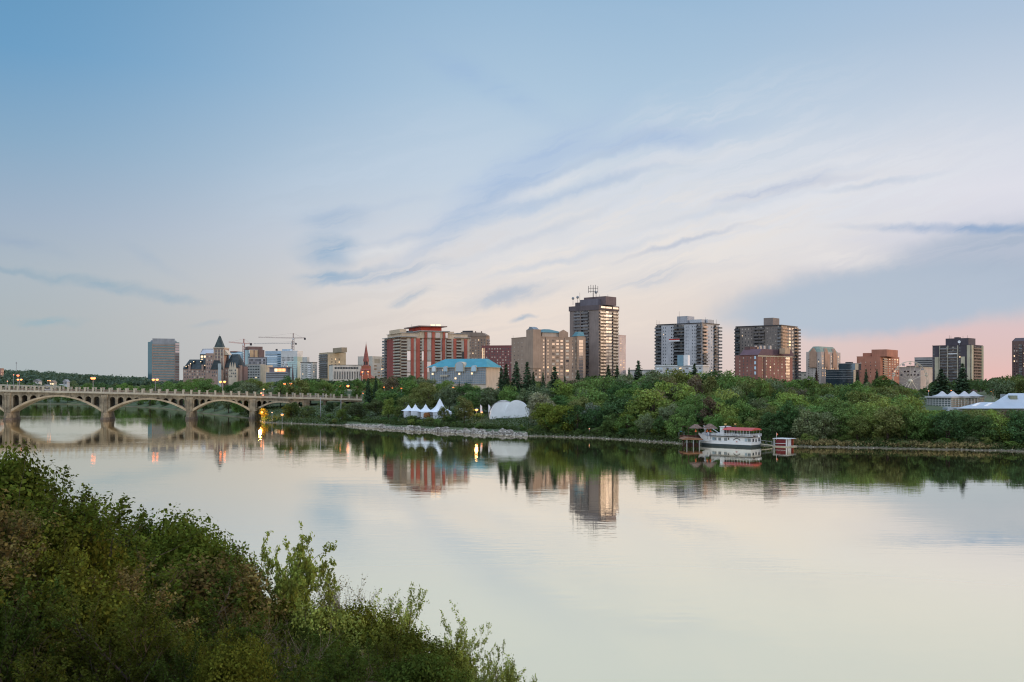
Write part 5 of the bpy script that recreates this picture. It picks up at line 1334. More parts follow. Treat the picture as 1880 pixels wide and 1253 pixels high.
    for yy in (-0.6, 0.6):
        MB().tube((0, yy, 1.9), (le, yy, 1.5), 0.035).tube((0, yy, 0.9), (0, yy, 1.9), 0.03).tube((le / 2, yy, 0.7), (le / 2, yy, 1.7), 0.03).tube((le, yy, 0.5), (le, yy, 1.5), 0.03).build('handrail', steel, g)

# ================================================================== tents, dome, pavilion, wheel
def tents():
    cloth = mat('tent_cloth', (0.66, 0.71, 0.76), rough=0.7, var=0.05, scale=0.6)
    labs = ('leftmost of the small pointed white marquee tents', 'second small pointed white marquee tent from the left', 'third small pointed white marquee tent with a brown door panel', 'large steep pointed white marquee tent at the right of the row')
    for i, (u, v, hw, ve, vb, Y) in enumerate(((750, 743.5, 13, 754.5, 762, 424), (762.5, 742.5, 12.5, 754.5, 762, 421), (781.5, 742.5, 14, 756, 764, 418), (807.5, 732, 20, 756.5, 767, 414))):
        x = X(u, Y); z0 = Z(vb, Y); p = thing('marquee_tent', labs[i], 'tent', (x, Y, z0), math.radians(18), 'white marquee tents on the bank')
        r = hw / F * Y * 1.02; ht = Z(v, Y) - z0; he = Z(ve, Y) - z0
        mb = MB(); n = 9; vs = []; m = 24
        for k in range(n + 1):
            t = k / n; rr = r * (1 - t) ** 1.0 * (1 - 0.34 * math.sin(math.pi * t)) ; zz = he + (ht - he) * t
            for q in range(m):
                a = 2 * math.pi * q / m; sq = max(abs(math.cos(a)), abs(math.sin(a))); blend = 1 - t * 0.8
                sc_ = (1 / sq) * blend + (1 - blend)
                vs.append((rr * sc_ * math.cos(a) * 0.92, rr * sc_ * math.sin(a) * 0.92, zz))
        fs = [(k * m + q, k * m + (q + 1) % m, (k + 1) * m + (q + 1) % m, (k + 1) * m + q) for k in range(n) for q in range(m)]
        mb.add(vs, fs, 0, True); mb.build('canopy', cloth, p)
        rw = r * 0.9
        MB().box(-rw, rw, -rw, -rw + 0.08, -1, he).build('side_wall', cloth if i in (0, 1, 3) else cloth, p); MB().box(rw - 0.08, rw, -rw + 0.09, rw, -1, he).build('side_wall', cloth, p)
        for sx_ in (-1, 1): MB().tube((sx_ * rw, -rw - 0.06, -1), (sx_ * rw, -rw - 0.06, he), 0.08).build('pole', brown_metal, p)
        if i == 2: MB().extr_y([(-1.6, -0.6), (1.2, -0.6), (1.2, he * 0.5), (0.6, he * 0.8), (-1.0, he * 0.8), (-1.6, he * 0.5)], -rw - 0.1, -rw - 0.01).build('door_panel', mat('brown_panel', (0.38, 0.17, 0.07)), p)
        if i == 3: MB().box(-rw, rw, -rw - 0.05, -rw - 0.01, he * 0.45, he * 0.5).build('seam', steel, p)
        MB().tube((0, 0, ht - 0.2), (0, 0, ht + 0.5), 0.06).build('finial', steel, p)
    Y = 408; p = thing('marquee_tent', 'low white tent mostly hidden by bushes right of the large pointed marquee', 'tent', (X(846, Y), Y, Z(766, Y)), 0.2, 'white marquee tents on the bank')
    MB().cone(0, 0, 2.0, 3.8, 4.2, 0.1, 4, smooth=False, ph=math.pi / 4).build('canopy', cloth, p); MB().box(-2.7, 2.7, -2.7, 2.7, -1, 1.99).build('side_wall', cloth, p)
    for i, (u, v) in enumerate(((881.5, 743), (896.5, 743))):
        Y = 400; x = X(u, Y); z0 = ground(x, Y); f = thing('banner_flag', ('slim white banner flag left of the domed stage tent', 'slim white banner flag touching the left edge of the domed stage tent')[i], 'flag', (x, Y, z0), 0, 'banner flags beside the domed tent')
        h = Z(v, Y) - z0; MB().tube((0, 0, -0.3), (0, 0, h), 0.05).build('pole', steel, f); MB().extr_y([(0.05, h * 0.35), (0.9, h * 0.4), (0.8, h * 0.85), (0.05, h)], -0.03, 0.03).build('banner', cloth, f)
    # domed stage tent: two crossing vaults
    Y = 392; cx = X(935, Y); z0 = Z(771, Y); p = thing('domed_tent', 'large white double-domed fabric stage tent on the bank', 'tent', (cx, Y, z0))
    fab = mat('stage_fabric', (0.80, 0.84, 0.85), rough=0.6, var=0.06, scale=0.35, bump=0.05)
    def vault(name, uc, hw, vt, y0, y1, lean, lift=0.0):
        r = hw / F * Y; h = Z(vt, Y) - z0; n = 22; mseg = 10; vs = []
        xc = X(uc, Y) - cx
        for k in range(mseg + 1):
            t = k / mseg; yy = y0 + (y1 - y0) * t; s = 1 - 0.12 * (2 * t - 1) ** 2; hs = h * (1 - 0.10 * t)
            for q in range(n + 1):
                a = math.pi * q / n; ca = math.cos(a); sa = math.sin(a)
                vs.append((xc + lean * t - r * s * math.copysign(abs(ca) ** 0.95, ca), yy, -0.5 + (hs + 0.5) * (sa ** 0.85)))
        fs = [(k * (n + 1) + q, k * (n + 1) + q + 1, (k + 1) * (n + 1) + q + 1, (k + 1) * (n + 1) + q) for k in range(mseg) for q in range(n)]
        mb = MB().add(vs, fs, 0, True); mb.add(vs[:n + 1], [tuple(range(n, -1, -1))]); mb.add(vs[-n - 1:], [tuple(range(n + 1))]); mb.build(name, fab, p)
    vault('left_vault', 924.5, 28.5, 735, 0, 9, 0.6); vault('right_vault', 948.5, 26, 734.8, -0.5, 8, 0.6)
    MB().box(X(911, Y) - cx, X(962, Y) - cx, -2.2, -0.9, -1.2, Z(768, Y) - z0).build('stage_skirt', mat('green_skirt', (0.05, 0.12, 0.07)), p)
    # rigging line
    mb = MB()
    for q in range(12):
        a0, a1 = math.pi * q / 12, math.pi * (q + 1) / 12; rr = 28.5 / F * Y; hh = Z(736.2, Y) - z0; xc = X(924.5, Y) - cx
        f = lambda a: (xc - rr * math.copysign(abs(math.cos(a)) ** 0.95, math.cos(a)), -0.06, hh * math.sin(a) ** 0.85)
        mb.tube(f(a0), f(a1), 0.1)
    mb.build('edge_seam', steel, p)
    # pavilion with peaked fabric roof
    Y = 380; b = Bld('pavilion', 'white glazed pavilion with four fabric peaks on its roof, at right', 'pavilion', 1746, Y, 1702, 1807, 56, 731, zb=ground(X(1746, Y), Y))
    b.body(glass('pavilion_glass', (0.20, 0.24, 0.24), 0.30)); b.mat = white
    fabw = mat('peaked_fabric', (0.48, 0.48, 0.49), var=0.05, rough=0.7)
    for k in range(4): b.block('rail', 'L', 1702.5, 1745.8, 735 + 3.8 * k, 735.7 + 3.8 * k, 0.15, 0.01, white); b.block('rail', 'R', 1746.2, 1806, 735 + 3.8 * k, 735.9 + 3.8 * k, 0.15, 0.01, mat('bleacher_brown', (0.35, 0.24, 0.18)))
    for i in range(9): u = 1702.5 + 43 * i / 8; b.block('mullion', 'L', u - 0.25, u + 0.25, 732.4, 752, 0.2, 0.16, white)
    for i in range(11): u = 1746.8 + 59 * i / 10; b.block('mullion', 'R', u - 0.25, u + 0.25, 732.4, 752, 0.2, 0.16, white)
    MB().box(-b.wL - 0.6, 0.6, -0.6, b.wR + 0.6, b.h + 0.01, b.h + 0.55).build('roof_edge', fabw, b.root)
    for i, (fx, fy) in enumerate(((0.28, 0.25), (0.72, 0.25), (0.72, 0.60), (0.72, 0.88))):
        cxl = -b.wL * (1 - fx); cyl = b.wR * fy; rr = 2.6; hp = 2.0
        mb = MB(); mb.lathe([(rr * 1.5 * (1 - t) ** 1.0 * (1 - 0.35 * math.sin(math.pi * t)) + 0.06, b.h + 0.56 + hp * t) for t in np.linspace(0, 1, 9)], cxl, cyl, 16).build('fabric_peak', fabw, b.root)
    b.close()
    # low white roofs at the far right
    wr = mat('white_metal_roof', (0.40, 0.45, 0.50), rough=0.5, var=0.06, scale=0.3)
    Y = 350; cx = X(1820, Y); zb = ground(cx, Y); p = thing('greenhouse_hall', 'low wide hall with long sloping pale blue-white roofs at the right edge', 'hall', (cx, Y, zb))
    z = lambda v: Z(v, Y) - zb; x = lambda u: X(u, Y) - cx
    MB().box(x(1762), x(1900), 1.5, 14, -2, z(750) ).build('wall', wallmat('hall_wall', (0.4, 0.42, 0.44)), p)
    Q = lambda u, v, dy: (X(u, Y + dy) - cx, dy, Z(v, Y + dy) - zb)
    MB().add([Q(1756, 751, 0), Q(1935, 751, 0), Q(1935, 740, 8), Q(1800, 740, 8), Q(1756, 749.8, 0), Q(1935, 749.8, 0), Q(1935, 738.7, 8), Q(1800, 738.7, 8)],
             [(0, 3, 2, 1), (4, 5, 6, 7), (0, 1, 5, 4), (1, 2, 6, 5), (2, 3, 7, 6), (3, 0, 4, 7)]).build('lower_roof', wr, p)
    Q = lambda u, v, dy: (X(u, Y + dy) - cx, dy, Z(v, Y + dy) - zb)
    MB().add([Q(1826, 740, 8.2), Q(1935, 740, 8.2), Q(1935, 724, 15), Q(1852, 724, 15), Q(1826, 738.6, 8.2), Q(1935, 738.6, 8.2), Q(1935, 722.4, 15), Q(1852, 722.4, 15)],
             [(0, 3, 2, 1), (4, 5, 6, 7), (0, 1, 5, 4), (1, 2, 6, 5), (2, 3, 7, 6), (3, 0, 4, 7)]).build('upper_roof', wr, p)
    MB().box(X(1856, Y + 16) - cx, x(1905), 15.1, 24, -2, Z(724.5, Y + 15) - zb).build('rear_wall', wallmat('hall_wall', (0.4, 0.42, 0.44)), p)
    rv = lambda dy: 749.8 - 11.1 * dy / 8
    for u0, u1 in ((1784, 1790), (1806, 1812)):
        MB().add([Q(u0, rv(2.5) + 0.4, 2.5), Q(u1, rv(2.5) + 0.4, 2.5), Q(u1 + 10, rv(6.5) + 0.4, 6.5), Q(u0 + 10, rv(6.5) + 0.4, 6.5), Q(u0, rv(2.5) - 0.8, 2.5), Q(u1, rv(2.5) - 0.8, 2.5), Q(u1 + 10, rv(6.5) - 0.8, 6.5), Q(u0 + 10, rv(6.5) - 0.8, 6.5)],
                 [(0, 3, 2, 1), (4, 5, 6, 7), (0, 1, 5, 4), (1, 2, 6, 5), (2, 3, 7, 6), (3, 0, 4, 7)]).build('skylight', white, p)
    MB().box(X(1853, Y + 11) - cx, X(1866, Y + 11) - cx, 10.2, 12, Z(735, Y + 11) - zb, Z(726.5, Y + 11) - zb).build('vent_grille', wallmat('olive_vent', (0.26, 0.28, 0.2)), p)
    MB().box(x(1735), x(1746), -2, 2, -2, z(748.5)).build('porch', wr, p)
    # ferris wheel
    Y = 540; uc, vc, rp = 1671, 700, 36; cx = X(uc, Y); zb = ground(cx, Y); hub = Z(vc, Y) - zb; r = rp / F * Y
    p = thing('ferris_wheel', 'pale thin ferris wheel half hidden by trees in front of the low beige buildings', 'ferris wheel', (cx, Y, zb), math.radians(12))
    pw = mat('wheel_cream', (0.62, 0.55, 0.42), rough=0.5, var=0.05)
    for yy, nm in ((-0.6, 'rim'), (0.6, 'rim')):
        mb = MB()
        for k in range(32):
            a, b2 = 2 * math.pi * k / 32, 2 * math.pi * (k + 1) / 32
            mb.tube((r * math.cos(a), yy, hub + r * math.sin(a)), (r * math.cos(b2), yy, hub + r * math.sin(b2)), 0.13, n=4)
        mb.build(nm, pw, p)
    for k in range(16):
        a = 2 * math.pi * k / 16; MB().tube((0, 0, hub), (r * math.cos(a), 0, hub + r * math.sin(a)), 0.09, n=4).build('spoke', pw, p)
        g = MB().box(-0.5, 0.5, -0.45, 0.45, -1.5, -0.7).extr_y([(-0.6, -0.2), (0.6, -0.2), (0, 0.2)], -0.5, 0.5).build('gondola', wallmat('gondola_%d' % (k % 3), ((0.5, 0.4, 0.3), (0.55, 0.5, 0.4), (0.3, 0.3, 0.32))[k % 3]), p, (r * math.cos(a), 0, hub + r * math.sin(a)))
    MB().tube((0, -1, hub), (0, 1, hub), 0.9, n=14).build('hub', pw, p)
    for s in (-1, 1):
        for yy in (-1.3, 1.3): MB().tube((s * r * 0.5, yy, 0), (0, yy, hub), 0.2).build('support_leg', pw, p)

# ================================================================== lamps and poles
def lamps():
    # on the bridge: double-headed
    for i, (u, v, sep, lab) in enumerate(((171, 694.5, 4, 'orange street lamp pair over the bridge left of the banded tower'), (285, 697, 7, 'twin orange street lamps in front of the foot of the banded office tower'),
                                          (408.5, 701, 7.5, 'twin orange street lamps below the castle hotel'), (528, 705, 11.5, 'wide twin orange street lamps below the white offices'),
                                          (632, 708.7, 13.5, 'wide twin orange street lamps near the right end of the bridge'), (36, 697, 6, 'low twin orange street lamps on the hill road at far left'))):
        Y = 512 if i < 3 else (530 if i < 5 else 560)
        lamp('street_lamp', lab, u, v, Y, zg=10.5, r=0.62 if i < 5 else 0.5, s=11, heads=((-sep / 2, 0), (sep / 2, 0)))
    BR = ((33, 689.5, 620, 0.85, (1, 0.28, 0.16), 'big red-orange street lamp at far left above the bridge', 9), (13.5, 700, 620, 0.35, (0.9, 0.9, 0.8), 'small white lamp at far left above the bridge', 5),
          (25, 688.5, 640, 0.35, (1, 0.6, 0.4), 'small pale lamp just left of the big red-orange one', 5), (88, 699, 700, 0.45, (1, 0.7, 0.35), 'small yellow lamp, left of two beside the cream hill house', 7), (92, 699, 702, 0.55, (1, 0.7, 0.35), 'small yellow lamp, right of two beside the cream hill house', 7),
          (484, 715, 520, 0.42, (1, 0.8, 0.55), 'pale street lamp over the bridge deck beside the fourth pier', 9), (479.5, 722, 505, 0.45, (1, 0.6, 0.3), 'orange traffic light on the bridge deck', 10), (483, 725.6, 504, 0.35, (1, 0.45, 0.25), 'small red-orange lamp just under the orange one on the bridge', 8),
          (619, 708, 560, 0.35, (1, 0.9, 0.7), 'small white lamp left of the twin lamps near the bridge end', 6), (667, 722, 520, 0.4, (1, 0.5, 0.25), 'small orange lamp by the orange flag', 8), (684, 711, 560, 0.35, (1, 0.9, 0.6), 'small pale lamp among the dark spruces right of the church', 6),
          (706, 711, 480, 0.5, (1, 0.55, 0.22), 'leftmost of three orange lamps in the park trees below the red condominium', 9), (720, 711.5, 478, 0.62, (1, 0.6, 0.25), 'middle and brightest of three orange lamps below the red condominium', 10), (737.5, 713, 476, 0.5, (1, 0.45, 0.16), 'right of three orange lamps below the red condominium', 9),
          (793, 713.5, 470, 0.52, (1, 0.55, 0.2), 'orange lamp below the left part of the blue-roofed hotel', 9), (832, 711.5, 520, 0.6, (1, 0.6, 0.3), 'orange lamp at the entrance of the blue-roofed hotel', 9), (871, 711.5, 470, 0.45, (1, 0.55, 0.25), 'orange lamp in the trees right of the hotel entrance', 8), (915.5, 711.5, 470, 0.3, (1, 0.6, 0.3), 'tiny orange lamp below the tall spruces', 7),
          (875, 752.5, 398, 0.62, (1, 0.55, 0.25), 'bright orange lamp between the marquees and the domed tent', 11), (884.5, 757, 396, 0.38, (1, 0.6, 0.3), 'smaller orange lamp just left of the domed tent', 9),
          (977, 713, 470, 0.3, (1, 0.7, 0.45), 'tiny pale lamp above the silvery tree', 6), (1404, 712.5, 420, 0.25, (1, 0.85, 0.7), 'tiny white lamp in the trees below the brick block', 6), (1745.5, 716.5, 400, 0.42, (1, 0.6, 0.3), 'small orange lamp between the two big dark conifers', 8), (1705, 718, 400, 0.22, (1, 0.8, 0.6), 'tiny pale lamp at the left end of the peaked pavilion', 5),
          (1823, 717.5, 410, 0.95, (1, 0.5, 0.16), 'large orange glowing lamp in the trees above the white hall roofs', 9), (499.5, 757.5, 458, 0.3, (0.9, 0.95, 0.8), 'small white lamp on the bank under the bridge end', 6), (1082, 787.5, 336, 0.18, (1, 0.95, 0.8), 'tiny white lamp on the bank in front of the bushes', 5))
    for (u, v, Y, r, c, lab, s) in BR:
        on_b = 470 < u < 490 and v < 730
        lamp('street_lamp', lab, u, v, Y, zg=11.8 if on_b else None, r=r * 0.8, col=c, s=s)
    lamp('park_lamp', 'bright warm lamp in the yellow lit tree by the fourth pier', 481, 757, 476, r=0.5, col=(1, 0.6, 0.15), s=16)
    lamp('park_lamp', 'long warm lit sign lamp on the bank under the bridge end', 518, 761.5, 450, r=0.55, col=(1, 0.72, 0.4), s=4)
    # real light from the brightest park lamps onto the leaves beside them
    for (u, v, Y, e, c) in ((480, 756, 472, 9000, (1, 0.5, 0.06)), (875, 751, 395, 500, (1, 0.55, 0.2)), (1823, 716, 406, 900, (1, 0.5, 0.12)), (671, 688, 852, 1500, (1, 0.35, 0.12))):
        ld = bpy.data.lights.new('lamp_light', 'POINT'); ld.energy = e; ld.color = c; ld.shadow_soft_size = 0.6
        o = link('lamp_light', ld, None, (X(u, Y), Y - 2.5, Z(v, Y)))
    # unlit tall poles
    for (u, vt, vb, Y, arm, lab) in ((588.5, 730, 762, 452, 8, 'tall grey street light pole with a right-hand arm, standing before the bridge end'), (626, 734, 752, 470, 0, 'thin grey pole right of the tall street light before the bridge end'),
                                     (500, 712, 728, 540, 6, 'unlit thin lamp post above the bridge deck, right of the fourth pier')):
        x = X(u, Y); zg = ground(x, Y); p = thing('lamp_post', lab, 'lamp post', (x, Y, zg)); h = Z(vt, Y) - zg
        MB().tube((0, 0, -0.5), (0, 0, h), 0.22, 0.12, 8).build('pole', steel, p)
        if arm: MB().tube((0, 0, h), (arm / F * Y, 0, h + 0.8), 0.09).build('arm', steel, p); MB().box(arm / F * Y - 0.2, arm / F * Y + 1.3, -0.2, 0.2, h + 0.65, h + 0.9).build('lamp_head', concrete_light, p)
    Y = 522; x = X(657.5, Y); zg = ground(x, Y); p = thing('flagpole', 'flagpole with an orange and white flag at the right end of the bridge', 'flag', (x, Y, zg)); h = Z(709, Y) - zg
    MB().tube((0, 0, -0.5), (0, 0, h), 0.14, 0.08, 6).build('pole', mat('orange_pole', (0.45, 0.2, 0.14)), p)
    MB().add([(-0.1, 0, h), (-1.6, 0.3, h - 0.2), (-1.7, 0, h - 1.9), (-0.1, 0.1, h - 2.2), (-0.1, 0.06, h), (-1.6, 0.36, h - 0.2), (-1.7, 0.06, h - 1.9), (-0.1, 0.16, h - 2.2)], [(0, 1, 2, 3), (7, 6, 5, 4), (0, 4, 5, 1), (1, 5, 6, 2), (2, 6, 7, 3), (3, 7, 4, 0)]).build('flag', mat('peach_flag', (0.62, 0.36, 0.25)), p)
    # road parapet on the far bank behind the bridge at the left
    Y = 932; x0, x1 = X(-60, Y), X(112, Y); p = thing('road_parapet', 'long pale concrete road wall seen behind the left end of the bridge', 'wall', (x0, Y, 0))
    mb = MB(); n = 40
    for i in range(n):
        xa = (x1 - x0) * i / n; xb = (x1 - x0) * (i + 1) / n; za = Z(704 + 5.5 * i / n, Y); zb2 = Z(704 + 5.5 * (i + 1) / n, Y)
        mb.add([(xa, 0, za - 1.4), (xb, 0, zb2 - 1.4), (xb, 0, zb2), (xa, 0, za), (xa, 1.2, za - 1.4), (xb, 1.2, zb2 - 1.4), (xb, 1.2, zb2), (xa, 1.2, za)], [(0, 1, 2, 3), (7, 6, 5, 4), (3, 2, 6, 7), (4, 5, 1, 0)])
    mb.build('wall', concrete_light, p)
    for k in range(5): MB().box((x1 - x0) * (k + 0.5) / 5 - 0.6, (x1 - x0) * (k + 0.5) / 5 + 0.6, 0.1, 1.1, -2, Z(706 + 1.1 * k, Y) - 1.2).build('column', concrete, p)
# ================================================================== vegetation
def leaf_material(name, trans=0.38, hue=0.012):
    m = bpy.data.materials.new(name); m.use_nodes = True; nt = m.node_tree; nt.nodes.clear(); g = G(nt)
    oi = g.n('ShaderNodeObjectInfo'); geo = g.n('ShaderNodeNewGeometry'); tc = g.n('ShaderNodeTexCoord')
    hs = g.n('ShaderNodeHueSaturation')
    g.plug(hs.inputs['Hue'], g.math('MULTIPLY_ADD', g.math('SUBTRACT', geo.outputs['Random Per Island'], 0.5), hue * 3, 0.5))
    n = g.noise(tc.outputs['Object'], 0.8, 3, 0.6)
    val = g.math('MULTIPLY', g.math('MULTIPLY_ADD', geo.outputs['Random Per Island'], 0.8, 0.6), g.maprange(n, 0.3, 0.7, 0.62, 1.42))
    g.plug(hs.inputs['Value'], val); g.plug(hs.inputs['Color'], oi.outputs['Color'])
    d = g.n('ShaderNodeBsdfDiffuse'); nt.links.new(hs.outputs[0], d.inputs[0])
    t = g.n('ShaderNodeBsdfTranslucent'); g.plug(t.inputs[0], g.mix(0.6, hs.outputs[0], (1.3, 1.25, 0.5, 1), 'MULTIPLY'))
    mx = g.n('ShaderNodeMixShader'); mx.inputs[0].default_value = trans
    nt.links.new(d.outputs[0], mx.inputs[1]); nt.links.new(t.outputs[0], mx.inputs[2])
    o = g.n('ShaderNodeOutputMaterial'); nt.links.new(mx.outputs[0], o.inputs[0])
    return m
LEAF = leaf_material('leaves'); NEEDLE = leaf_material('needles', 0.05, 0.006)
BARK = mat('bark', (0.10, 0.075, 0.055), var=0.3, scale=2.0, bump=0.4)
BARKP = mat('pale_bark', (0.24, 0.20, 0.15), var=0.3, scale=2.0, bump=0.4)

def leaf_mesh(name, P, N, S, m, rng, asp=0.62):
    """one diamond-shaped leaf (or leaf spray) per point"""
    n = len(P)
    N = N / (np.linalg.norm(N, axis=1, keepdims=True) + 1e-9)
    A = rng.normal(size=(n, 3)); A -= N * (A * N).sum(1, keepdims=True); A /= np.linalg.norm(A, axis=1, keepdims=True) + 1e-9
    B = np.cross(N, A); S = S[:, None]
    V = np.stack([P - A * S * 0.5, P + B * S * 0.5 * asp - A * S * 0.05, P + A * S * 0.5, P - B * S * 0.5 * asp - A * S * 0.05], 1).reshape(-1, 3)
    me = bpy.data.meshes.new(name); me.vertices.add(4 * n); me.vertices.foreach_set('co', V.astype(np.float32).ravel())
    me.loops.add(4 * n); me.loops.foreach_set('vertex_index', np.arange(4 * n, dtype=np.int32))
    me.polygons.add(n); me.polygons.foreach_set('loop_start', np.arange(0, 4 * n, 4, dtype=np.int32))
    me.materials.append(m); me.update(calc_edges=True); return me

def crown_mesh(seed, R3, zc, nb, rb, per, ls, m=None, low=0.0, spiky=0.0):
    """crown made of leafy clumps spread through an ellipsoid volume"""
    rng = np.random.default_rng(seed); P = []; N = []; S = []
    cents = []
    for _ in range(nb):
        v = rng.normal(size=3); v /= np.linalg.norm(v); q = rng.uniform(0.35, 0.88) ** 0.6
        c = v * np.array(R3) * q
        if c[2] < -R3[2] * 0.75: c[2] *= 0.6
        cents.append((c + np.array([0, 0, zc]), rng.uniform(*rb)))
    for c, r in cents:
        k = int(per * (r / rb[1]) ** 1.4)
        v = rng.normal(size=(k, 3)); v[:, 2] = v[:, 2] * 0.9 + 0.35; v /= np.linalg.norm(v, axis=1, keepdims=True)
        rr = r * rng.uniform(0.55, 1.08 + spiky, size=(k, 1))
        p = c + v * rr * np.array([1.1, 1.1, 0.85])
        P.append(p); N.append(v * 1.0 + rng.normal(size=(k, 3)) * 0.4); S.append(rng.uniform(ls * 0.6, ls * 1.3, size=k))
    P = np.concatenate(P); N = np.concatenate(N); S = np.concatenate(S)
    ok = P[:, 2] > low
    return leaf_mesh('crown', P[ok], N[ok], S[ok], m or LEAF, rng, 0.75), cents

def trunk_mesh(cents, h, r, m=BARK, seed=0, stems=1):
    rr = random.Random(seed); mb = MB()
    for s in range(stems):
        bx, by = (rr.uniform(-0.5, 0.5), rr.uniform(-0.5, 0.5)) if stems > 1 else (0, 0)
        p = Vector((bx * 0.4, by * 0.4, -0.8)); q = Vector((bx, by, h * 0.35)); mb.tube(p, q, r, r * 0.75, 6)
        t = Vector((bx * 1.6 + rr.uniform(-.3, .3), by * 1.6, h * 0.8)); mb.tube(q, t, r * 0.75, r * 0.15, 5)
        for c, _ in cents[s::stems][:9]:
            k = rr.uniform(0.2, 0.9); a = q + (t - q) * k * 0.8
            mb.tube(a, Vector(c), r * 0.3 * (1.1 - k * 0.5), r * 0.06, 4)
    return mb.mesh('trunk', m)

FAR = []
def far_protos():
    specs = [ # kind, R3, zc, nb, rb, per, ls  (unit height 10)
        ('round', (3.9, 3.9, 4.2), 5.6, 26, (1.2, 2.0), 165, 0.50, 0.4), ('round', (4.4, 4.2, 4.0), 5.4, 30, (1.1, 1.9), 155, 0.48, 0.4),
        ('tall', (2.9, 2.9, 4.6), 5.6, 24, (1.0, 1.7), 155, 0.46, 0.5), ('tall', (2.5, 2.5, 4.6), 5.5, 22, (0.9, 1.5), 155, 0.44, 0.5),
        ('wide', (5.4, 4.8, 4.2), 5.2, 36, (1.2, 2.1), 160, 0.52, 0.3), ('wide', (5.0, 5.2, 4.0), 5.4, 34, (1.1, 2.0), 155, 0.50, 0.3),
        ('bushy', (4.6, 4.6, 4.9), 4.6, 32, (1.2, 2.0), 165, 0.50, 0.1), ('bushy', (3.8, 4.2, 5.0), 4.6, 30, (1.1, 1.9), 165, 0.48, 0.1)]
    for i, (k, R3, zc, nb, rb, per, ls, low) in enumerate(specs):
        me, c = crown_mesh(100 + i, R3, zc, nb, rb, per, ls, low=low)
        FAR.append((k, me, trunk_mesh(c, 10, 0.22, seed=i, stems=1 if k != 'bushy' else 3), R3[0]))

def spruce_proto(seed, rw=2.6, dens=1.0):
    rng = np.random.default_rng(seed); P = []; N = []; S = []
    h = 12.0; L = int(30 * dens)
    for k in range(L):
        t = k / (L - 1); z = 0.9 + (h - 0.9) * t; r = rw * (1 - t) ** 0.85 * rng.uniform(0.8, 1.1) + 0.12
        nbr = max(4, int(11 * (1 - t) + 4)); a0 = rng.uniform(0, 6.28)
        for b in range(nbr):
            a = a0 + 6.283 * b / nbr + rng.uniform(-.2, .2); rr = r * rng.uniform(0.7, 1.12); n = max(4, int(14 * rr / rw) + 3)
            s = rng.uniform(0.15, 1, size=n) ** 0.7
            p = np.stack([np.cos(a) * rr * s + rng.normal(size=n) * 0.10, np.sin(a) * rr * s + rng.normal(size=n) * 0.10, z - rr * 0.32 * s + 0.12 * s * s * rr + rng.normal(size=n) * 0.07], 1)
            P.append(p); N.append(np.stack([np.cos(a) * 0.5 + rng.normal(size=n) * 0.3, np.sin(a) * 0.5 + rng.normal(size=n) * 0.3, np.ones(n) * 0.8], 1)); S.append(rng.uniform(0.45, 0.85, size=n))
    me = leaf_mesh('crown', np.concatenate(P), np.concatenate(N), np.concatenate(S), NEEDLE, rng, 0.6)
    tr = MB().tube((0, 0, -0.8), (0, 0, h * 0.95), 0.2, 0.04, 6).mesh('trunk', BARK)
    return me, tr

# --- which landmark stands above a column, for labels
LM = [(0, 'left bridge end'), (110, 'first bridge arch'), (200, 'second pier'), (260, 'banded office tower'), (330, 'castle hotel'), (440, 'white offices'), (560, 'grey flats'), (600, 'square tan tower'), (650, 'church spire'),
      (705, 'red condominium'), (785, 'blue-roofed hotel'), (860, 'brown brick tower'), (900, 'tall spruces'), (945, 'tan hotel block'), (1040, 'tallest tower'), (1136, 'gap beside tallest tower'), (1200, 'white twin-faced tower'), (1320, 'gap before brick block'),
      (1350, 'brick block'), (1460, 'gap beside brick block'), (1480, 'green-roofed tower'), (1545, 'dark glass offices'), (1575, 'orange brick building'), (1655, 'ferris wheel'), (1710, 'dark pillared tower'), (1805, 'right orange lamp'), (1855, 'right edge tower')]
def landmark(u):
    n = LM[0][1]
    for a, t in LM:
        if u >= a: n = t
    return n
ORD = ['first', 'second', 'third', 'fourth', 'fifth', 'sixth', 'seventh', 'eighth', 'ninth', 'tenth', 'eleventh', 'twelfth']
PENDING = []     # (root, u, row, colour word, kind word, category)
def finish_labels():
    from collections import defaultdict
    D = defaultdict(list)
    for r, u, row, cw, kw, cat, grp in PENDING: D[(row, landmark(u), cw, kw)].append((u, r, cat, grp))
    for (row, lm, cw, kw), lst in D.items():
        lst.sort(key=lambda t: t[0])
        for i, (u, r, cat, grp) in enumerate(lst):
            if len(lst) == 1: lab = '%s %s %s, below the %s' % (cw, kw, row, lm)
            else: lab = '%s %s %s, %s from left below the %s' % (cw, kw, row, ORD[min(i, 11)], lm)
            r['label'] = lab; r['category'] = cat; r['group'] = grp
GREENS = [('mid green', (0.121, 0.189, 0.061)), ('dark green', (0.072, 0.128, 0.051)), ('yellow-green', (0.200, 0.262, 0.073)), ('fresh green', (0.139, 0.226, 0.070)), ('grey-green', (0.151, 0.189, 0.103)), ('olive green', (0.158, 0.183, 0.067))]
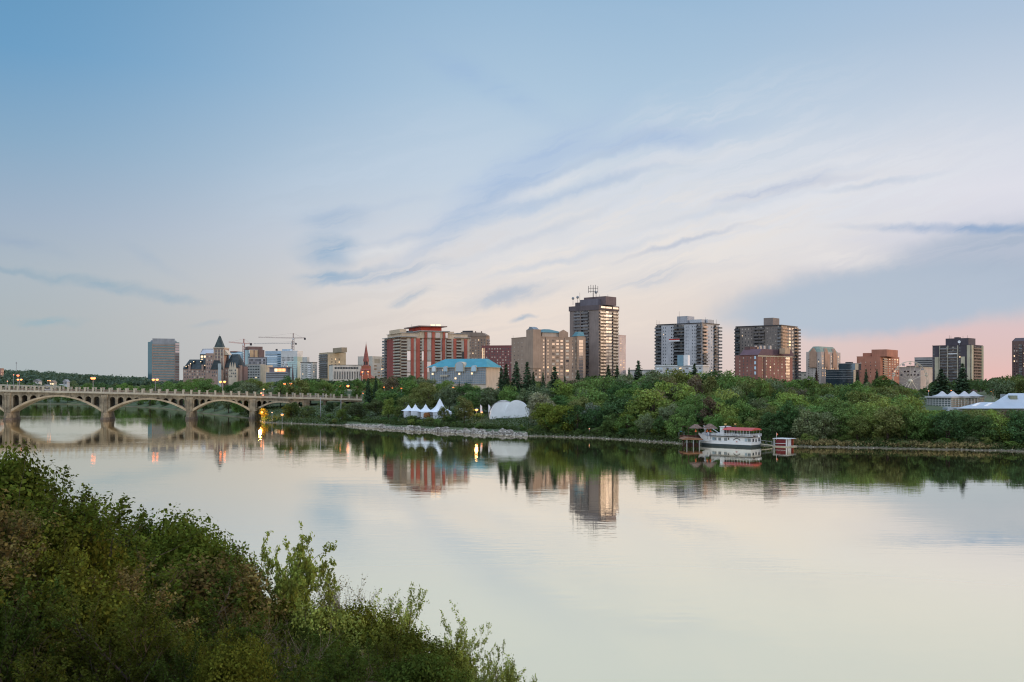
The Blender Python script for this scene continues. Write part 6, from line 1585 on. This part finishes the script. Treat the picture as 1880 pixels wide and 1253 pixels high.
def put_tree(x, y, h, proto, colour, row, z=None, wide=1.0, name=None, rng=R):
    k, cm, tm, rad = FAR[proto]; cw, c = colour
    z = ground(x, y) if z is None else z
    name = name or ('broadleaf_tree' if h > 3.4 else 'shrub')
    root = link(name, None, None, (x, y, z), (0, 0, rng.uniform(0, 6.28)), (h / 10 * wide, h / 10 * wide, h / 10))
    t = link('trunk', tm, root); o = link('crown', cm, root)
    j = rng.uniform(0.85, 1.15); o.color = (c[0] * j * rng.uniform(.92, 1.08), c[1] * j, c[2] * j * rng.uniform(.9, 1.1), 1)
    kw = {'round': 'round-crowned', 'tall': 'slender', 'wide': 'broad', 'bushy': 'bushy'}[k] + (' tree' if name != 'shrub' else ' shrub')
    PENDING.append((root, U(x, y), row, cw, kw, 'tree' if name != 'shrub' else 'shrub', 'leafy trees on the far bank' if name != 'shrub' else 'shrubs along the water'))
    return root
def put_spruce(u, vt, Y, w=1.0, proto=0, label='', col=(0.022, 0.042, 0.022)):
    x = X(u, Y); z = ground(x, Y); h = Z(vt + (4 if 910 < u < 1070 else 0), Y) - z
    root = thing('spruce_tree', label, 'conifer', (x, Y, z), R.uniform(0, 6), 'dark spruces'); s = h / 12.0
    root.scale = (s * w * 1.12, s * w * 1.12, s); link('trunk', SPR[proto][1], root); o = link('crown', SPR[proto][0], root); o.color = (*col, 1)

SKY = [(-60, 700), (0, 700), (230, 700), (290, 703), (350, 692), (375, 690), (395, 702), (420, 704), (445, 697), (490, 690), (540, 691), (580, 688), (600, 693), (660, 691), (690, 689), (720, 684), (745, 687), (765, 694), (800, 692), (822, 694), (830, 722), (848, 722), (856, 696), (900, 706), (920, 704), (960, 696), (1000, 696), (1050, 690),
       (1090, 684), (1140, 684), (1190, 680), (1230, 677), (1260, 675), (1300, 679), (1345, 684), (1400, 687), (1450, 692), (1480, 691), (1510, 700), (1545, 704), (1580, 700), (1610, 697), (1630, 690), (1660, 706), (1690, 712), (1716, 694), (1750, 692), (1800, 692), (1840, 686), (1880, 682), (2000, 680)]
# things that must stay visible: (u0, u1, v limit for anything standing nearer than Y)
KEEP = [(733, 828, 762, 424), (895, 975, 770, 395), (1698, 1810, 751, 402), (1753, 1960, 751, 380), (866, 892, 756, 402), (462, 566, 768, 492), (566, 668, 738, 520), (1640, 1712, 705, 545), (582, 596, 762, 442), (640, 735, 778, 398), (735, 900, 776, 372), (900, 966, 784, 356), (478, 490, 764, 474), (1250, 1312, 812, 300), (1248, 1256, 800, 302)]
def limit(u, y, w):
    v = -1e9
    for u0, u1, vl, Yo in KEEP:
        if u0 - w < u < u1 + w and y < Yo: v = max(v, vl)
    return v

def far_trees():
    far_protos()
    rng = random.Random(11); count = 0
    rows = [ # inland distance, spacing px, height range, u range, row name, protos
        (6.5, 31, (7.0, 11.0), (1010, 1935), 'in waterside row', (6, 7, 0, 3, 6)),
        (17, 34, (8.5, 12.5), (985, 1945), 'in second row', (6, 0, 1, 7, 4)),
        (27, 35, (8, 12), (700, 1950), 'in third row', (0, 1, 2, 4, 6)),
        (40, 35, (8, 12), (600, 1950), 'in fourth row', (0, 1, 2, 5, 4)),
        (54, 34, (8, 13), (560, 1950), 'in mid wood', (0, 1, 3, 4, 5)),
        (72, 33, (9, 15), (470, 1950), 'in upper wood', (0, 1, 3, 4, 5)),
        (100, 32, (11, 18), (440, 1950), 'on the skyline', (0, 1, 2, 4, 5)),
    ]
    for (d, sp, (h0, h1), (ua, ub), row, protos) in rows:
        u = ua + rng.uniform(0, sp)
        while u < ub:
            y = shoreY(u) + d * rng.uniform(0.85, 1.2) + (rng.uniform(0, 8) if d > 20 else rng.uniform(0, 2))
            x = X(u, y); z = ground(x, y); h = rng.uniform(h0, h1) * (1.22 if rng.random() < 0.15 else 1) * (0.72 if rng.random() < 0.15 else 1)
            pr = rng.choice(protos); rad_px = FAR[pr][3] * h / 10 * F / y
            lim = interp(SKY, u) + rng.uniform(-3, 9)
            kl = limit(u, y, rad_px * 0.72)
            tgt = max(lim, kl)
            # lower rows should leave the rows behind visible
            hv = Z(tgt, y) - z
            if d > 90: h = min(hv, 19) if hv < h1 * 1.7 else h1
            h = min(h, hv)
            if h > 2.2:
                col = rng.choice(GREENS if d > 40 else GREENS + [GREENS[2], GREENS[3]])
                if rng.random() < 0.05: col = ('grey-brown', (0.16, 0.14, 0.095))
                wide = 1.0 if h > 4.5 else 1.35
                put_tree(x, y, h, pr, col, row, z - 0.2, wide * rng.uniform(0.9, 1.15), rng=rng); count += 1
            u += sp * rng.uniform(0.75, 1.25)
    # trees behind the bridge on the far bank at the left
    for (d, sp, (h0, h1), (ua, ub), row, protos) in ((8, 22, (6, 11), (-40, 470), 'waterside behind bridge', (6, 0, 4)), (60, 24, (9, 15), (-40, 470), 'second row behind bridge', (0, 1, 4, 5)), (170, 24, (10, 18), (-40, 470), 'back row behind bridge', (0, 1, 5))):
        u = ua
        while u < ub:
            y = shoreY(u) + d * rng.uniform(0.9, 1.2); x = X(u, y); z = ground(x, y); h = rng.uniform(h0, h1)
            lim = interp(SKY, u) + rng.uniform(-2, 5); h = min(h * 1.15, Z(lim, y) - z)
            if h > 2.5: put_tree(x, y, h, rng.choice(protos), rng.choice(GREENS[:2] + GREENS[3:5]), row, z - 0.3, 1.1, rng=rng); count += 1
            u += sp * rng.uniform(0.8, 1.2)
    print('TREES', count)
    # placed trees
    for (u, vt, Y, pr, col, wd, row) in ((1590, 0, 0, 0, 0, 0, 0),)[:0]: pass
    spec = ((992, 719, 368, 6, ('silvery grey', (0.26, 0.29, 0.22)), 1.0, 'beside the domed tent'), (1085, 733, 345, 7, ('silvery blue-green', (0.17, 0.21, 0.16)), 0.8, 'in the middle of the wood'),
            (1306, 727, 312, 2, ('bare brownish', (0.13, 0.105, 0.075)), 0.9, 'above the riverboat'), (1225, 690, 390, 1, ('brownish grey-green', (0.14, 0.135, 0.075)), 0.9, 'high in the wood'), (1004, 738, 352, 6, ('bright yellow-green', (0.15, 0.19, 0.04)), 1.15, 'right of the domed tent'),
            (1035, 742, 343, 6, ('bright yellow-green', (0.135, 0.17, 0.035)), 1.3, 'near the water'), (1150, 750, 330, 7, ('bright green', (0.12, 0.16, 0.035)), 1.2, 'near the water'), (1345, 765, 296, 6, ('bright yellow-green', (0.14, 0.18, 0.045)), 1.0, 'just above the riverboat canopy'), (1375, 768, 297, 7, ('bright green', (0.12, 0.165, 0.045)), 1.0, 'behind the riverboat stern'),
            (1215, 772, 316, 6, ('fresh yellow-green', (0.13, 0.17, 0.04)), 1.7, 'left of the jetty'), (1622, 688, 380, 3, ('tall mid green', (0.07, 0.105, 0.035)), 1.3, 'left of the ferris wheel'), (484, 748, 477, 6, ('orange-yellow lamplit', (0.26, 0.22, 0.05)), 0.9, 'by the fourth pier'),  # lamplit tree: lamplight also put into its leaf colour
            (815, 745, 400, 6, ('olive green', (0.12, 0.14, 0.05)), 0.8, 'in front of the large marquee'), (838, 741, 402, 7, ('mid green', (0.09, 0.13, 0.05)), 0.9, 'right of the large marquee'), (758, 762, 404, 6, ('fresh green', (0.11, 0.15, 0.045)), 1.6, 'in front of the small marquees'),
            (829, 766, 385, 6, ('dark green', (0.05, 0.085, 0.035)), 1.4, 'on the stony bank'), (729, 745, 425, 2, ('yellow-green', (0.13, 0.17, 0.05)), 1.0, 'left of the small marquees'), (655, 738, 440, 6, ('dull grey-green', (0.085, 0.11, 0.05)), 1.3, 'at the bridge end'), (690, 733, 445, 0, ('dull grey-green', (0.08, 0.105, 0.05)), 1.3, 'right of the bridge end'),
            (628, 750, 440, 6, ('yellow-green', (0.13, 0.165, 0.05)), 1.0, 'before the bridge end'), (535, 738, 470, 6, ('mid green', (0.09, 0.125, 0.045)), 1.4, 'hiding the fifth arch'), (565, 742, 466, 7, ('mid green', (0.10, 0.13, 0.05)), 1.3, 'hiding the fifth arch'), (605, 738, 480, 6, ('dark green', (0.06, 0.085, 0.04)), 1.3, 'under the approach span'),
            (474, 742, 484, 7, ('dark grey', (0.05, 0.06, 0.05)), 0.4, 'against the fourth pier'))
    for (u, vt, Y, pr, col, wd, row) in spec:
        x = X(u, Y); z = ground(x, Y); h = Z(vt, Y) - z
        put_tree(x, Y, max(h, 1.5), pr, col, row, z - 0.2, wd, name='broadleaf_tree', rng=rng)
    # low shrubs hugging the bank
    for k in range(96):
        u = rng.uniform(470, 1900); d = rng.choice((3.2, 4.5, 6, 10, 20)) * rng.uniform(0.8, 1.2); y = shoreY(u) + d
        if 636 < u < 966 and d < 9: y += 10
        x = X(u, y); z = ground(x, y); h = rng.uniform(1.2, 3.0)
        if 1240 < u < 1460 and d < 9: continue
        kl = limit(u, y, 10)
        if kl > 0: h = min(h, Z(kl, y) - z)
        if h < 0.6: continue
        put_tree(x, y, h, rng.choice((6, 7, 4)), rng.choice(GREENS), 'low on the bank', z - 0.1, rng.uniform(1.2, 1.9), name='shrub', rng=rng)
    # spruces
    S = ((920, 672, 420, 0.8, 'shorter dark spruce at the left of the tall spruce group'), (929, 666, 425, 0.85, 'tall dark spruce before the left edge of the tan hotel block'), (948, 661, 418, 0.9, 'second tall dark spruce in front of the tan hotel block'), (968, 662.5, 415, 0.95, 'broad tall dark spruce in front of the hotel corner'),
         (979, 680, 420, 0.7, 'small spruce just right of the broad tall one'), (997, 681, 430, 0.7, 'small spruce before the lit hotel windows'), (1018, 671, 410, 1.25, 'wide dark spruce in front of the middle of the tan hotel'), (1037, 688, 420, 0.7, 'low spruce beside the wide dark one'), (1061, 677, 430, 0.9, 'spruce before the right end of the tan hotel'),
         (1117, 672, 480, 1.1, 'spruce at the foot of the tallest tower'), (1133, 672, 490, 1.0, 'spruce right of the tallest tower foot'), (1155, 676, 500, 0.6, 'tiny spruce on the skyline right of the tallest tower'), (1172, 664, 440, 1.1, 'dark ragged pine standing alone on the skyline left of the white tower'), (1275, 669, 430, 1.0, 'dark spruce in front of the white podium'),
         (1728, 679, 400, 1.7, 'very broad dark conifer left of its twin above the peaked pavilion'), (1767, 669, 402, 1.25, 'tall dark conifer right of its twin above the peaked pavilion'), (690, 691, 470, 0.75, 'dark spruce right of the church spire'), (676, 695, 474, 0.7, 'dark spruce below the church spire'),
         (1590, 679, 560, 0.8, 'spruce in front of the orange brick building, left one'), (1610, 679, 560, 0.8, 'spruce in front of the orange brick building, right one'), (1499, 676, 640, 0.6, 'reddish slim spruce before the green-roofed tower'), (1574, 684, 560, 0.9, 'spruce at the left corner of the orange brick building'), (1195, 741, 330, 0.7, 'small spruce in the shade of the wood left of the jetty'), (843, 700, 480, 0.5, 'tiny spruce at the hotel entrance'))
    for i, (u, vt, Y, w, lab) in enumerate(S): put_spruce(u, vt, Y, w, i % 3, lab, (0.06, 0.04, 0.03) if 'reddish' in lab else (0.045, 0.075, 0.04))

def woods_and_grass():
    rng = np.random.default_rng(5)
    # wooded hills at the far left: one mass of foliage clumps
    P = []; N = []; S = []
    for _ in range(2600):
        u = rng.uniform(-150, 520); y = rng.uniform(1130, 2300) if u < 330 else rng.uniform(1350, 2300); x = X(u, y); z = ground(x, y)
        r = rng.uniform(3.5, 9.5) * (1.0 if u < 280 else 0.8); k = 34
        top = Z(interp([(-150, 676), (0, 675.5), (12, 674), (40, 681), (65, 676.5), (100, 682), (130, 685.5), (180, 688), (250, 692), (330, 698), (520, 698)], u), y)
        zc = min(z + r * 0.7, top - r * 0.8 + rng.uniform(-3, 1.5))
        v = rng.normal(size=(k, 3)); v[:, 2] = np.abs(v[:, 2]) * 0.9 - 0.1; v /= np.linalg.norm(v, axis=1, keepdims=True)
        P.append(np.array([x, y, zc]) + v * r * rng.uniform(0.75, 1.08, size=(k, 1)) * np.array([1.1, 1.1, 0.8])); N.append(v + rng.normal(size=(k, 3)) * 0.3); S.append(rng.uniform(2.4, 4.0, size=k))
    me = leaf_mesh('woods', np.concatenate(P), np.concatenate(N), np.concatenate(S), LEAF, rng, 0.85)
    o = link('woods', me); o.color = (0.085, 0.125, 0.09, 1); o['label'] = 'dark wooded hills along the far left horizon'; o['category'] = 'woods'; o['kind'] = 'stuff'  # bluish leaf colour has the distance haze mixed in
    # distant tree belt behind the skyline on the right
    P = []; N = []; S = []
    for _ in range(900):
        u = rng.uniform(560, 2050); y = rng.uniform(480, 760) if u > 1090 else rng.uniform(640, 800); x = X(u, y); z = ground(x, y); r = rng.uniform(3, 5.5); k = 34
        zc = min(z + rng.uniform(2, 9), Z(interp(SKY, u) + 6, y) - r)
        v = rng.normal(size=(k, 3)); v[:, 2] = np.abs(v[:, 2]) * 0.9 - 0.1; v /= np.linalg.norm(v, axis=1, keepdims=True)
        P.append(np.array([x, y, zc]) + v * r * rng.uniform(0.75, 1.08, size=(k, 1))); N.append(v + rng.normal(size=(k, 3)) * 0.3); S.append(rng.uniform(1.2, 2.2, size=k))
    me = leaf_mesh('far_wood', np.concatenate(P), np.concatenate(N), np.concatenate(S), LEAF, rng, 0.85)
    o = link('far_wood', me); o.color = (0.06, 0.095, 0.04, 1); o['label'] = 'tree belt between the riverside wood and the city blocks'; o['category'] = 'woods'; o['kind'] = 'stuff'
    # undergrowth on the whole bank
    n = 60000; u = rng.uniform(440, 1960, n); d = rng.uniform(0, 1, n) ** 1.6 * 60 + 0.9; P = np.zeros((n, 3)); keep = np.ones(n, bool)
    for i in range(n):
        ui = u[i]; di = d[i]
        if 636 < ui < 966 and di < 8.5: di += 8.0
        y = shoreY(ui) + di; x = X(ui, y); P[i] = (x, y, ground(x, y) + rng.uniform(0, 1) ** 2 * 1.3)
    me = leaf_mesh('undergrowth', P, rng.normal(size=(n, 3)) * 0.6 + np.array([0, -0.3, 1.0]), rng.uniform(0.35, 0.85, n), LEAF, rng, 0.7)
    o = link('undergrowth', me); o.color = (0.06, 0.085, 0.03, 1); o['label'] = 'low green undergrowth covering the river bank'; o['category'] = 'undergrowth'; o['kind'] = 'stuff'
    # tan reeds at the right
    n = 9000; u = np.where(rng.uniform(size=n) < 0.45, rng.normal(1500, 34, n), np.where(rng.uniform(size=n) < 0.5, rng.normal(1715, 40, n), rng.normal(1770, 22, n))); P = np.zeros((n, 3))
    for i in range(n):
        y = shoreY(u[i]) + rng.uniform(0.9, max(1.0, 3.2 + 2.5 * math.sin(u[i] * 0.07) * math.sin(u[i] * 0.19))); x = X(u[i], y); P[i] = (x, y, ground(x, y) + rng.uniform(0.1, 0.9))
    N = rng.normal(size=(n, 3)) * np.array([1, 1, 0.15]); A = leaf_mesh('reeds', P, N, rng.uniform(0.6, 1.3, n), LEAF, rng, 0.22)
    o = link('reeds', A); o.color = (0.30, 0.25, 0.13, 1); o['label'] = 'dry tan reeds and grass along the waterline at right'; o['category'] = 'reeds'; o['kind'] = 'stuff'

def rocks():
    rng = random.Random(3); mb = MB()
    def rock(x, y, z, r):
        vs = []
        for i in range(3):
            for j in range(5):
                a = 6.283 * j / 5 + i * 0.6; zz = (-0.6, 0.15, 0.75)[i]; rr = (0.9, 1.0, 0.5)[i] * rng.uniform(0.7, 1.2)
                vs.append((x + r * rr * math.cos(a), y + r * rr * math.sin(a), z + r * zz * rng.uniform(0.7, 1.1)))
        fs = [(i * 5 + j, i * 5 + (j + 1) % 5, (i + 1) * 5 + (j + 1) % 5, (i + 1) * 5 + j) for i in range(2) for j in range(5)] + [(10, 11, 12, 13, 14)]
        mb.add(vs, fs)
    for k in range(6500):
        u = rng.uniform(634, 968); wmax = interp([(634, 0.8), (680, 3.4), (760, 6), (850, 8.5), (940, 9), (968, 6)], u)
        d = rng.uniform(-0.3, 1) * wmax; y = shoreY(u) + d; x = X(u, y); r = rng.uniform(0.13, 0.42) * (1.6 if rng.random() < 0.08 else 1)
        if d > wmax * (0.45 + 0.4 * math.sin(u * 0.11) + 0.25 * math.sin(u * 0.37)) and d > 2: continue
        rock(x, y, ground(x, y) + r * 0.3, r)
    for k in range(750):     # thin stony waterline elsewhere
        u = rng.uniform(470, 1320) if rng.random() < 0.8 else rng.uniform(1320, 1900); d = rng.uniform(-0.4, 1.6); y = shoreY(u) + d; x = X(u, y); rock(x, y, ground(x, y), rng.uniform(0.10, 0.26))
    m = mat('pale_rock', (0.40, 0.36, 0.32), var=0.3, scale=0.6, bump=0.3)
    g = G(m.node_tree); bs = m.node_tree.nodes['Principled BSDF']; gi = g.n('ShaderNodeNewGeometry')
    g.plug(bs.inputs['Base Color'], g.ramp(gi.outputs['Random Per Island'], [(0, (0.11, 0.095, 0.075)), (0.35, (0.26, 0.235, 0.20)), (0.7, (0.36, 0.335, 0.29)), (1, (0.50, 0.47, 0.41))]))
    o = mb.build('riprap', m); o['label'] = 'pale broken stone along the waterline in front of the tents'; o['category'] = 'rocks'; o['kind'] = 'stuff'

# ------------------------------------------------------------------ foreground thicket
FG = []
def clump_tree(seed, R3=(2.0, 2.0, 2.6)):
    me, cents = crown_mesh(seed, R3, 3.3, 105, (0.34, 0.78), 330, 0.125, low=-0.3, spiky=0.35)
    st = trunk_mesh(cents, 6, 0.09, seed=seed, stems=4)
    co = np.empty(len(me.vertices) * 3, np.float32); me.vertices.foreach_get('co', co)
    return me, st, float(np.percentile(co[2::3], 99.7))
def fg_tree(seed, leafy=1.0, stems=5, spread=0.55, ls=0.12, twig_len=0.34, per=15, bark=BARK, name='crown', up=0.35):
    """branching shrub tree, unit height about 6 m; leaves sit along real twigs"""
    rr = random.Random(seed); rng = np.random.default_rng(seed); mb = MB(); LP = []
    def rnd(s): return Vector((rr.gauss(0, s), rr.gauss(0, s), rr.gauss(0, s)))
    def branch(p, d, L, r, lev):
        n = (4, 4, 3, 2)[lev]; pts = [p]
        for i in range(n):
            d = (d + rnd(0.14) + Vector((0, 0, up * 0.12 * (1 if lev else 0.4)))).normalized(); q = pts[-1] + d * L / n
            r1 = r * (1 - 0.75 * (i + 1) / n); mb.tube(pts[-1], q, r * (1 - 0.75 * i / n), r1, 4 if lev < 2 else 3); pts.append(q)
        if lev == 3:
            LP.append((pts[0], pts[-1])); return
        nc = (8, 7, 6)[lev]
        for c in range(nc):
            t = rr.uniform(0.28, 1.0) if c < nc - 1 else 1.0; k = min(n - 1, int(t * n)); q = pts[k] + (pts[k + 1] - pts[k]) * (t * n - k)
            sd = (d.cross(rnd(1)).normalized() * rr.uniform(0.45, 1.0) + d * rr.uniform(0.35, 0.9) + Vector((0, 0, up))).normalized()
            branch(q, sd, L * rr.uniform(0.42, 0.62) if lev < 2 else twig_len * rr.uniform(0.7, 1.4), r * 0.42, lev + 1)
    for s in range(stems):
        a = 6.283 * s / stems + rr.uniform(-.4, .4); sp = spread * rr.uniform(0.3, 1.0)
        branch(Vector((0.25 * math.cos(a), 0.25 * math.sin(a), -0.6)), Vector((math.cos(a) * sp, math.sin(a) * sp, 1)).normalized(), rr.uniform(3.6, 4.8), 0.07, 0)
    A = np.array([p for p, q in LP]); B = np.array([q for p, q in LP]); k = int(per * leafy)
    t = rng.uniform(0.1, 1.12, size=(len(A), k, 1)); P = A[:, None, :] * (1 - t) + B[:, None, :] * t + rng.normal(size=(len(A), k, 3)) * 0.055
    P = P.reshape(-1, 3); N = rng.normal(size=P.shape) * 0.55 + np.array([0, 0, 0.75])
    me = leaf_mesh(name, P, N, rng.uniform(ls * 0.6, ls * 1.25, len(P)), LEAF, rng, 0.58)
    return me, mb.mesh('stems', bark), float(np.percentile(P[:, 2], 99.8))

FGP = [(-120, 800), (0, 832), (30, 830), (70, 840), (95, 868), (112, 884), (140, 915), (175, 930), (200, 965), (240, 968), (290, 950), (330, 948), (360, 972), (400, 1002), (440, 1026), (490, 1046), (530, 1056), (560, 1068), (640, 1068), (690, 1096), (740, 1108), (800, 1132), (850, 1160), (900, 1188), (940, 1204), (1000, 1248)]
def foreground():
    protos = [fg_tree(1, 1.2), fg_tree(2, 1.35, 6, 0.7), fg_tree(3, 1.1, 5, 0.45, 0.13), fg_tree(4, 0.5, 6, 0.5, 0.08, 0.42, 10, BARKP, up=0.55), fg_tree(5, 1.2, 4, 0.8, 0.13, 0.3), fg_tree(6, 1.3, 4, 0.95, 0.14, 0.34, 15, up=0.12)]
    protos += [clump_tree(31), clump_tree(32, (2.3, 2.3, 2.4)), fg_tree(8, 1.5, 3, 0.42, 0.17, 0.32, 15, up=0.18)]
    rng = random.Random(21)
    cols = [('olive green', (0.110, 0.116, 0.019)), ('dark olive', (0.070, 0.081, 0.015)), ('mid green', (0.084, 0.109, 0.019)), ('brownish grey', (0.150, 0.116, 0.044)), ('yellow-green', (0.256, 0.291, 0.068)), ('deep green', (0.059, 0.084, 0.018))]
    P = []   # u, vtop, depth, proto, colour, width
    manual = [(22, 830, 40, 6, 2, 0.6, 'tallest leafy tree at the left edge of the near thicket'), (75, 842, 39, 0, 2, 0.5, 'leafy tree leaning out over the water near the left edge'), (165, 910, 42, 3, 3, 0.6, 'grey-brown twiggy shrub right of the tallest near tree'), (190, 932, 41, 3, 3, 0.5, 'grey-brown plumed shrub before the dark rounded tree'),
              (255, 964, 44, 6, 5, 0.6, 'dark rounded tree in the near thicket'), (312, 945, 44, 7, 2, 0.85, 'green rounded tree at the top of the near thicket slope'), (385, 986, 43, 6, 2, 0.55, 'green bush sloping right beside the rounded tree'), (428, 1020, 42, 7, 2, 0.5, 'low green bush left of the airy sapling'),
              (496, 984, 39, 8, 4, 0.62, 'airy yellow-green sapling rising above the near thicket'), (560, 1062, 40, 3, 3, 0.9, 'thin brown twiggy shrub right of the airy sapling'), (628, 1062, 41, 3, 3, 1.0, 'reddish-brown twiggy shrub above the water'), (655, 1075, 41, 0, 4, 0.7, 'small green shrub tip beside the reddish twigs'),
              (720, 1098, 39, 2, 4, 0.8, 'yellow-green shrub with open sprays'), (790, 1128, 38, 2, 4, 0.8, 'yellow-green shrub with long sprays reaching right'), (842, 1156, 37, 5, 4, 0.6, 'open shrub with slender stems above the water'), (893, 1190, 36, 4, 4, 0.5, 'outermost arching leafy shrub at the right of the thicket'), (965, 1240, 35, 5, 4, 0.3, 'small leafy sprig at the bottom centre')]
    for m in manual: P.append(m)
    for (dep, sp, drop) in ((38, 74, 52), (34, 84, 95), (30, 95, 142), (27, 110, 192), (24, 125, 245)):
        u = -80 + rng.uniform(0, 30)
        while u < 900:
            vt = interp(FGP, u) + drop * rng.uniform(0.5, 1.2)
            if vt < 1235: P.append((u, vt, dep * rng.uniform(0.95, 1.05), rng.choice((6, 7, 2, 4, 3, 6, 1, 7, 0)), rng.choice((0, 1, 2, 2, 5, 0, 4, 3, 1, 5) if dep > 35 else (0, 1, 1, 2, 5, 0, 3, 1, 5)), rng.uniform(0.9, 1.45), None))
            u += sp * rng.uniform(0.8, 1.2)
    rowname = lambda dep: 'far edge' if dep > 34.5 else 'middle' if dep > 26 else 'near side'
    from collections import defaultdict
    D = defaultdict(list)
    for (u, vt, dep, pr, ci, wd, lab) in P:
        x = X(u, dep); z = near_ground(x, dep); h = Z(vt, dep) - z
        me, st, ph = protos[pr]; s = h / ph
        if s < 0.15: continue
        ws = max(s, 0.62) * wd * (0.85 if lab is None else 1.0)
        root = link('thicket_tree' if h > 4 else 'thicket_shrub', None, None, (x, dep, z), (0, 0, rng.uniform(0, 6.28)), (ws, ws, s))
        link('stems', st, root); o = link('crown', me, root); cw, c = cols[ci]; j = rng.uniform(0.85, 1.15); o.color = (c[0] * j, c[1] * j, c[2] * j, 1)
        root['category'] = 'tree' if h > 4 else 'shrub'; root['group'] = 'trees and shrubs of the near thicket'
        if lab: root['label'] = lab
        else:
            third = 'left part' if u < 220 else 'centre-left part' if u < 440 else 'centre-right part' if u < 660 else 'right part'
            D[(cw, rowname(dep), third)].append((u, root))
    for (cw, rn, th), lst in D.items():
        lst.sort(key=lambda t: t[0])
        for i, (u, r) in enumerate(lst):
            r['label'] = '%s bush on thicket %s, %s' % (cw, rn, th) + ('' if len(lst) == 1 else ', %s of %d from left' % (ORD[min(i, 11)], len(lst)))

SPR = None
def main():
    global SPR
    city(); cranes(); bridge(); riverboat(); tents(); lamps()
    SPR = [spruce_proto(1), spruce_proto(2, 2.3), spruce_proto(3, 3.0)]
    far_trees(); woods_and_grass(); rocks(); finish_labels(); foreground()
main()
